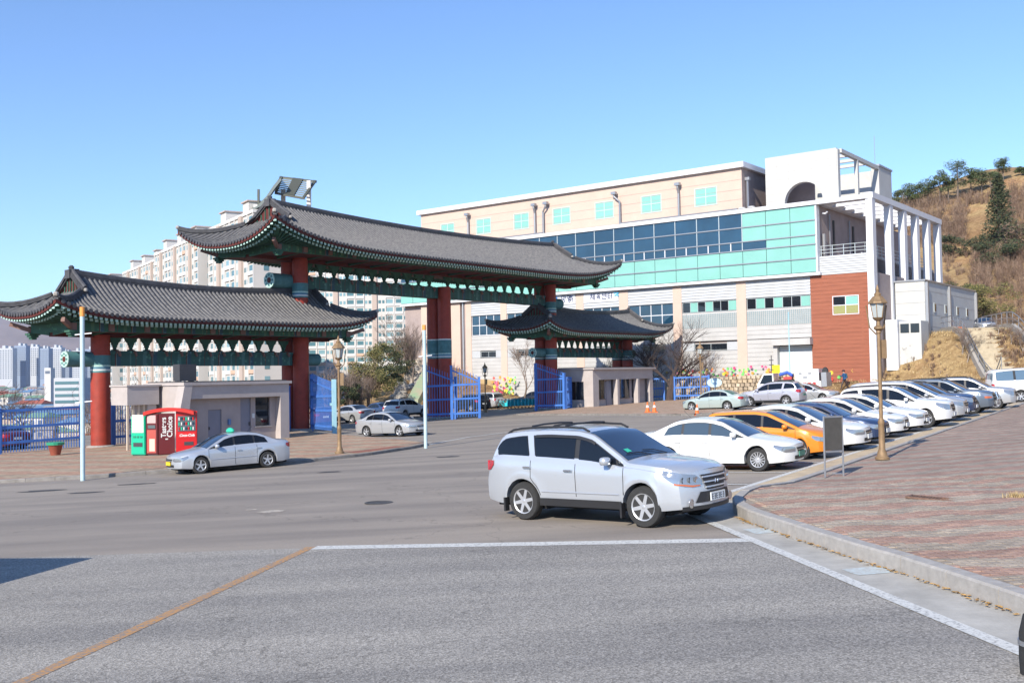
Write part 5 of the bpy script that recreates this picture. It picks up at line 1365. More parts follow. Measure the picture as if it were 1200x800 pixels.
        for x in (cuts[1] + .14, cuts[2] + .06 if kind != 'van' else cuts[2] + .3):
            if x > axr + .3: continue
            z = belt(x) - .13; p = sideP(x, z, .02, s); q = MB(); q.box(p[0] - .10, p[0] + .08, p[1] - .016, p[1] + .016, z - .018, z + .018); q.build('door_handle', body if not hi else m_chrome, root)
        if hi or kind != 'van':
            P = []
            xa, xb_ = axf + ra + .05, axr - ra - .05
            pts = [sideP(xa + (xb_ - xa) * i / 10, .52 if kind != 'suv' else .56, .004, s) for i in range(11)]
            q = MB(); q.tube(pts, .014, 6); q.build('side_moulding', body, root, smooth=True)
    # mirrors
    for s in (-1, 1):
        x = S['wins'][0][0] + .32; z = belt(x) + .10; p = sideP(x, z, 0, s); q = MB()
        hx, hy, hz = .09, .115, .075
        vv = []
        for i in range(7):
            ph = -math.pi / 2 + math.pi * i / 6
            for k in range(10):
                th = 2 * math.pi * k / 10; cx_, sx_ = math.cos(th), math.sin(th); f_ = lambda t: math.copysign(abs(t) ** .6, t)
                vv.append((p[0] + hx * f_(math.cos(ph)) * f_(cx_) * (1.25 if cx_ > 0 else .5), p[1] + s * .15 + hy * f_(math.cos(ph)) * f_(sx_), p[2] + hz * f_(math.sin(ph))))
        q.add(vv, [(i * 10 + k, i * 10 + (k + 1) % 10, (i + 1) * 10 + (k + 1) % 10, (i + 1) * 10 + k) for i in range(6) for k in range(10)])
        q.beam((p[0] + .02, p[1] - s * .02, p[2] - .05), (p[0], p[1] + s * .12, p[2] - .04), .06, .04)
        q.build('wing_mirror', body, root, smooth=True, angle=60)
    # wheels
    rr = rt * .66
    def wheel_mesh():
        t = MB(); wv = .105; t.lathe([(rr * .98, -wv * .8), (rr, -wv), (rt * .93, -wv * 1.02), (rt * .99, -wv * .72), (rt, -wv * .3), (rt, wv * .3), (rt * .99, wv * .72), (rt * .93, wv * 1.02), (rr, wv), (rr * .98, wv * .8)], 28 if hi else 18, axis='y')
        r_ = MB(); n1 = 28 if hi else 18
        r_.lathe([(rr * .90, wv * .5), (rr * .92, wv * .9), (rr * 1.0, wv * 1.02), (rr * 1.01, wv * .86)], n1, 0, axis='y', cap=False)
        r_.lathe([(.001, .0), (rr * .93, 0)], n1, 1, axis='y'); r_.lathe([(rr * .2, wv * .2), (rr * .24, wv * .72), (rr * .14, wv * .85), (.001, wv * .85)], 12, 0, axis='y')
        ns = {'spoke': 6, 'multi': 14, 'five': 5}[rim]
        for k in range(ns):
            a = 2 * math.pi * k / ns + .2; ca, sa = math.cos(a), math.sin(a); w0 = rr * (.15 if ns < 10 else .06); w1 = rr * (.12 if ns < 10 else .05); ro, ri_ = rr * .96, rr * .14
            y0, y1 = wv * .55, wv * .82
            def q_(r__, w__, y__): return (ca * r__ - sa * w__, -y__, sa * r__ + ca * w__)
            r_.hexa([q_(ri_, -w0, y0 * .6), q_(ro, -w1, y0 * .8), q_(ro, w1, y0 * .8), q_(ri_, w0, y0 * .6), q_(ri_, -w0, y1), q_(ro, -w1, y1 * 1.1), q_(ro, w1, y1 * 1.1), q_(ri_, w0, y1)], 0)
        return t.mesh('wheel', m_tyre, True, 50), r_.mesh('rim', [m_alloy, m_arch], True, 35)
    tm, rm = wheel_mesh()
    for c in (axf, axr):
        for s in (-1, 1):
            o = link('wheel', tm, root, loc=(L / 2 - c, s * (hw0 - .12), rt), rot=(0, 0, 0 if s < 0 else math.pi)); link('rim', rm, o)
    # roof gear and options
    if kind == 'suv':
        for s in (-1, 1):
            pts = [topP(x, s * .93, .012 + .035 * min(1, min(x - 2.2, 4.15 - x) / .15)) for x in (2.2, 2.35, 2.8, 3.3, 3.8, 4.02, 4.15)]
            q = MB(); q.tube(pts, .022, 6); q.build('roof_rail', m_trim, root, smooth=True)
        if hi:
            for x in (2.75, 3.55):
                pts = [topP(x, q_, .07) for q_ in (-.93, -.4, .4, .93)]; q = MB(); q.tube(pts, .018, 6); q.build('roof_crossbar', m_trim, root)
    if 'antenna' in opts or kind == 'sedan':
        p = topP(L * .66 if kind != 'sedan' else 3.2, 0, 0); q = MB(); q.tube([(p[0], 0, p[2]), (p[0] - .22, 0, p[2] + .22)], .008, 5); q.build('antenna', m_trim, root)
    if 'taxi' in opts:
        p = topP(2.5, 0, .01); q = MB(); q.lathe([(.20, 0), (.22, .04), (.18, .12), (.08, .17), (.01, .18)], 14, c=(p[0], 0, p[2])); sg_ = q.build('taxi_sign', mat('taxi_green', (.03, .45, .28), .4), root, smooth=True); sg_.scale = (.6, 1.5, 1); sg_.location = (p[0] * .4, 0, 0)
        q = MB(); q.box(p[0] * 1.0 + .1, p[0] + .12, -.12, .12, p[2] + .05, p[2] + .12); q.build('sign_face', mat('taxi_yellow', (.8, .6, .1), .5), sg_)
    if 'bullbar' in opts:
        q = MB()
        for s in (-1, 1): q.tube([(L / 2 + .05, s * .3, .35), (L / 2 + .12, s * .3, .7), (L / 2 + .02, s * .28, 1.0)], .035, 7)
        q.tube([(L / 2 + .02, -.28, 1.0), (L / 2 + .02, .28, 1.0)], .035, 7); q.tube([(L / 2 + .12, -.7, .62), (L / 2 + .14, 0, .65), (L / 2 + .12, .7, .62)], .035, 7); q.build('bull_bar', m_chrome, root, smooth=True)
        for s in (-1, 1): patch(dens([(.55, .72, .80), (h0 + .12, .72, .82)]), .016, m_amber, 'indicator', s)
    if 'badge' in opts:
        q = MB(); P = [noseP(.2 + .06 * k, T0 - .03, .02, -1) for k in range(4)]
        for k in range(5): 
            x = .75 + .0; p0 = topP(.45 + .05 * (k % 2), -.1 - .11 * k, .012); q.box(p0[0] - .06, p0[0] + .06, p0[1] - .03, p0[1] + .03, p0[2], p0[2] + .006)
        q.build('bonnet_lettering', m_trim, root, kind='stuff')
    if 'visor' in opts:
        for s in (-1, 1):
            P = []
            for i in range(16):
                x = 1.95 + (3.35 - 1.95) * i / 15; zt_ = top(x) - .09; P.append([sideP(x, zt_, .012, s), sideP(x, zt_ - .05, .035, s)])
            q = MB(); q.grid(P, flip=(s < 0)); q.build('window_visor', m_trim, root, smooth=True)
        q = MB(); q.box(.1, .35, -.55, -.35, 1.13, 1.14)
        for k, col_ in enumerate([(.04, .4, .2)]):
            p = topP(1.42, .72, .016); p2 = topP(1.56, .72, .016); p3 = topP(1.56, .56, .016); p4 = topP(1.42, .56, .016)
            q = MB(); q.quad(p, p2, p3, p4); 
            q2 = MB(); q2.quad(*[topP(a, -c_, .016) for a, c_ in ((1.42, .74), (1.42, .56), (1.52, .56), (1.52, .74))]); q2.build('windscreen_sticker', mat('sticker_green', (.04, .45, .28), .4), root)
        # wipers
        for y0 in (.55, -.1):
            q = MB(); q.tube([topP(1.24, y0, .02), topP(1.34, y0 - .35, .035), topP(1.38, y0 - .75, .03)], .009, 5); q.build('wiper', m_trim, root)
    return root

P_silver = paint('silver_blue', (.53, .56, .60), .5, .3); P_white = paint('white', (.69, .69, .68), 0, .25); P_orange = paint('orange', (.72, .24, .02), .1)
P_navy = paint('navy', (.03, .055, .13), .3); P_sil2 = paint('silver', (.46, .47, .48), .4, .3); P_grey = paint('slate_grey', (.13, .16, .20), .4); P_pale = paint('pale_green', (.42, .50, .48), .3)
P_lilac = paint('lilac_silver', (.46, .46, .52), .35); P_dred = paint('dark_red', (.12, .02, .02), .2); P_dark = paint('black', (.015, .017, .02), .1)
make_car('suv', P_silver, 'large silver blue suv in the foreground turning beside the plaza kerb', (1.75, 19.25), (.76, -.65), hi=True, opts=('digits', 'visor'), group=None)
row = 'cars parked nose-in along the plaza kerb'
def slot(kind, m_, label, t, o, scale=1., **k):
    L_ = SPEC[kind]['L'] * scale; c = W0 + WD * t + WQ * (o - L_ / 2)
    return make_car(kind, m_, label, (c.x, c.y), (WQ.x, WQ.y), scale, group=row, **k)
slot('sedan', P_white, 'white sedan with multi-spoke rims parked first in the row, behind the large silver suv', 5.75, -.05, .945, rim='multi', hi=False, plate=m_plateg, glass=mat('car_glass_clear', (.05, .075, .10), .03, spec=1.0))
slot('hatch', P_orange, 'orange hatchback parked between two white sedans', 9.0, -.1, .90, rim='five', plate=m_plateg)
slot('sedan', P_white, 'white sedan parked just past the orange car, behind the metal signboard', 11.7, .2, 1.0, rim='five')
slot('sedan', P_navy, 'dark navy sedan parked between two white sedans', 14.5, .1, .98)
slot('sedan', P_white, 'white sedan with lettering on its bonnet beside the navy sedan', 17.4, .1, 1.0, opts=('badge',))
slot('sedan', P_white, 'pure white sedan beside the white suv', 20.3, .2, 1.02)
slot('suv', P_white, 'white suv with round alloy wheel showing, parked behind the right hand lamp post', 23.3, .65, 1.0)
slot('minivan', P_sil2, 'long silver minivan parked beyond the white suv', 26.9, .55, 1.04)
slot('suv', P_navy, 'dark suv half hidden beyond the silver minivan', 30.2, .4, .98)
slot('suv', P_grey, 'slate grey suv with bull bar and orange indicator', 33.6, .75, 1.02, opts=('bullbar',))
slot('suv', P_sil2, 'silver suv last in the row, nearest the white van', 38.0, 1.15, 1.0, rim='five')
make_car('van', P_white, 'white passenger van at the right edge of the photo beyond the parked row', (31.0, 60.6), (.985, -.17), 1.0, glass=mat('van_glass', (.10, .16, .22), .05, spec=1.))
# cars on the far side of the lot
back = 'cars parked before the sports hall'
make_car('sedan', P_pale, 'pale green sedan parked nearest the orange cones', (13.9, 69.9), (-.83, .56), .95, back, rim='five')
make_car('suv', P_lilac, 'lilac silver suv parked behind the pale green sedan', (18.7, 73.2), (-.83, .56), 1.0, back, rim='five', plate=m_plateg)
make_car('sedan', P_sil2, 'silver sedan facing right between the lilac suv and the white truck', (22.1, 76.4), (.83, -.56), 1.0, back)
# left side
make_car('sedan', P_silver, 'silver taxi with a green roof sign parked by the vending machines', (-10.15, 36.3), (-.80, -.60), .89, None, cat='taxi', name='taxi', opts=('taxi',), plate=m_platey, rim='five')
make_car('sedan', P_sil2, 'silver sedan driving out through the gate behind the left lamp post', (-6.65, 55.6), (.80, -.60), .9, None, rim='five')
gl = 'cars standing behind the gate'
make_car('sedan', P_dred, 'dark red sedan half hidden behind the left lamp post', (-14.9, 79.5), (-.3, .95), .95, gl)
make_car('sedan', P_sil2, 'silver sedan with red tail lights behind the gate, left of the driving sedan', (-13.0, 81.5), (-.75, .66), .95, gl)
make_car('suv', P_white, 'white suv standing left of the middle red columns behind the gate', (-9.2, 87.0), (.5, .86), .95, gl)
make_car('sedan', P_navy, 'dark sedan roof showing behind the driving silver sedan', (-11.6, 88.5), (-.6, .8), .95, gl)
make_car('minivan', P_sil2, 'silver minivan parked left of the turquoise bicycles', (-3.1, 104.0), (-.8, .6), .95, gl)
make_car('suv', P_dark, 'dark green black suv just right of the middle gate leaves', (-4.0, 97.5), (-.6, .8), .95, gl)
make_car('sedan', P_dark, 'black sedan showing above the row of turquoise bicycles', (2.6, 113.5), (-.83, .56), 1.0, gl)
make_car('sedan', P_dred, 'dark red sedan parked behind the blue fence at the left', (-31.6, 62.5), (-.8, .6), 1.0, 'cars behind the left fence')
make_car('sedan', P_dark, 'black sedan at the left edge of the photo behind the blue fence', (-35.0, 59.5), (-.8, .6), 1.0, 'cars behind the left fence')
make_car('suv', P_sil2, 'small silver suv parked at the top of the steps below the hill', (47.2, 101.2), (-.3, -.95), .92, None, zoff=T(47.2, 101.2) + .05)

# ---------------- service truck
def truck():
    p = Vector((23.9, 87.0)); h = Vector((-.86, .51))
    t = thing('service_truck', 'white flatbed service truck with orange beacon and equipment boxes before the hall door', 'truck', (p.x, p.y, G(p.x, p.y)), math.atan2(h.y, h.x), tilt=True); t.scale = (.88, 1, 1.08)
    b = MB(); b.prism([(1.45, -.85), (3.1, -.85), (3.1, .85), (1.45, .85)], .55, 1.25); 
    b.hexa([(1.45, -.85, 1.25), (3.1, -.85, 1.25), (3.1, .85, 1.25), (1.45, .85, 1.25), (1.5, -.78, 2.1), (2.45, -.78, 2.1), (2.45, .78, 2.1), (1.5, .78, 2.1)]); b.build('cab', P_white, t)
    for s in (-1, 1):
        q = MB(); q.poly([(1.6, s * .857, 1.3), (2.85, s * .857, 1.3), (2.42, s * .80, 1.98), (1.6, s * .80, 1.98)][::(1 if s < 0 else -1)]); q.build('side_window', m_cglass, t)
    q = MB(); q.poly([(3.06, -.76, 1.32), (3.06, .76, 1.32), (2.5, .7, 2.05), (2.5, -.7, 2.05)]); q.build('windscreen', m_shield, t)
    q = MB(); q.box(2.0, 2.35, -.45, .45, 2.12, 2.28); q.build('beacon', mat('orange_beacon', (.85, .3, .05), .3), t)
    q = MB(); q.box(-3.0, 3.0, -.35, .35, .48, .68); q.build('chassis', m_trim, t)
    q = MB(); q.box(-3.1, 1.3, -.92, .92, .8, 1.0); q.box(-3.1, 1.3, .86, .92, 1.0, 1.35); q.box(-3.1, 1.3, -.92, -.86, 1.0, 1.35); q.build('flatbed', P_white, t)
    q = MB(); q.box(-2.9, -.6, -.8, .85, 1.02, 2.3); q.build('equipment_box', P_white, t)
    q = MB(); q.box(-2.2, -1.9, .851, .87, 1.9, 2.05); q.box(-1.3, -1.0, .851, .87, 1.9, 2.05); q.box(-1.8, -1.4, .851, .87, 1.6, 1.75); q.build('vents', m_metal, t)
    q = MB(); q.box(-.5, 1.2, -.8, .8, 1.02, 1.5); q.box(-.4, 1.1, .4, .82, 1.5, 1.56); q.build('dark_crate', m_trim, t)
    q = MB(); q.box(-.3, .5, .3, .84, 1.56, 1.78); q.build('red_toolbox', mat('tool_red', (.5, .05, .05), .5), t)
    q = MB(); q.tube([(-.3, .5, 1.85), (.3, .2, 2.1), (1.0, .5, 1.95)], .14, 7); q.build('blue_tarpaulin', mat('tarp_blue', (.05, .12, .5), .7), t)
    q = MB(); q.tube([(.1, .0, 1.8), (-.1, 0, 6.9)], .05, 6); q.build('pale_mast', m_lblue, t)
    q = MB(); q.lathe([(.25, -.12), (.3, 0), (.25, .12)], 14, c=(-3.35, .2, 2.1), axis='y'); q.build('spare_reel', m_trim, t)
    q = MB(); q.box(-3.6, -3.12, -.85, .85, .9, 2.0); q.build('tail_rack', m_metal, t)
    for k in range(3): q = MB(); q.box(-2.6 + k * .45, -2.3 + k * .45, .925, .93, 1.1, 1.28); q.build('red_lettering', mat('letter_red', (.6, .04, .04), .5), t)
    tm = MB(); tm.lathe([(.2, -.11), (.38, -.11), (.40, 0), (.38, .11), (.2, .11)], 18, axis='y'); tme = tm.mesh('wheel', m_tyre, True); rm = MB(); rm.lathe([(.01, .06), (.1, .1), (.2, .08), (.22, .115)], 14, axis='y'); rme = rm.mesh('rim', m_alloy, True)
    for x in (2.4, -1.5, -2.2):
        for s in (-1, 1): o = link('wheel', tme, t, loc=(x, s * .78, .40), rot=(0, 0, 0 if s < 0 else math.pi)); link('rim', rme, o)
truck()
# tyre of a vehicle just leaving the frame at the lower right, and the box van whose shadow falls in from the left
def box_van(pos, heading, label, L_=6.2, Hh=2.9):
    t = thing('box_van', label, 'van', (pos[0], pos[1], G(*pos)), math.atan2(heading[1], heading[0]), tilt=True)
    b = MB(); b.box(-L_ / 2, L_ / 2 - 1.9, -1.0, 1.0, .8, Hh); b.build('cargo_box', P_white, t)
    b = MB(); b.hexa([(L_ / 2 - 1.75, -.95, .5), (L_ / 2, -.95, .5), (L_ / 2, .95, .5), (L_ / 2 - 1.75, .95, .5), (L_ / 2 - 1.7, -.85, 2.2), (L_ / 2 - .6, -.85, 2.2), (L_ / 2 - .6, .85, 2.2), (L_ / 2 - 1.7, .85, 2.2)]); b.build('cab', P_white, t)
    b = MB(); b.box(-L_ / 2 + .2, L_ / 2 - .3, -.5, .5, .45, .78); b.build('chassis', m_trim, t)
    tm = MB(); tm.lathe([(.2, -.12), (.4, -.12), (.42, 0), (.4, .12), (.2, .12)], 20, axis='y'); tme = tm.mesh('wheel', m_tyre, True)
    for x in (L_ / 2 - .9, -L_ / 2 + 1.2):
        for s in (-1, 1): link('wheel', tme, t, loc=(x, s * .85, .42))
    return t
box_van((-11.15, 10.4), (-.25, -.97), 'white box van whose shadow falls across the asphalt at the left edge')
nt_ = thing('rubber_bumper_post', 'dark rubber covered post at the lower right edge of the photo', 'post', (4.34, 8.5, G(4.34, 8.5) - .12), 0)
q = MB(); q.lathe([(.16, 0), (.17, .25), (.165, .45), (.13, .6), (.06, .67), (.01, .69)], 20); q.build('rubber_body', m_tyre, nt_, smooth=True); q = MB(); q.lathe([(.175, .36), (.175, .40)], 20); q.build('metal_ring', m_metal, nt_)
# ================================================================== STREET FURNITURE AND SMALL THINGS
def march(px, py, y0=60, y1=400):
    y = y0
    while y < y1:
        p = atY(px, py, y)
        if p.z < T(p.x, p.y): return p
        y += .3
    return atY(px, py, y1)
m_bronze = mat('lamp_bronze', (.26, .17, .09), .6, .25, var=.25, vscale=6)
m_lglass = mat('lamp_glass', (.42, .46, .46), .25, spec=.6)
def street_lamp(px, py, h, label, dz=.12, xy=None):
    p = gp(px, py, dz) if xy is None else Vector((xy[0], xy[1], G(*xy) + dz)); t = thing('street_lamp', label, 'street lamp', p, 0, 'antique style street lamps')
    k = h / 4.6
    q = MB(); q.lathe([(.19, 0), (.19, .06), (.14, .10), (.12, .2), (.085, .28), (.08, .95), (.095, 1.0), (.07, 1.08), (.06, 1.12)], 12); q.build('base', m_bronze, t, smooth=True)
    q = MB(); q.lathe([(.055, 1.1 * k), (.048, 3.40 * k), (.075, 3.42 * k), (.06, 3.48 * k)], 10); q.build('pole', m_bronze, t, smooth=True)
    z = 3.48 * k
    q = MB(); q.lathe([(.06, z), (.13, z + .05), (.13, z + .10), (.06, z + .15), (.05, z + .26), (.12, z + .3), (.16, z + .36)], 10); q.build('collar', m_bronze, t, smooth=True)
    q = MB(); q.lathe([(.13, z + .36), (.20, z + .74)], 6); q.build('lantern_glass', m_lglass, t)
    q = MB()
    for i in range(6): a = i * math.pi / 3; q.beam((.135 * math.cos(a), .135 * math.sin(a), z + .36), (.205 * math.cos(a), .205 * math.sin(a), z + .75), .02, .02)
    q.build('lantern_bars', m_bronze, t)
    q = MB(); q.lathe([(.27, z + .74), (.26, z + .78), (.14, z + .93), (.09, z + .95), (.10, z + 1.0), (.04, z + 1.06), (.05, z + 1.12), (.01, z + 1.25)], 8); q.build('lantern_roof', m_bronze, t)
    for s in (-1, 1):
        q = MB(); q.tube([(s * .02, .12, z - .1), (s * .2, .13, z + .1), (s * .24, .13, z + .45), (s * .28, .13, z + .7)], .02, 5); q.build('scroll_bracket', m_bronze, t)
    q = MB(); q.box(.06, .2, -.03, .03, z - .75, z - .25); q.build('side_box', m_bronze, t)
    return t
street_lamp(1034, 538, 4.6, 'tall bronze street lamp on the plaza kerb in front of the parked cars', dz=.05)
street_lamp(398, 531, 4.55, 'bronze street lamp on the left pavement in front of the open gate leaf')
street_lamp(569, 483, 4.3, 'bronze street lamp seen through the gate next to the bicycles', dz=0)
street_lamp(822, 478, 4.6, 'bronze street lamp behind the pale green sedan')
# banner poles: pale blue with pegs
m_polec = mat('pole_pale_blue', (.46, .60, .64), .5, var=.1, vscale=4); m_or = mat('orange_cap', (.75, .30, .06), .6)
def banner_pole(px, py, h, label, cap, pegs):
    p = gp(px, py, 0); t = thing('banner_pole', label, 'pole', p, 0, 'pale blue banner poles')
    q = MB(); q.lathe([(.075, 0), (.075, h)], 12); q.build('pole', m_polec, t, smooth=True)
    q = MB(); q.lathe([(.082, h - cap), (.082, h + .02)], 12); q.build('orange_cap', m_or, t, smooth=True)
    for z in pegs: q = MB(); q.beam((-.25, 0, z - .02), (.32, 0, z + .03), .035, .035); q.build('peg', m_white2, t)
m_white2 = mat('white_peg', (.7, .7, .7), .5)
banner_pole(97, 563, 5.85, 'pale blue pole with orange top standing before the left roof corner', .30, (4.95, 2.65))
banner_pole(499, 525, 5.2, 'pale blue pole with orange cap standing at the pavement tip before the middle columns', .2, (3.9,))
p = gp(905, 466); t = thing('banner_pole', 'thin dark pole with a small yellow flag by the white truck', 'pole', p, 0)
q = MB(); q.lathe([(.05, 0), (.04, 3.9)], 8); q.build('pole', m_frame, t); q = MB(); q.box(.05, .75, -.01, .01, 2.2, 3.0); q.build('flag', mat('flag_yellow', (.75, .65, .03), .7), t)
for k in range(6): q = MB(); q.box(-.2, .2, -.02, .02, 1.2 + k * .45, 1.26 + k * .45); q.build('rung', m_frame, t)
def gpp(px, py, o=.0):
    p = gp(px, py, .1)
    for _ in range(8): p = gp(px, py, PHf(p.x, p.y) + o)
    return p
# metal signboard seen from behind
a = gp(967, 559, .05); b_ = gp(984, 553, .05); d = (b_ - a); L_ = Vector((d.x, d.y)).length
t = thing('signboard', 'dark backed metal signboard on two legs at the plaza edge before the navy sedan', 'signboard', a, .42)
L_ = .55
for x in (0, L_): q = MB(); q.lathe([(.022, 0), (.022, 1.42)], 8, c=(x, 0, 0)); q.build('leg', m_metal, t, smooth=True)
q = MB(); q.box(.03, L_ - .03, -.02, .015, .62, 1.38); q.build('panel', mat('sign_back', (.075, .07, .062), .5, var=.25, vscale=4), t)
q = MB(); q.box(.02, L_ - .02, -.03, .03, .57, .61); q.box(.02, L_ - .02, -.03, .03, 1.381, 1.42); q.build('frame_rail', m_metal, t)
q = MB(); q.tube([(L_, 0, .05), (L_ * .9, .3, .03)], .018, 6); q.build('foot_bar', m_metal, t)
# traffic cones
m_cone = mat('cone_orange', (.80, .16, .03), .6); 
def cone(px, py, label, dz=.0):
    t = thing('traffic_cone', label, 'traffic cone', gp(px, py, dz), 0, 'orange traffic cones')
    q = MB(); q.box(-.2, .2, -.2, .2, 0, .04); q.build('base', m_cone, t); q = MB(); q.lathe([(.15, .04), (.03, .7)], 12); c_ = q.build('body', m_cone, t, smooth=True); q = MB(); q.lathe([(.108, .33), (.078, .48)], 12); q.build('white_band', m_white2, c_)
cone(759, 483, 'left one of the two orange cones standing close together', .12); cone(767, 483, 'right one of the two orange cones standing close together', .12); cone(817, 486.5, 'single orange cone in front of the pale green sedan')
# drain grate and planter
t = thing('drain_grate', 'long rusty drain grate set in the plaza brickwork at the right', 'drain grate', gpp(1102, 584.5), math.atan2(-.33, .94)); t.rotation_euler = (0, .031, math.atan2(gp(1140, 586).y - gp(1063, 583).y, gp(1140, 586).x - gp(1063, 583).x))
q = MB(); q.box(-.56, .56, -.16, -.12, -.02, .015); q.box(-.56, .56, .12, .16, -.02, .015); q.box(-.56, -.52, -.12, .12, -.02, .014); q.box(.52, .56, -.12, .12, -.02, .014); q.build('frame', mat('rust_iron', (.17, .10, .07), .8, var=.4, vscale=8), t)
for k in range(18): q = MB(); q.box(-.5 + k * .0575, -.475 + k * .0575, -.12, .12, -.02, .010); q.build('bar', MATS['rust_iron'] if k < 9 else mat('rust_orange', (.33, .14, .06), .85, var=.4, vscale=8), t)
t = thing('planter', 'terracotta pot with a green rim by the fence left of the red column', 'planter', gp(65, 533, .12), 0)
q = MB(); q.lathe([(.22, 0), (.34, .5), (.36, .52)], 14); q.build('pot', mat('terracotta', (.28, .07, .04), .8), t, smooth=True); q = MB(); q.lathe([(.40, .50), (.42, .62), (.36, .63)], 14); q.build('rim', mat('rim_green', (.03, .3, .17), .6), t)
# wall vending machines
vd = Vector((.55, .83)).normalized()
m_vr = mat('vending_red', (.55, .012, .015), .3, coat=.3); m_vg = mat('vending_green', (.01, .45, .26), .35, coat=.3); m_vb = mat('vending_maroon', (.12, .012, .015), .3, coat=.3); m_vw = mat('vending_white', (.65, .65, .62), .4)
m_vwin = mat('vending_window', (.10, .13, .14), .1, spec=.8)
def text_on(parent, s, x, y, z, size, m_, rot=(math.pi / 2, 0, 0), shear=0.):
    cu = bpy.data.curves.new('lettering', 'FONT'); cu.body = s; cu.size = size; cu.align_x = 'CENTER'; cu.align_y = 'CENTER'; cu.extrude = .004; cu.shear = shear; cu.offset = .008
    cu.materials.append(m_); o_ = bpy.data.objects.new('tmp', cu); me = bpy.data.meshes.new_from_object(o_); bpy.data.objects.remove(o_); o = link('lettering', me, parent); o.location = (x, y, z); o.rotation_euler = rot
    return o
def vending(name, label, p, ang, w, h, dep, m_, extra):
    t = thing(name, label, 'vending machine', (p[0], p[1], G(p[0], p[1]) + .12), ang)
    q = MB(); q.box(0, w, 0, dep, .06, h); q.box(.03, w - .03, -.03, 0, .1, h - .04); q.build('cabinet', m_, t); q = MB(); q.box(.05, w - .05, .03, dep - .05, 0, .06); q.build('plinth', m_frame, t)
    extra(t); return t
va = math.atan2(-.35, .93)
def e_green(t):
    q = MB(); q.box(.08, .72, -.045, -.031, 1.05, 1.85); q.build('display', m_vw, t)
    for j in range(3):
        q = MB(); q.box(.12, .68, -.055, -.046, 1.12 + j * .24, 1.14 + j * .24); q.build('shelf_line', m_metal, t)
    q = MB(); q.box(.15, .65, -.045, -.031, .42, .6); q.build('outlet', m_frame, t)
    for i in range(3): q = MB(); q.box(.14 + i * .19, .27 + i * .19, -.05, -.032, .82, .9); q.build('green_plate', mat('plate_dark_green', (.02, .2, .12), .5), t)
def e_coffee(t):
    q = MB(); q.box(.06, .46, -.045, -.031, 1.45, 1.8); q.build('menu_panel', mat('menu_pink', (.55, .38, .36), .4), t)
    q = MB(); q.box(.1, .44, -.05, -.031, 1.22, 1.36); q.build('cup_window', m_vwin, t)
    q = MB(); q.box(.05, .47, -.043, -.031, .12, 1.15); q.build('red_panel', mat('menu_red', (.45, .08, .06), .4), t)
    q = MB(); q.box(.16, .42, -.05, -.044, .2, .75); q.build('pale_poster', mat('poster_cream', (.6, .5, .4), .5), t)
def e_red(t):
    q = MB(); q.box(.08, .84, -.045, -.031, 1.02, 1.7); q.build('can_window', m_vwin, t)
    for j in range(3):
        q = MB(); q.box(.1, .82, -.055, -.046, 1.05 + j * .22, 1.07 + j * .22); q.build('shelf', m_metal, t)
        for i in range(7): q = MB(); q.lathe([(.035, 0), (.035, .13)], 8, c=(.15 + i * .10, -.05, 1.07 + j * .22)); q.build('can', [m_vr, m_vg, m_vw, m_navyg][(i + j) % 4], t)
    q = MB(); q.box(.1, .84, -.045, -.031, .72, .95); q.build('logo_panel', mat('logo_red', (.65, .03, .03), .3), t)
    text_on(t, 'Coca-Cola', .47, -.05, .83, .15, m_vw, shear=.3)
    q = MB(); q.box(.35, .75, -.045, -.031, .38, .54); q.build('outlet', m_frame, t)
V0 = gp(156, 527, .12); V1 = gp(171.5, 531, .12); V2 = gp(184, 534, .12); V3 = gp(197, 532.5, .12)
c0 = Vector((-16.35, 45.7)); H_V = 1.95
vending('vending_machine', 'green and white vending machine, leftmost of the three', (c0.x - .95, c0.y + .35), -.35, .78, 1.78, .6, m_vg, e_green)
vending('vending_machine', 'maroon coffee vending machine between the green and the red one', (c0.x - .12, c0.y - .05), -.12, .55, 1.86, .65, m_vb, e_coffee)
vm = vending('vending_machine', 'bright red drinks vending machine with can window, rightmost of the three', (c0.x + 1.15, c0.y + .12), .30, .92, 1.9, .7, m_vr, e_red)
pn = thing('vending_side_panel', 'dark maroon advertising panel with white lettering between the coffee and drinks machines', 'panel', (c0.x + .45, c0.y - .1, G(c0.x, c0.y) + .12), .30)
q = MB(); q.box(0, .68, -.04, .5, .05, 1.86); q.build('panel', m_vb, pn)
text_on(pn, "Tasters", .22, -.046, 1.25, .30, m_vw, rot=(math.pi / 2, -math.pi / 2, 0)); text_on(pn, "Choice", .48, -.046, 1.27, .32, m_vw, rot=(math.pi / 2, -math.pi / 2, 0))
q = MB(); q.lathe([(.12, .55), (.2, .62), (.22, .75)], 14, c=(.34, -.06, 0)); cup = q.build('cup_picture', m_vw, pn, smooth=True); cup.scale = (1, .15, 1)
cv = thing('vending_canopy', 'curved red canopy over the vending machines', 'canopy', (c0.x - .35, c0.y, G(c0.x, c0.y) + .12 + 1.84), .12)
q = MB(); P = [[(x, y, .05 + .20 * (1 - ((x - 1.22) / 1.15) ** 2) + .04 * (1 - j)) for j, y in enumerate((-.25, .8))] for x in [.12 + 2.2 * i / 12 for i in range(13)]]
q.grid(P); q.grid([[(x, y, z - .16) for x, y, z in r_] for r_ in P], flip=True); q.grid([[P[i][0], (P[i][0][0], P[i][0][1], P[i][0][2] - .16)] for i in range(13)]); q.build('roof_sheet', mat('canopy_red', (.55, .03, .02), .4), cv, smooth=True)
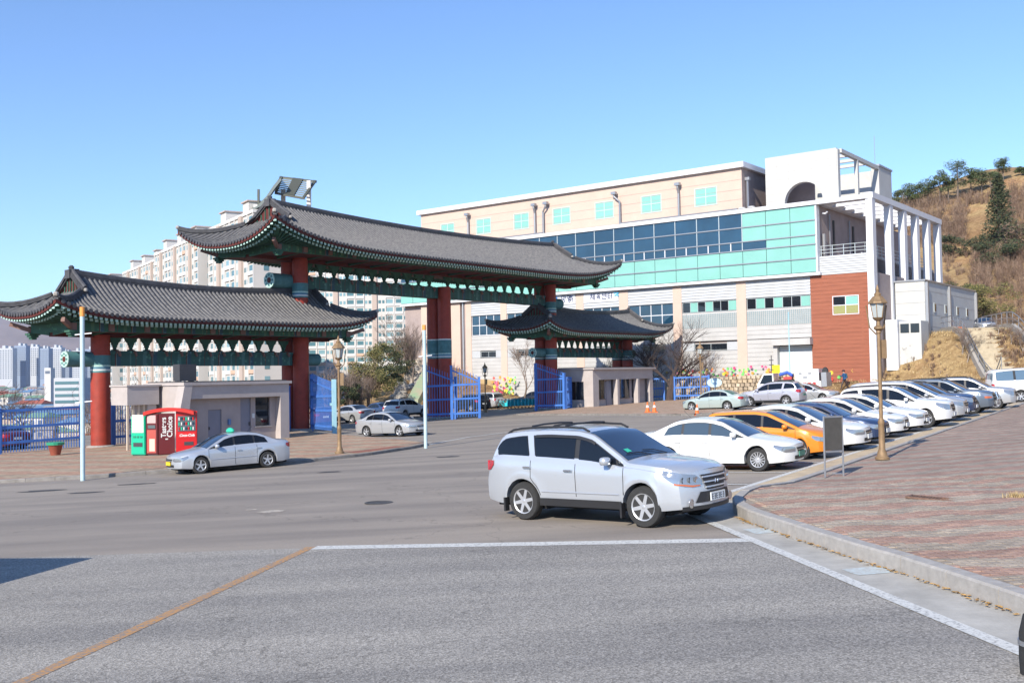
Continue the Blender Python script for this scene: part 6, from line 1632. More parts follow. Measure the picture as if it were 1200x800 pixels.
# turquoise hire bicycles in a row
m_turq = mat('turquoise_panel', (.03, .52, .60), .5); m_spk = mat('bike_metal', (.4, .42, .44), .4, .5)
def bike_proto():
    t = thing('bicycle', 'turquoise bicycle, first from the left in the row behind the gate', 'bicycle', (0, 0, 0), 0, 'row of turquoise bicycles')
    for x in (-.52, .52):
        q = MB(); q.tube([(x + .33 * math.cos(k * math.pi / 8), 0, .34 + .33 * math.sin(k * math.pi / 8)) for k in range(17)], .025, 5, cap=False); w_ = q.build('wheel', m_tyre, t)
    q = MB(); q.tube([(-.52, 0, .34), (-.1, 0, .32), (-.2, 0, .8)], .022, 5); q.tube([(-.1, 0, .32), (.4, 0, .78), (.52, 0, .34)], .022, 5); q.tube([(-.2, 0, .72), (.38, 0, .8)], .022, 5); q.build('frame', m_turq, t)
    q = MB(); q.box(-.86, -.8, -.2, .2, .3, .95); q.poly([(-.82, .03, .34), (-.3, .03, .30), (-.28, .03, .62), (-.7, .03, .72)]); q.poly([(-.82, -.03, .34), (-.7, -.03, .72), (-.28, -.03, .62), (-.3, -.03, .30)]); q.build('wheel_skirt', m_turq, t)
    q = MB(); q.box(-.34, -.08, -.07, .07, .82, .88); q.build('saddle', m_trim, t); q = MB(); q.tube([(.38, 0, .78), (.34, 0, 1.0), (.30, .26, 1.02)], .014, 5); q.tube([(.34, 0, 1.0), (.30, -.26, 1.02)], .014, 5); q.build('handlebar', m_spk, t)
    q = MB(); q.box(.5, .75, -.15, .15, .8, 1.0); q.build('basket', m_spk, t)
    return t
bp_ = bike_proto(); ords = ['first', 'second', 'third', 'fourth', 'fifth', 'sixth', 'seventh', 'eighth', 'ninth', 'tenth']
B0 = gp(589, 479.5); B1 = gp(626, 478)
for i in range(10):
    p = B0.lerp(B1, i / 9); lab = 'turquoise bicycle, %s from the left in the row behind the gate' % ords[i]
    rz = 2.45 + random.uniform(-.06, .06)
    if i == 0: bp_.location = (p.x, p.y, G(p.x, p.y)); bp_.rotation_euler = (0, 0, rz)
    else: copy_thing(bp_, (p.x, p.y, G(p.x, p.y)), rz, lab)

# ---------------- pinwheel flowers over the rubble wall and on the mound
pcol = [mat('pinwheel_' + n_, c, .6) for n_, c in (('pink', (.72, .06, .20)), ('red', (.70, .08, .06)), ('yellow', (.78, .62, .05)), ('green', (.15, .55, .12)), ('orange', (.8, .30, .04)), ('rose', (.75, .30, .38)))]
m_stick = mat('pinwheel_stick', (.45, .42, .35), .7)
pme_ = []
for m_ in pcol:
    q = MB()
    for k in range(6):
        a = k * math.pi / 3; q.poly([(0, 0, 0), (math.cos(a) * .26, -.01, math.sin(a) * .26), (math.cos(a + .6) * .30, -.08, math.sin(a + .6) * .30), (math.cos(a + 1.0) * .18, -.05, math.sin(a + 1.0) * .18)])
    pme_.append(q.mesh('pinwheel_head', m_))
q = MB(); q.tube([(0, .02, -1.0), (0, .02, 0)], .012, 4); stm = q.mesh('stick', m_stick)
rnd = random.Random(12); npin = 0
def pinwheel(x, y, z, k, where, g, ci):
    t = thing('pinwheel', 'small %s pinwheel %s' % (['pink', 'red', 'yellow', 'green', 'orange', 'rose pink'][ci], where), 'pinwheel', (x, y, z), -.55, g + ' (' + ['pink', 'red', 'yellow', 'green', 'orange', 'rose'][ci] + ')')
    link('head', pme_[ci], t, rot=(0, rnd.uniform(0, 1), 0)); link('stick', stm, t); t.scale = (k,) * 3
for i in range(95):
    tt = rnd.uniform(-.3, LW * .86); o = rnd.uniform(.2, 1.6); p = wp(tt, o, 2.0 + rnd.uniform(.1, 1.0)); pinwheel(p[0], p[1], p[2], rnd.uniform(.4, .62), 'above the ' + ('left' if tt < LW * .28 else 'middle' if tt < LW * .58 else 'right') + ' part of the rubble wall, ' + ('standing high' if p[2] > G(p[0], p[1]) + 2.6 else 'standing low'), 'pinwheels on the rubble wall', rnd.choice([0, 0, 1, 2, 3, 3, 5, 4]))
for i in range(26):
    p = A_ + dd * (LW + rnd.uniform(1.8, 4.6)) + nn * rnd.uniform(.2, 1.2); pinwheel(p.x, p.y, T(p.x, p.y) + rnd.uniform(1.4, 2.0), rnd.uniform(.5, .8), 'in the cluster in front of the red brick corner', 'pinwheels by the brick corner', rnd.choice([0, 0, 1, 2, 3, 4]))
for i in range(90):
    px = rnd.uniform(577, 607) if rnd.random() < .75 else rnd.uniform(618, 632); Y = rnd.uniform(114, 118); py_ = rnd.uniform(442, 462); p = atY(px, py_, Y); pinwheel(p.x, p.y, p.z, rnd.uniform(.42, .7), ('high' if py_ < 449 else 'half way up' if py_ < 456 else 'low') + ' beyond the ' + ('left' if px < 592 else 'middle' if px < 610 else 'right') + ' turquoise bicycles', 'pinwheels beyond the bicycles', rnd.choice([0, 0, 1, 2, 5, 4]) if px < 592 or px > 610 else rnd.choice([2, 2, 3]))
# low earth bank carrying those flowers
def ground_strip(name, pts, z0f, z1, depth, m_, label, cat):
    q = MB()
    for (x0, y0), (x1, y1) in zip(pts, pts[1:]):
        q.hexa([(x0, y0, G(x0, y0) - .2), (x1, y1, G(x1, y1) - .2), (x1, y1 + depth, G(x1, y1) - .2), (x0, y0 + depth, G(x0, y0) - .2), (x0, y0 + 1.0, z1[0]), (x1, y1 + 1.0, z1[1]), (x1, y1 + depth, z1[1]), (x0, y0 + depth, z1[0])])
    return tag(q.build(name, m_, kind=None), label, cat)
ground_strip('earth_bank', [(-4.0, 117), (7.5, 115.5)], None, (2.3, 1.2), 5, m_grass, 'tan earth bank under the pinwheels beyond the bicycles', 'bank')

# ---------------- steps up the bank
st = thing('stairway', 'long flight of tan steps with pale side walls climbing the dry bank at the right', 'steps', (0, 0, 0))
sA = Vector((40.0, 79.0)); sB = Vector((43.2, 97.5)); sd_ = (sB - sA).normalized(); sn = Vector((sd_.y, -sd_.x)); N_ = 30; SL = (sB - sA).length
m_step = mat('step_stone', (.45, .38, .27), .9, var=.2, vscale=2)
for i in range(N_):
    a = sA + sd_ * (SL * i / N_); z = T(a.x, a.y) + .22
    b0, b1 = a - sn * 1.7, a + sn * 1.7; c0_, c1_ = b0 + sd_ * (SL / N_ + .0), b1 + sd_ * (SL / N_ + .0)
    q = MB(); q.hexa([(b0.x, b0.y, z - .9), (b1.x, b1.y, z - .9), (c1_.x, c1_.y, z - .9), (c0_.x, c0_.y, z - .9), (b0.x, b0.y, z), (b1.x, b1.y, z), (c1_.x, c1_.y, z), (c0_.x, c0_.y, z)]); q.build('step', m_step, st)
for s in (-1, 1):
    a = sA + sn * 1.85 * s; b_ = sB + sn * 1.85 * s; q = MB(); [q.beam((lambda c: (c.x, c.y, T(c.x, c.y) + .1))(a.lerp(b_, k_ / 12)), (lambda c: (c.x, c.y, T(c.x, c.y) + .1))(a.lerp(b_, (k_ + 1) / 12)), .3, .8) for k_ in range(12)]; q.build('side_wall', m_gran, st)
    rr_ = thing('stair_railing', 'thin metal railing on the %s side of the long tan steps' % ('left' if s < 0 else 'right'), 'railing', (0, 0, 0)); 
    RP = [a.lerp(b_, i / 12) for i in range(13)]; q = MB(); q.tube([(c.x, c.y, T(c.x, c.y) + 1.5) for c in RP], .04, 6); q.build('handrail', m_metal, rr_); q = MB(); q.tube([(c.x, c.y, T(c.x, c.y) + 1.0) for c in RP], .03, 6); q.build('lower_rail', m_metal, rr_)
    for i in range(13): c = a.lerp(b_, i / 12); z = T(c.x, c.y); q = MB(); q.tube([(c.x, c.y, z), (c.x, c.y, z + 1.5)], .03, 5); q.build('railing_post', m_metal, rr_)

# ---------------- the walking person by the brick corner
def person(px, py, label):
    p = march(px, py, 80, 110); p.z = T(p.x, p.y); t = thing('person', label, 'person', p, .25)
    t['category'] = 'person'
    V = []; E = []; Rr = []
    def v(x, y, z, r): V.append((x, y, z)); Rr.append(r); return len(V) - 1
    def e(a, b): E.append((a, b))
    # walking towards local -x; pelvis is the root
    pel = v(0, 0, .93, .145); ab = v(-.01, 0, 1.1, .14); ch = v(-.03, 0, 1.32, .165); nk = v(-.05, 0, 1.48, .06); hd0 = v(-.07, 0, 1.56, .075); hd1 = v(-.09, 0, 1.66, .10); hd2 = v(-.08, 0, 1.73, .075)
    for a, b in ((pel, ab), (ab, ch), (ch, nk), (nk, hd0), (hd0, hd1), (hd1, hd2)): e(a, b)
    for s, knee, ank, toe in ((1, (-.20, .50), (-.28, .09), (-.42, .04)), (-1, (.14, .50), (.36, .16), (.26, .05))):
        hp = v(0, s * .10, .88, .105); kn = v(knee[0], s * .11, knee[1], .068); an = v(ank[0], s * .11, ank[1], .045); to = v(toe[0], s * .12, toe[1], .04); e(pel, hp); e(hp, kn); e(kn, an); e(an, to)
    for s, el, ha in ((1, (-.10, 1.16), (-.34, 1.30)), (-1, (.05, 1.12), (-.12, .95))):
        sh = v(-.03, s * .20, 1.40, .065); eb = v(el[0], s * .27, el[1], .048); hn = v(ha[0], s * .22, ha[1], .036); e(ch, sh); e(sh, eb); e(eb, hn)
        for k in range(4): f1 = v(ha[0] - .06, s * .22 + (k - 1.5) * .018, ha[1] + .02 * s, .010); f2 = v(ha[0] - .09 - .008 * (k % 3), s * .22 + (k - 1.5) * .018, ha[1] - .015 + .02 * s, .009); e(hn, f1); e(f1, f2)
        th = v(ha[0] - .02, s * .22 - .045, ha[1] + .02, .011); e(hn, th)
    me = bpy.data.meshes.new('body'); me.from_pydata(V, E, []); o = link('body', me, t); md = o.modifiers.new('skin', 'SKIN'); sv = me.skin_vertices[0].data
    for i, r_ in enumerate(Rr): sv[i].radius = (r_, r_ * (.85 if i in (0, 1, 2) else 1))
    sv[0].use_root = True; o.modifiers.new('sub', 'SUBSURF').levels = 1; o.modifiers['sub'].render_levels = 2
    for p_ in me.polygons: p_.use_smooth = True
    m = bpy.data.materials.new('person_clothes'); m.use_nodes = True; n = m.node_tree.nodes; L = m.node_tree.links
    tc = n.new('ShaderNodeTexCoord'); sx = n.new('ShaderNodeSeparateXYZ'); L.new(tc.outputs['Object'], sx.inputs[0]); dv = n.new('ShaderNodeMath'); dv.operation = 'DIVIDE'; dv.inputs[1].default_value = 2.; L.new(sx.outputs['Z'], dv.inputs[0])
    cr = n.new('ShaderNodeValToRGB'); cr.color_ramp.interpolation = 'CONSTANT'; el_ = cr.color_ramp.elements; el_[0].color = (.02, .02, .02, 1); el_[1].position = .045; el_[1].color = (.045, .03, .03, 1)
    for pz_, c_ in ((.455, (.02, .08, .20)), (.735, (.45, .28, .2))): q_ = el_.new(pz_); q_.color = rgb(c_)
    L.new(dv.outputs[0], cr.inputs['Fac']); L.new(cr.outputs[0], n['Principled BSDF'].inputs['Base Color']); me.materials.append(m)
    q = MB(); q.lathe([(.02, 1.80), (.09, 1.78), (.118, 1.72), (.12, 1.65), (.10, 1.62)], 12, c=(-.07, 0, 0)); q.beam((-.14, 0, 1.70), (-.26, 0, 1.67), .12, .02); q.build('dark_cap', mat('cap_dark', (.05, .02, .03), .8), t, smooth=True)
    q = MB(); q.hexa([(.10, -.15, 1.02), (.26, -.13, 1.05), (.26, .13, 1.05), (.10, .15, 1.02), (.09, -.13, 1.42), (.20, -.11, 1.45), (.20, .11, 1.45), (.09, .13, 1.42)]); q.build('backpack', mat('backpack_green', (.03, .11, .09), .8), t)
    for s in (-1, 1): q = MB(); q.lathe([(.006, 0), (.012, .01), (.003, .02)], 6, c=(-.178, s * .035, 1.675)); q.build('eye', m_frame, t)
    q = MB(); q.beam((-.17, 0, 1.67), (-.205, 0, 1.64), .03, .03); q.build('nose', mat('skin', (.45, .28, .2), .6), t)
person(990, 457, 'person in blue jacket and dark trousers with green backpack walking past the brick corner')
# white round sign behind the pale green sedan
t = thing('round_sign', 'pale blue oval sign on a post behind the pale green sedan', 'sign', gp(838, 476, .1), -.3)
q = MB(); q.lathe([(.04, 0), (.04, 1.9)], 8); q.build('post', m_metal, t); q = MB(); q.lathe([(.42, -.03), (.42, .03)], 20, c=(0, -.06, 1.75), axis='y'); o = q.build('sign_plate', mat('sign_pale_blue', (.42, .58, .66), .5), t); o.scale = (1.3, 1, .8); o.location = (0, 0, .35)
# red barrier and small items by the car at the top of the steps
t = thing('road_barrier', 'orange red plastic barrier next to the small silver suv at the top of the steps', 'barrier', (43.6, 100.0, T(43.6, 100)), 0)
q = MB(); q.hexa([(-.8, -.25, 0), (.8, -.25, 0), (.8, .25, 0), (-.8, .25, 0), (-.7, -.08, .7), (.7, -.08, .7), (.7, .08, .7), (-.7, .08, .7)]); q.build('body', m_cone, t)
# ================================================================== VEGETATION
m_bark = mat('bark_grey', (.17, .135, .11), .9, var=.35, vscale=4); m_twig = mat('twig_brown', (.20, .15, .12), .9, var=.3, vscale=2); m_barkd = mat('bark_dark', (.07, .05, .045), .9, var=.3, vscale=4); m_barkp = mat('bark_pale', (.36, .30, .25), .9, var=.35, vscale=4)
def bare_meshes(seed, h=6., spread=.55, levels=5, lean=0., trunk_frac=.3, r0=.11, nb=(3, 4)):
    rnd = random.Random(seed); tr = MB(); cr = MB()
    def grow(p, d, L_, r, lv):
        pts = [p]; rr = [r]; dd_ = d.copy(); n_ = 3 if lv < 2 else 2
        for i in range(n_):
            dd_ = (dd_ + Vector((rnd.gauss(0, .13), rnd.gauss(0, .13), .06 + rnd.gauss(0, .06)))).normalized(); p = p + dd_ * (L_ / n_); pts.append(p); rr.append(r * (1 - .38 * (i + 1) / n_))
        (tr if lv == 0 else cr).tube(pts, rr, 7 if lv == 0 else 4 if lv < 3 else 3, cap=False)
        if lv >= levels: return
        for k in range(rnd.randint(*nb)):
            t = rnd.uniform(.45, 1) if k else 1; q = pts[-1] if k == 0 else pts[0].lerp(pts[-1], t)
            a = rnd.uniform(0, 6.28); ax = Vector((math.cos(a), math.sin(a), 0)); nd = (dd_ + ax * spread * rnd.uniform(.6, 1.5) * (1 if k else .5)).normalized()
            grow(q, nd, L_ * rnd.uniform(.62, .85), max(.008, rr[-1] * rnd.uniform(.6, .85)), lv + 1)
    grow(Vector((0, 0, -.1)), Vector((lean, 0, 1)).normalized(), h * trunk_frac, r0, 0)
    return tr, cr
def leaf_crown(seed, clumps, leaf, nleaf, flat=.6):
    """clumps = list of (x, y, z, radius)"""
    rnd = random.Random(seed); q = MB()
    for cx, cy, cz, r_ in clumps:
        for i in range(nleaf):
            while True:
                d = Vector((rnd.uniform(-1, 1), rnd.uniform(-1, 1), rnd.uniform(-1, 1)))
                if .25 < d.length < 1: break
            p = Vector((cx, cy, cz)) + Vector((d.x * r_, d.y * r_, d.z * r_ * flat)); a = Vector((rnd.gauss(0, 1), rnd.gauss(0, 1), rnd.gauss(0, 1))).normalized(); b_ = a.orthogonal().normalized(); s_ = leaf * rnd.uniform(.6, 1.3)
            q.add([tuple(p + a * s_), tuple(p - a * s_ * .5 + b_ * s_ * .45), tuple(p - a * s_ * .5 - b_ * s_ * .45)], [(0, 1, 2)], rnd.randrange(2))
    return q
m_pine = [mat('pine_needles', (.055, .085, .03), .8, var=.4, vscale=.8), mat('pine_needles_light', (.11, .13, .045), .8, var=.3, vscale=.8)]
m_conif = [mat('conifer_dark', (.03, .05, .022), .85, var=.3, vscale=.7), mat('conifer_olive', (.07, .075, .028), .85, var=.3, vscale=.7)]
m_olive = [mat('shrub_olive', (.10, .105, .028), .8, var=.35, vscale=.7), mat('shrub_yellow_green', (.20, .17, .055), .8, var=.3, vscale=.7)]
m_brownl = [mat('dry_scrub', (.20, .13, .09), .9, var=.3, vscale=.6), mat('dry_scrub_pale', (.29, .20, .14), .9, var=.3, vscale=.6)]
BT = []
for i, (hh, sp_, r0_) in enumerate([(5.5, .55, .10), (6.2, .48, .09), (5.2, .7, .12), (6., .6, .1)]):
    tr, cr = bare_meshes(40 + i, hh, sp_, 5, .05 * (i - 1), .28, r0_); BT.append((tr.mesh('trunk', m_bark, True, 80), cr.mesh('crown', m_twig)))
def bare_tree(k, x, y, s, label, group=None, z=None, rz=None, mt=None, mc=None):
    t = thing('bare_tree', label, 'tree', (x, y, (T(x, y) if z is None else z)), rz if rz is not None else random.uniform(0, 6), group); t.scale = (s, s, s)
    o = link('trunk', BT[k][0], t); c = link('crown', BT[k][1], t)
    for o_, m_ in ((o, mt), (c, mc)):
        if m_: o_.material_slots[0].link = 'OBJECT'; o_.material_slots[0].material = m_
    return t
gb = 'bare trees before the sports hall'
p = gp(606, 475); bare_tree(1, 1.3, 108, 1.38, 'slender bare tree standing above the turquoise bicycles', gb)
p = gp(552, 482); bare_tree(0, p.x - .4, 98, .95, 'small bare tree left of the lamp post seen through the gate', gb)
p = gp(536, 482); bare_tree(3, -5.6, 100, .9, 'low bare tree directly behind the middle gate leaves', gb)
bare_tree(2, 9.4, 106, 1.15, 'bare tree whose twigs show above the right gatehouse roof', gb)
bare_tree(1, 18.6, 97.6, .95, 'thin bare sapling in front of the rubble wall right of the blue fence', gb)
# pollarded plane tree with the dark trunk
tr, cr = bare_meshes(77, 8.6, .78, 5, 0, .30, .42, (4, 5)); t = thing('plane_tree', 'big pollarded tree with thick dark trunk between the blue fence panels', 'tree', (15.15, 98.3, G(15, 98)), 0); tr.build('trunk', m_barkd, t, smooth=True); cr.build('crown', m_barkd, t)
tr, cr = bare_meshes(78, 6.6, .8, 5, 0, .30, .2, (3, 5)); t = thing('plane_tree', 'smaller dark bare tree just right of the right hand gatehouse', 'tree', (13.3, 100.3, G(13, 100)), 0); tr.build('trunk', m_barkd, t, smooth=True); cr.build('crown', m_barkd, t)
# bare trees behind the left fence
gl2 = 'bare trees behind the left fence'
for (x, y, s, k, l) in [(-38.5, 68, 1.25, 0, 'bare tree at the left edge of the photo behind the blue fence'), (-33.6, 70, 1.1, 2, 'bare tree behind the blue fence in front of the distant low houses'), (-40.5, 78, 1.3, 3, 'taller bare tree at the far left among the distant apartments'), (-29.2, 72, .9, 1, 'small bare tree between the pale blue pole and the red end column')]:
    bare_tree(k, x, y, s, l, gl2, z=G(x, y) - 1.2, mt=m_barkp if k == 0 else None)
# trees and stumps with props on the dry bank
tie = 'young trees on the dry bank'
for (px, py, s, k, l) in [(1073, 392, .62, 1, 'thin sapling in front of the grey annex'), (1062, 425, .55, 2, 'low gnarled tree in the middle of the dry bank'), (1128, 415, .7, 2, 'twisted bare tree left of the long steps'), (1133, 425, .6, 3, 'second twisted bare tree at the left railing of the steps'), (1185, 402, .6, 0, 'bare shrub tree right of the long steps'), (1198, 420, .65, 3, 'bare shrub tree at the right edge of the photo beside the steps'), (1170, 392, .45, 2, 'small bare shrub at the top right of the steps')]:
    q = march(px, py, 74, 130); bare_tree(k, q.x, q.y, s, l, tie, z=q.z - .1, mt=m_barkp, mc=m_twig)
# hill trees
def pine(seed, h, wd, cl, mats, trunk=True, label='', px=0, py=0, group='pines along the hill crest', Y=None, name='pine_tree', leaf=.16, nleaf=150, cat='tree'):
    rnd = random.Random(seed); p = march(px, py, 90, 420) if Y is None else atY(px, py, Y)
    t = thing(name, label, cat, p, 0, group)
    if trunk:
        q = MB(); tp = Vector((rnd.uniform(-.3, .3), 0, h * .9)); q.tube([(0, 0, -.6), (rnd.uniform(-.2, .2), 0, h * .35), tuple(tp)], [h * .028, h * .022, h * .008], 6)
        for k in range(7): a = rnd.uniform(0, 6.28); z = h * rnd.uniform(.4, .85); q.tube([(0, 0, z), (math.cos(a) * wd * .6, math.sin(a) * wd * .6, z + h * .08)], [h * .010, h * .004], 4)
        q.build('trunk', m_bark, t, smooth=True)
    leaf_crown(seed, cl, leaf, nleaf).build('crown', mats, t)
    return t
def pine_clumps(rnd, h, wd, n=13):
    out = []
    for i in range(n):
        z = h * rnd.uniform(.42, 1.0); k = 1 - .55 * (z / h - .42) / .58; a = rnd.uniform(0, 6.28); r_ = wd * k * rnd.uniform(.2, .8); out.append((math.cos(a) * r_, math.sin(a) * r_, z, wd * rnd.uniform(.22, .42)))
    return out
rnd = random.Random(31)
crest = [(1052, 243, 5.0, 2.6, 'leftmost dark pine of the crest, just right of the pergola'), (1064, 246, 7.5, 3.2, 'second pine of the crest from the left, with a pointed top'), (1076, 243, 7, 3.4, 'third crest pine, low and dense above the pergola'), (1088, 240, 8, 3.4, 'crest pine left of the hazy bare trees'), (1101, 240, 10, 3.0, 'crest pine with open ragged crown left of the tallest'), (1112, 238, 9, 2.6, 'narrow crest pine leaning against the tallest pine'), (1122, 236, 12.2, 4.2, 'tallest and widest pine of the hill crest'), (1138, 230, 8, 3.2, 'crest pine right of the tallest one'), (1150, 226, 6.8, 3.2, 'low crest pine left of the bare hilltop'), (1161, 222, 5.2, 2.6, 'smallest crest pine at the edge of the bare hilltop'), (1176, 212, 6.5, 2.9, 'lone pine with a flat crown standing above the dark conifer'), (1197, 206, 2.4, 1.8, 'tiny pine on the skyline at the right edge of the photo')]
for i, (px, py, h, wd, l) in enumerate(crest):
    h *= .62; wd *= .9; pine(100 + i, h, wd, pine_clumps(rnd, h, wd), m_pine, True, l, px, py, leaf=.19, nleaf=120)
# dark conical conifer and other evergreens
cl = [(rnd.uniform(-1, 1) * .8 * k_, rnd.uniform(-1, 1) * .8 * k_, z, .55 + .95 * k_) for z, k_ in [(1.0 + 10.5 * i / 26, (1 - i / 26) ** .85 * 1.9) for i in range(27)] for _ in range(2)]
pine(201, 12.4, 2.5, cl, m_conif, True, 'tall dark cone shaped conifer on the right hillside', 1173, 292, None, name='conifer', leaf=.26, nleaf=110)
pine(202, 5, 3.4, [(rnd.uniform(-2.6, 2.6), rnd.uniform(-2, 2), rnd.uniform(.6, 4.6), 1.3) for _ in range(16)], [m_conif[1], m_brownl[0]], True, 'brownish green tree right of the dark conifer', 1192, 300, None, name='evergreen_tree', leaf=.24, nleaf=130)
pine(203, 3.2, 2.4, [(rnd.uniform(-1.6, 1.6), rnd.uniform(-1.6, 1.6), rnd.uniform(.5, 3.0), 1.0) for _ in range(12)], m_conif, False, 'round dark evergreen bush below the brown scrub', 1143, 300, None, name='evergreen_bush', leaf=.2, nleaf=150, cat='bush')
pine(204, 3.2, 2.0, [(rnd.uniform(-1.2, 1.2), rnd.uniform(-1.2, 1.2), rnd.uniform(.5, 3.4), .95) for _ in range(10)], m_conif, False, 'dark evergreen bush just right of the pergola end', 1113, 302, None, name='evergreen_bush', leaf=.2, nleaf=150, cat='bush')
pine(205, 5.0, 4.2, [(rnd.uniform(-3.0, 3.0), rnd.uniform(-2, 2), rnd.uniform(1.4, 4.6), 1.05) for _ in range(30)], m_olive, True, 'wide yellow green pine above the small silver suv at the top of the steps', 1152, 381, None, name='pine_tree', leaf=.15, nleaf=190)
pine(206, 1.5, .6, [(0, 0, .35 + .3 * i, .5 - .09 * i) for i in range(4)], m_conif, False, 'small cone shaped shrub at the corner of the grey annex', 1086, 390, None, name='cone_shrub', leaf=.08, nleaf=160, cat='bush')
pine(207, 3.0, 3.2, [(rnd.uniform(-2.2, 2.2), rnd.uniform(-1.6, 1.6), rnd.uniform(.4, 2.4), .9) for _ in range(14)], m_conif, False, 'dark green tree behind the annex below the hill path', 1121, 352, None, name='evergreen_bush', leaf=.18, nleaf=150, cat='bush')
pine(208, 5, 3.4, [(rnd.uniform(-2.6, 2.6), rnd.uniform(-2, 2), rnd.uniform(.4, 3.4), 1.2) for _ in range(16)], m_conif, False, 'dark olive bush under the tall conifer', 1168, 312, None, name='evergreen_bush', leaf=.22, nleaf=130, cat='bush')
# brown leafless scrub over the hill: one mass
sc = MB(); rnd = random.Random(55)
def tuft(q, p, h, w, n, mi):
    for i in range(n):
        a = rnd.uniform(0, 6.28); r_ = rnd.uniform(.1, 1) * w; b0 = p + Vector((math.cos(a), math.sin(a), 0)) * r_ * .25; tp = p + Vector((math.cos(a) * r_, math.sin(a) * r_, h * rnd.uniform(.6, 1.1))); s_ = Vector((-math.sin(a), math.cos(a), 0)) * .035
        q.add([tuple(b0 - s_), tuple(b0 + s_), tuple(tp)], [(0, 1, 2)], mi)
        for j in range(3):
            m_ = b0.lerp(tp, rnd.uniform(.35, .9)); e_ = m_ + Vector((rnd.uniform(-1, 1), rnd.uniform(-1, 1), rnd.uniform(.2, 1))) * h * .22; q.add([tuple(m_ - s_ * .7), tuple(m_ + s_ * .7), tuple(e_)], [(0, 1, 2)], mi)
zones = [(1062, 1135, 236, 290, 190, 2.6), (1138, 1200, 292, 350, 180, 2.2), (1180, 1215, 225, 285, 90, 2.6), (1036, 1064, 225, 262, 60, 2.4), (1100, 1140, 290, 380, 60, 1.4), (1130, 1200, 350, 385, 50, 1.2), (1128, 1165, 228, 240, 40, 1.6), (1020, 1110, 404, 446, 60, .5), (1145, 1200, 385, 430, 60, .7)]
for x0, x1, y0, y1, n_, h_ in zones:
    for i in range(n_):
        q = march(rnd.uniform(x0, x1), rnd.uniform(y0, y1), 74, 420); tuft(sc, Vector((q.x, q.y, q.z - .1)), h_ * rnd.uniform(.6, 1.2), h_ * .55, 26, rnd.randrange(2))
tag(sc.build('hillside_scrub', m_brownl, kind='stuff'), 'brown leafless scrub covering the slopes of the hill', 'scrub')
# dry grass on bank, mound and wall foot
gr = MB(); rnd = random.Random(66); m_gr = [mat('straw_grass', (.50, .36, .17), .95, var=.3, vscale=.8), mat('straw_grass_pale', (.60, .46, .25), .95, var=.3, vscale=.8)]
def blades(p, n, h, mi=None, sp=.16):
    for i in range(n):
        a = rnd.uniform(0, 6.28); b0 = p + Vector((rnd.gauss(0, sp), rnd.gauss(0, sp), 0)); tp = b0 + Vector((math.cos(a) * h * .6, math.sin(a) * h * .6, h * rnd.uniform(.5, 1.1))); s_ = Vector((-math.sin(a), math.cos(a), 0)) * (.02 if sp > .1 else .006)
        gr.add([tuple(b0 - s_), tuple(b0 + s_), tuple(tp)], [(0, 1, 2)], rnd.randrange(2) if mi is None else mi)
for i in range(4200):
    x = rnd.uniform(27, 50); y = rnd.uniform(74, 104)
    if (x - 28) * .817 + (y - 94) * .577 < -1.2 or x < 31 and y > 94: continue
    if x / y > .53: continue
    blades(Vector((x, y, T(x, y) - .05)), 7, .28)
for i in range(350):
    tt = rnd.uniform(0, LW + 3); q = A_ + dd * tt - nn * rnd.uniform(0, .35); blades(Vector((q.x, q.y, G(q.x, q.y))), 5, .2)
tag(gr.build('dry_grass', m_gr, kind='stuff'), 'dry straw coloured grass on the bank below the annex', 'grass')
tf = gpp(1192, 582); gr2 = MB(); gr_keep = gr; gr = gr2
for i in range(26): blades(Vector((tf.x + rnd.gauss(0, .07), tf.y + rnd.gauss(0, .05), tf.z)), 9, .10, None, .05)
tag(gr.build('grass_tuft', m_gr, kind='stuff'), 'small straw tuft growing between the plaza bricks near the right edge', 'grass')
# shrubs and rocks on the mound left of the hall
rnd = random.Random(91)
shr = [(400, 468, 97, 3.2, m_brownl, 'brown leafless shrub right of the left lamp post'), (418, 470, 98, 2.9, m_brownl, 'wide brown shrub behind the driving silver sedan'), (436, 466, 101, 3.0, m_olive, 'yellow green bush at the foot of the rocky slope'), (447, 450, 112, 3.6, m_olive, 'tall yellow green evergreen in the middle of the mound'), (432, 456, 112, 3.0, m_olive, 'olive bush above the brown shrubs'), (462, 438, 118, 3.4, m_conif, 'dark green evergreen on top of the mound'), (450, 434, 120, 3.2, m_olive, 'olive tree crown highest on the mound'), (478, 420, 126, 3.2, m_brownl, 'reddish brown bush on the mound beside the pale blue pole'), (490, 416, 127, 3.0, m_brownl, 'brown bush on the mound just left of the middle columns'), (405, 476, 96, 2.0, m_conif, 'low dark hedge behind the left lamp post'), (458, 452, 108, 2.2, m_conif, 'dark bush on the edge of the rocky slope'), (424, 460, 110, 3.0, m_brownl, 'brown thicket at the left side of the mound')]
for i, (px, py, Y, h, mm, l) in enumerate(shr):
    wd = h * .62; cl = [(rnd.uniform(-wd, wd), rnd.uniform(-1.2, 1.2), rnd.uniform(.2, h), h * .24) for _ in range(15)]
    t = pine(300 + i, h, wd, cl, mm, False, l, px, py, None, Y=Y, name='bush' , leaf=.13 if mm is not m_brownl else .05, nleaf=150 if mm is not m_brownl else 50, cat='bush')
    b0 = t.location
    if mm is m_brownl:
        q = MB()
        for k in range(9): tuft(q, Vector((rnd.uniform(-wd, wd) * .8, rnd.uniform(-1, 1), -.6)), h * 1.1, h * .4, 26, 0)
        q.build('twigs', m_twig, t)
gbm = 'bare trees on the mound'
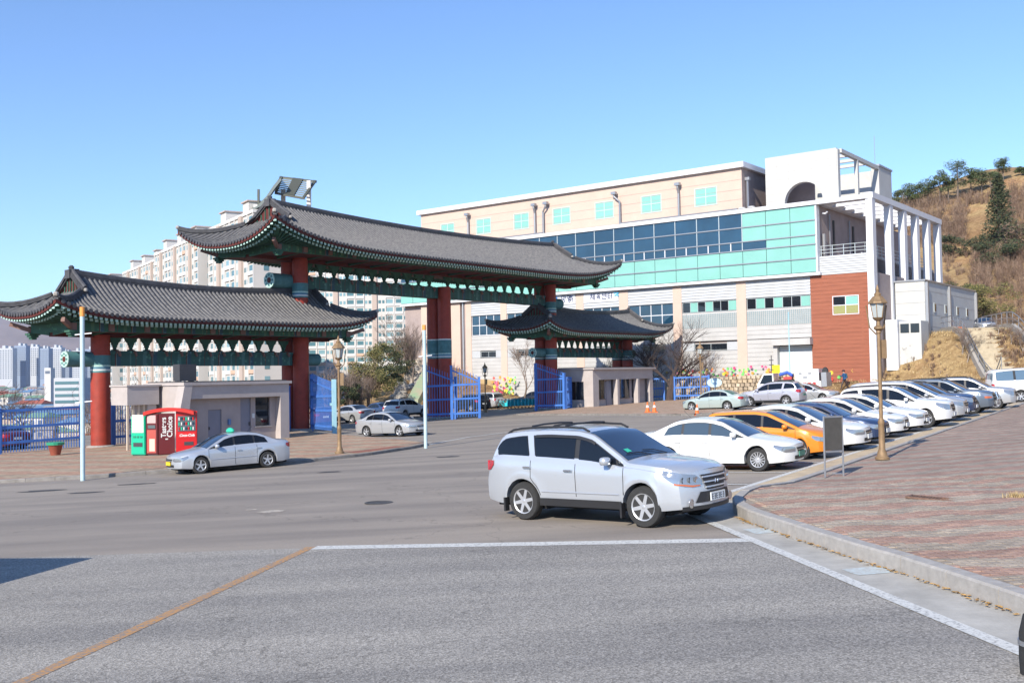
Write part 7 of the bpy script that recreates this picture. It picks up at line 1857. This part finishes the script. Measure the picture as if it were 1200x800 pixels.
for (px, py, Y, s, k, l) in [(484, 440, 117, 1.3, 1, 'bare tree rising above the reddish bushes left of the middle columns'), (470, 432, 124, 1.5, 3, 'tall bare tree on the mound against the pale apartment block'), (415, 470, 100, .9, 2, 'bare tree among the brown shrubs behind the lamp post')]:
    q = atY(px, py, Y); bare_tree(k, q.x, q.y, s, l, gbm, z=q.z - 1)
rk = MB(); m_rock = [mat('rock_tan', (.42, .36, .29), .95, var=.35, vscale=1.5), mat('rock_grey', (.33, .31, .28), .95, var=.35, vscale=1.5)]
ridx = 0
for i in range(95):
    t_ = rnd.random(); px = 452 + 50 * t_ + rnd.uniform(-8, 8); py = 482 - 58 * t_ + rnd.uniform(-8, 16)
    if px > 502: continue
    q = march(px, min(py, 484), 96, 160)
    r_ = rnd.uniform(.35, .95); o = thing('rock', 'tan boulder on the rocky slope behind the gate, left of the middle columns', 'rock', q, rnd.uniform(0, 6), 'boulders of the rocky slope')
    s_ = MB(); n1 = 6; vv = [(0, 0, r_ * .7)]
    for a_ in range(2):
        for k in range(n1): an = 2 * math.pi * (k + .3 * a_) / n1; rad = r_ * (1 if a_ else .75) * rnd.uniform(.75, 1.1); vv.append((math.cos(an) * rad, math.sin(an) * rad, (r_ * .45 if a_ == 0 else -r_ * .4) * rnd.uniform(.7, 1.2)))
    ff = [(0, 1 + k, 1 + (k + 1) % n1) for k in range(n1)] + [(1 + k, 7 + k, 7 + (k + 1) % n1, 1 + (k + 1) % n1) for k in range(n1)]
    s_.add(vv, ff); s_.build('stone', m_rock[i % 2], o)
# painted green retaining strip on the mound
a_ = atY(487, 470, 104); b__ = atY(505, 438, 112); q = MB()
q.hexa([tuple(a_ + Vector((-.9, 0, -.4))), tuple(a_ + Vector((.2, 0, -.8))), tuple(b__ + Vector((.2, 0, -.8))), tuple(b__ + Vector((-.9, 0, -.4))), tuple(a_ + Vector((-.9, .6, .3))), tuple(a_ + Vector((.2, .6, .1))), tuple(b__ + Vector((.2, .6, .3))), tuple(b__ + Vector((-.9, .6, .5)))])
tag(q.build('painted_slope_wall', mat('mural_green', (.20, .32, .18), .8, var=.5, vscale=1.2, dark=(.45, .36, .25))), 'low slope wall painted pale green left of the middle red columns', 'wall')

# ================================================================== APARTMENTS AND THE CITY
m_apt = mat('apartment_cream', (.56, .54, .51), .85, var=.06, vscale=.1); m_aptb = mat('apartment_beige', (.44, .36, .31), .85); m_aptw = mat('apartment_white', (.62, .61, .59), .85)
m_win = mat('apartment_window', (.09, .19, .22), .15, spec=.8); m_winl = mat('apartment_window_light', (.20, .34, .38), .2, spec=.7); m_bal = mat('balcony_peach', (.56, .38, .28), .8)
def apartment(p, d, L_, depth, ztop, nfl, label, floor=2.8, unit=14.):
    """p = near end of the facade, d = direction along it; local x along the facade, y away from us"""
    p = Vector(p); d = Vector(d).normalized(); ang = math.atan2(d.y, d.x); nrm = Vector((-d.y, d.x))
    sgn = 1
    if nrm.dot(p) < 0: sgn = -1
    t = thing('apartment_block', label, 'apartment building', (p.x, p.y, 0), ang, 'apartment blocks behind the gate')
    def BX(q, x0, x1, y0, y1, z0, z1, mi=None): q.box(x0, x1, sgn * y0, sgn * y1, z0, z1, mi)
    b = MB(); BX(b, 0, L_, 0, depth, -48, ztop); b.build('wall', m_apt, t)
    b = MB(); BX(b, -.3, L_ + .3, -.3, depth + .3, ztop, ztop + .7); b.build('parapet', m_aptw, t)
    n_ = max(1, round(L_ / unit)); U_ = L_ / n_; wn = MB(); bl = MB(); st_ = MB()
    for i in range(n_):
        x0 = i * U_
        q = MB(); BX(q, x0 + U_ * .44, x0 + U_ * .56, -.55, 0, -48, ztop + .2); q.build('stair_strip', m_aptb, t)
        q = MB(); BX(q, x0 + U_ * .38, x0 + U_ * .62, 1, depth - 2, ztop + .7, ztop + 3.6); q.build('roof_house', m_apt, t); q = MB(); BX(q, x0 + U_ * .36, x0 + U_ * .64, .6, depth - 1.6, ztop + 3.6, ztop + 3.9); q.build('roof_house_cap', m_aptb, t)
        for f_ in range(nfl):
            z = ztop - (f_ + 1) * floor + .9
            for (a, c, mi, z1) in ((.04, .20, 0, 1.35), (.25, .31, 1, 1.1), (.34, .41, 0, 1.1), (.59, .66, 0, 1.1), (.69, .75, 1, 1.1), (.80, .96, 0, 1.35)):
                mi_ = mi if (i * 7 + f_ * 3 + int(a * 50)) % 3 else 1 - mi
                BX(wn, x0 + U_ * a, x0 + U_ * c, -.02, .12, z, z + z1, mi_)
            for a, c in ((.02, .22), (.78, .98)):
                if (f_ + i) % 4 == 0: BX(bl, x0 + U_ * a, x0 + U_ * c, -.35, -.03, z - .95, z - .05, 1 if (f_ + i) % 3 == 0 else 0)
                else: BX(bl, x0 + U_ * a, x0 + U_ * c, -.30, -.03, z - .95, z - .05, 0)
        for a in (.225, .775, .0, .985):
            BX(st_, x0 + U_ * a, x0 + U_ * (a + .012), -.32, -.03, -48, ztop)
    for f_ in range(0, nfl):       # windows on the end wall
        z = ztop - (f_ + 1) * floor + .9
        for y in (2.2, 6.2): 
            wn.box(-.06, .06, sgn * y, sgn * (y + 1.2), z, z + 1.2, f_ % 2)
    wn.build('windows', [m_win, m_winl], t, kind='stuff'); bl.build('balcony_fronts', [m_aptw, m_bal], t, kind='stuff'); st_.build('wall_fins', m_aptw, t, kind='stuff')
    return t
D_ = Vector((-.55, .84)).normalized(); P0_ = Vector((-58, 229))
apartment(P0_, D_, 34, 8, 40.6, 19, 'nearest apartment block, with the slatted canopy on its roof')
apartment(P0_ + D_ * 37 + Vector((-1.5, -1)), D_, 44, 13, 39.3, 19, 'second apartment block, rising above the left end of the central roof')
apartment(P0_ + D_ * 84, D_, 46, 13, 38.6, 19, 'third apartment block, lowest in the photo above the left roof')
apartment(P0_ + D_ * 133 + Vector((-3, 0)), D_, 34, 13, 36, 18, 'farthest apartment block showing just above the middle of the left roof')
apartment((-80, 348), (1, -.10), 54, 13, 41, 21, 'pale apartment block filling the gap between the red columns')
apartment((-20, 330), (1, .1), 20, 13, 20, 12, 'apartment block behind the blue gate leaves beside the hall')
# roof canopy of the nearest block
t = thing('roof_canopy', 'curved slatted steel canopy standing on the roof of the nearest apartment block', 'canopy', (0, 0, 0)); m_can = mat('canopy_grey_green', (.07, .075, .06), .6); m_canl = mat('canopy_edge', (.17, .19, .16), .6)
Yc = 236
def cp(px, py, dy=0): return atY(px, py, Yc + dy)
A1, A2, A3, A4 = cp(328, 208), cp(371, 213), cp(357, 233, -5), cp(322, 226.5, -5)
def lp4(u_, v_): return (A4.lerp(A3, u_)).lerp(A1.lerp(A2, u_), v_)
for (u0, u1) in ((0, .08), (.36, .64), (.93, 1)):
    q = MB(); q.hexa([lp4(u0, 0), lp4(u1, 0), lp4(u1, 1), lp4(u0, 1)] + [x + Vector((0, -.2, .3)) for x in (lp4(u0, 0), lp4(u1, 0), lp4(u1, 1), lp4(u0, 1))]); q.build('solid_panel', m_can, t)
for k in range(9):
    for (u0, u1) in ((.08, .36), (.64, .93)):
        v_ = .06 + .88 * k / 8; q = MB(); q.beam(lp4(u0, v_), lp4(u1, v_), .18, .28); q.build('slat', m_canl, t)
q = MB(); q.beam(lp4(0, 1), lp4(1, 1), .5, .5); q.beam(lp4(0, 0), lp4(1, 0), .4, .4); q.build('edge_beam', m_can, t)
q = MB(); arc_ = [(295, 243), (303, 239), (312, 230), (320, 218), (328, 208)]; q.grid([[cp(x, y), cp(x + 2, y + 3, -7)] for x, y in arc_]); q.grid([[cp(x, y) + Vector((0, 0, -.5)), cp(x + 2, y + 3, -7) + Vector((0, 0, -.5))] for x, y in arc_], flip=True); q.build('curved_wing', m_canl, t, smooth=True)
for x_, y0_, y1_ in ((362, 212, 268), (332, 222, 268), (300, 240, 268)): q = MB(); a = cp(x_, y0_, -2); c = cp(x_, y1_, -2); q.beam(a, c, .9, .9, upv=(0, 1, 0)); q.build('pillar', m_aptw, t)
q = MB(); a = cp(303, 222); q.beam(a, cp(303, 242), .5, .5, upv=(0, 1, 0)); q.build('aerial', m_can, t)
# distant towers
m_dt = mat('tower_pale', (.50, .52, .55), .85); m_dtb = mat('tower_blue', (.26, .32, .42), .85); m_dw = mat('tower_window', (.12, .15, .20), .4)
towers = [(-4, 16, 408, 0), (18, 33, 405, 1), (34, 49, 406, 0), (51, 62, 408, 1), (64, 78, 407, 0), (79, 88, 412, 1), (92, 106, 411, 0), (108, 124, 409, 1), (130, 146, 412, 0)]
words = ['first', 'second', 'third', 'fourth', 'fifth', 'sixth', 'seventh', 'eighth', 'ninth']
for i, (x0, x1, yt, c) in enumerate(towers):
    Y = 1500 + 40 * (i % 3); a = atY(x0 * .92, yt, Y); b_ = atY(x1 * .92, yt, Y); w = b_.x - a.x
    t = thing('apartment_tower', 'distant apartment tower under the mountain, %s from the left' % words[i], 'apartment tower', (a.x, Y, 0), 0, 'distant towers below the mountain')
    q = MB(); q.box(0, w, 0, 14, -45, a.z); q.build('wall', m_dt if c == 0 else m_dtb, t); q = MB(); q.box(w * .3, w * .5, 2, 10, a.z, a.z + 4); q.box(w * .7, w * .85, 2, 10, a.z, a.z + 3); q.build('roof_houses', m_dt, t, kind='stuff')
    q = MB(); nf = 15; nc = 6
    for f_ in range(nf):
        for k in range(nc): q.box(w * (k + .2) / nc, w * (k + .75) / nc, -.1, .5, a.z - 3 - f_ * 2.9 - 1.5, a.z - 3 - f_ * 2.9)
    q.build('windows', m_dw, t, kind='stuff')
# low houses of the town
rnd = random.Random(8); m_h = [mat('house_white', (.58, .56, .52), .9), mat('house_tan', (.42, .34, .27), .9), mat('house_grey', (.36, .36, .37), .9), mat('house_pink', (.48, .32, .28), .9)]; m_hr = [mat('house_roof_red', (.35, .10, .07), .9), mat('house_roof_green', (.16, .28, .20), .9), mat('house_roof_grey', (.28, .28, .28), .9), mat('house_roof_blue', (.12, .22, .36), .9)]
for i in range(190):
    Y = 330 + 900 * (rnd.random() ** 1.1); px = rnd.uniform(-8, 150); X = (px - 600) / FPX * Y; w = rnd.uniform(8, 20); h = rnd.uniform(5, 13); zb = -20 - 12 * sstep(330, 1100, Y) * 0 
    zb = max(T(X, Y) if Y < 400 else -45, -22 + (Y - 330) * .0125)
    t = thing('town_house', 'small low house of the town beyond the blue fence, %s with a %s roof' % (['white', 'tan', 'grey', 'pinkish'][i % 4], ['red', 'green', 'grey', 'blue'][(i // 4) % 4]), 'house', (X, Y, 0), rnd.uniform(-.5, .5), 'low houses of the town (%d%d)' % (i % 4, (i // 4) % 4))
    q = MB(); q.box(-w / 2, w / 2, -5, 5, -45, zb + h); q.build('wall', m_h[i % 4], t); q = MB(); q.hexa([(-w / 2 - .5, -5.5, zb + h), (w / 2 + .5, -5.5, zb + h), (w / 2 + .5, 5.5, zb + h), (-w / 2 - .5, 5.5, zb + h), (-w / 2 + 1, -.5, zb + h + 1.6), (w / 2 - 1, -.5, zb + h + 1.6), (w / 2 - 1, .5, zb + h + 1.6), (-w / 2 + 1, .5, zb + h + 1.6)]); q.build('roof', m_hr[(i // 4) % 4], t)
    q = MB()
    for k in range(int(w / 3)):
        for f_ in range(int(h / 3)): q.box(-w / 2 + 1 + k * 3, -w / 2 + 2.4 + k * 3, -5.1, -4.9, zb + 1 + f_ * 3, zb + 2.4 + f_ * 3)
    q.build('windows', m_dw, t, kind='stuff')
# the wide office building with window bands
a = atY(63, 443, 420); b_ = atY(93, 443, 420)
t = thing('office_building', 'pale office building with dark horizontal window bands left of the red end column', 'building', (a.x, 420, 0), .05); w = b_.x - a.x
q = MB(); q.box(0, w, 0, 12, -45, a.z); q.build('wall', m_dt, t)
for k in range(4): q = MB(); q.box(.5, w - .5, -.15, .2, a.z - 2.6 - k * 2.6, a.z - 1.4 - k * 2.6); q.build('window_band', m_win, t)
a = atY(52, 431, 520); q = MB(); t = thing('white_tower', 'slim white building standing above the low houses below the distant towers', 'building', (a.x, 520, 0), 0); q.box(0, 3.2, 0, 5, -45, a.z); q.build('wall', m_aptw, t); q = MB(); q.box(.4, 2.8, -.1, .2, a.z - 3, a.z - 1.5); q.build('window', m_dw, t)
# tree masses of the lowland between the fence and the town
lw = MB(); rnd = random.Random(14)
for i in range(900):
    Y = 85 + 330 * rnd.random() ** 1.3; px = rnd.uniform(-30, 170); X = (px - 600) / FPX * Y; z = T(X, Y); h = rnd.uniform(3, 7) * (1 if Y < 200 else 1.4); tuft(lw, Vector((X, Y, z - .2)), h, h * .5, 14, rnd.randrange(2))
tag(lw.build('lowland_thicket', m_brownl, kind='stuff'), 'brown leafless thicket filling the valley behind the blue fence', 'thicket')
# mountains
mm = MB(); P = []
for i in range(90):
    x = -5200 + 105 * i; row = []
    for j in range(14):
        y = 3000 + j * 130; e = math.sin(math.pi * min(1, j / 12.)); h = 40 + 330 * e * (.72 + .35 * noise.fractal(Vector((x * .0009, y * .0006, 1)), 1, 2, 5)); row.append((x, y, -45 + max(0, h) if j else -60))
    P.append(row)
mm.grid(P); mm.build('mountain', mat('mountain_woods', (.20, .16, .16), .95, var=.35, vscale=.006, detail=8), smooth=True, kind='structure')

# ================================================================== AIR
hz = MB(); hz.box(-17000, 17000, -9500, 17000, -62, 330)
hm = bpy.data.materials.new('haze'); hm.use_nodes = True; hn = hm.node_tree.nodes; hn.clear()
ho = hn.new('ShaderNodeOutputMaterial'); hv = hn.new('ShaderNodeVolumePrincipled'); hv.inputs['Density'].default_value = .0001; hv.inputs['Color'].default_value = (.80, .87, 1, 1); hv.inputs['Anisotropy'].default_value = .2
hm.node_tree.links.new(hv.outputs[0], ho.inputs['Volume'])
hzo = hz.build('haze', hm, kind='stuff')
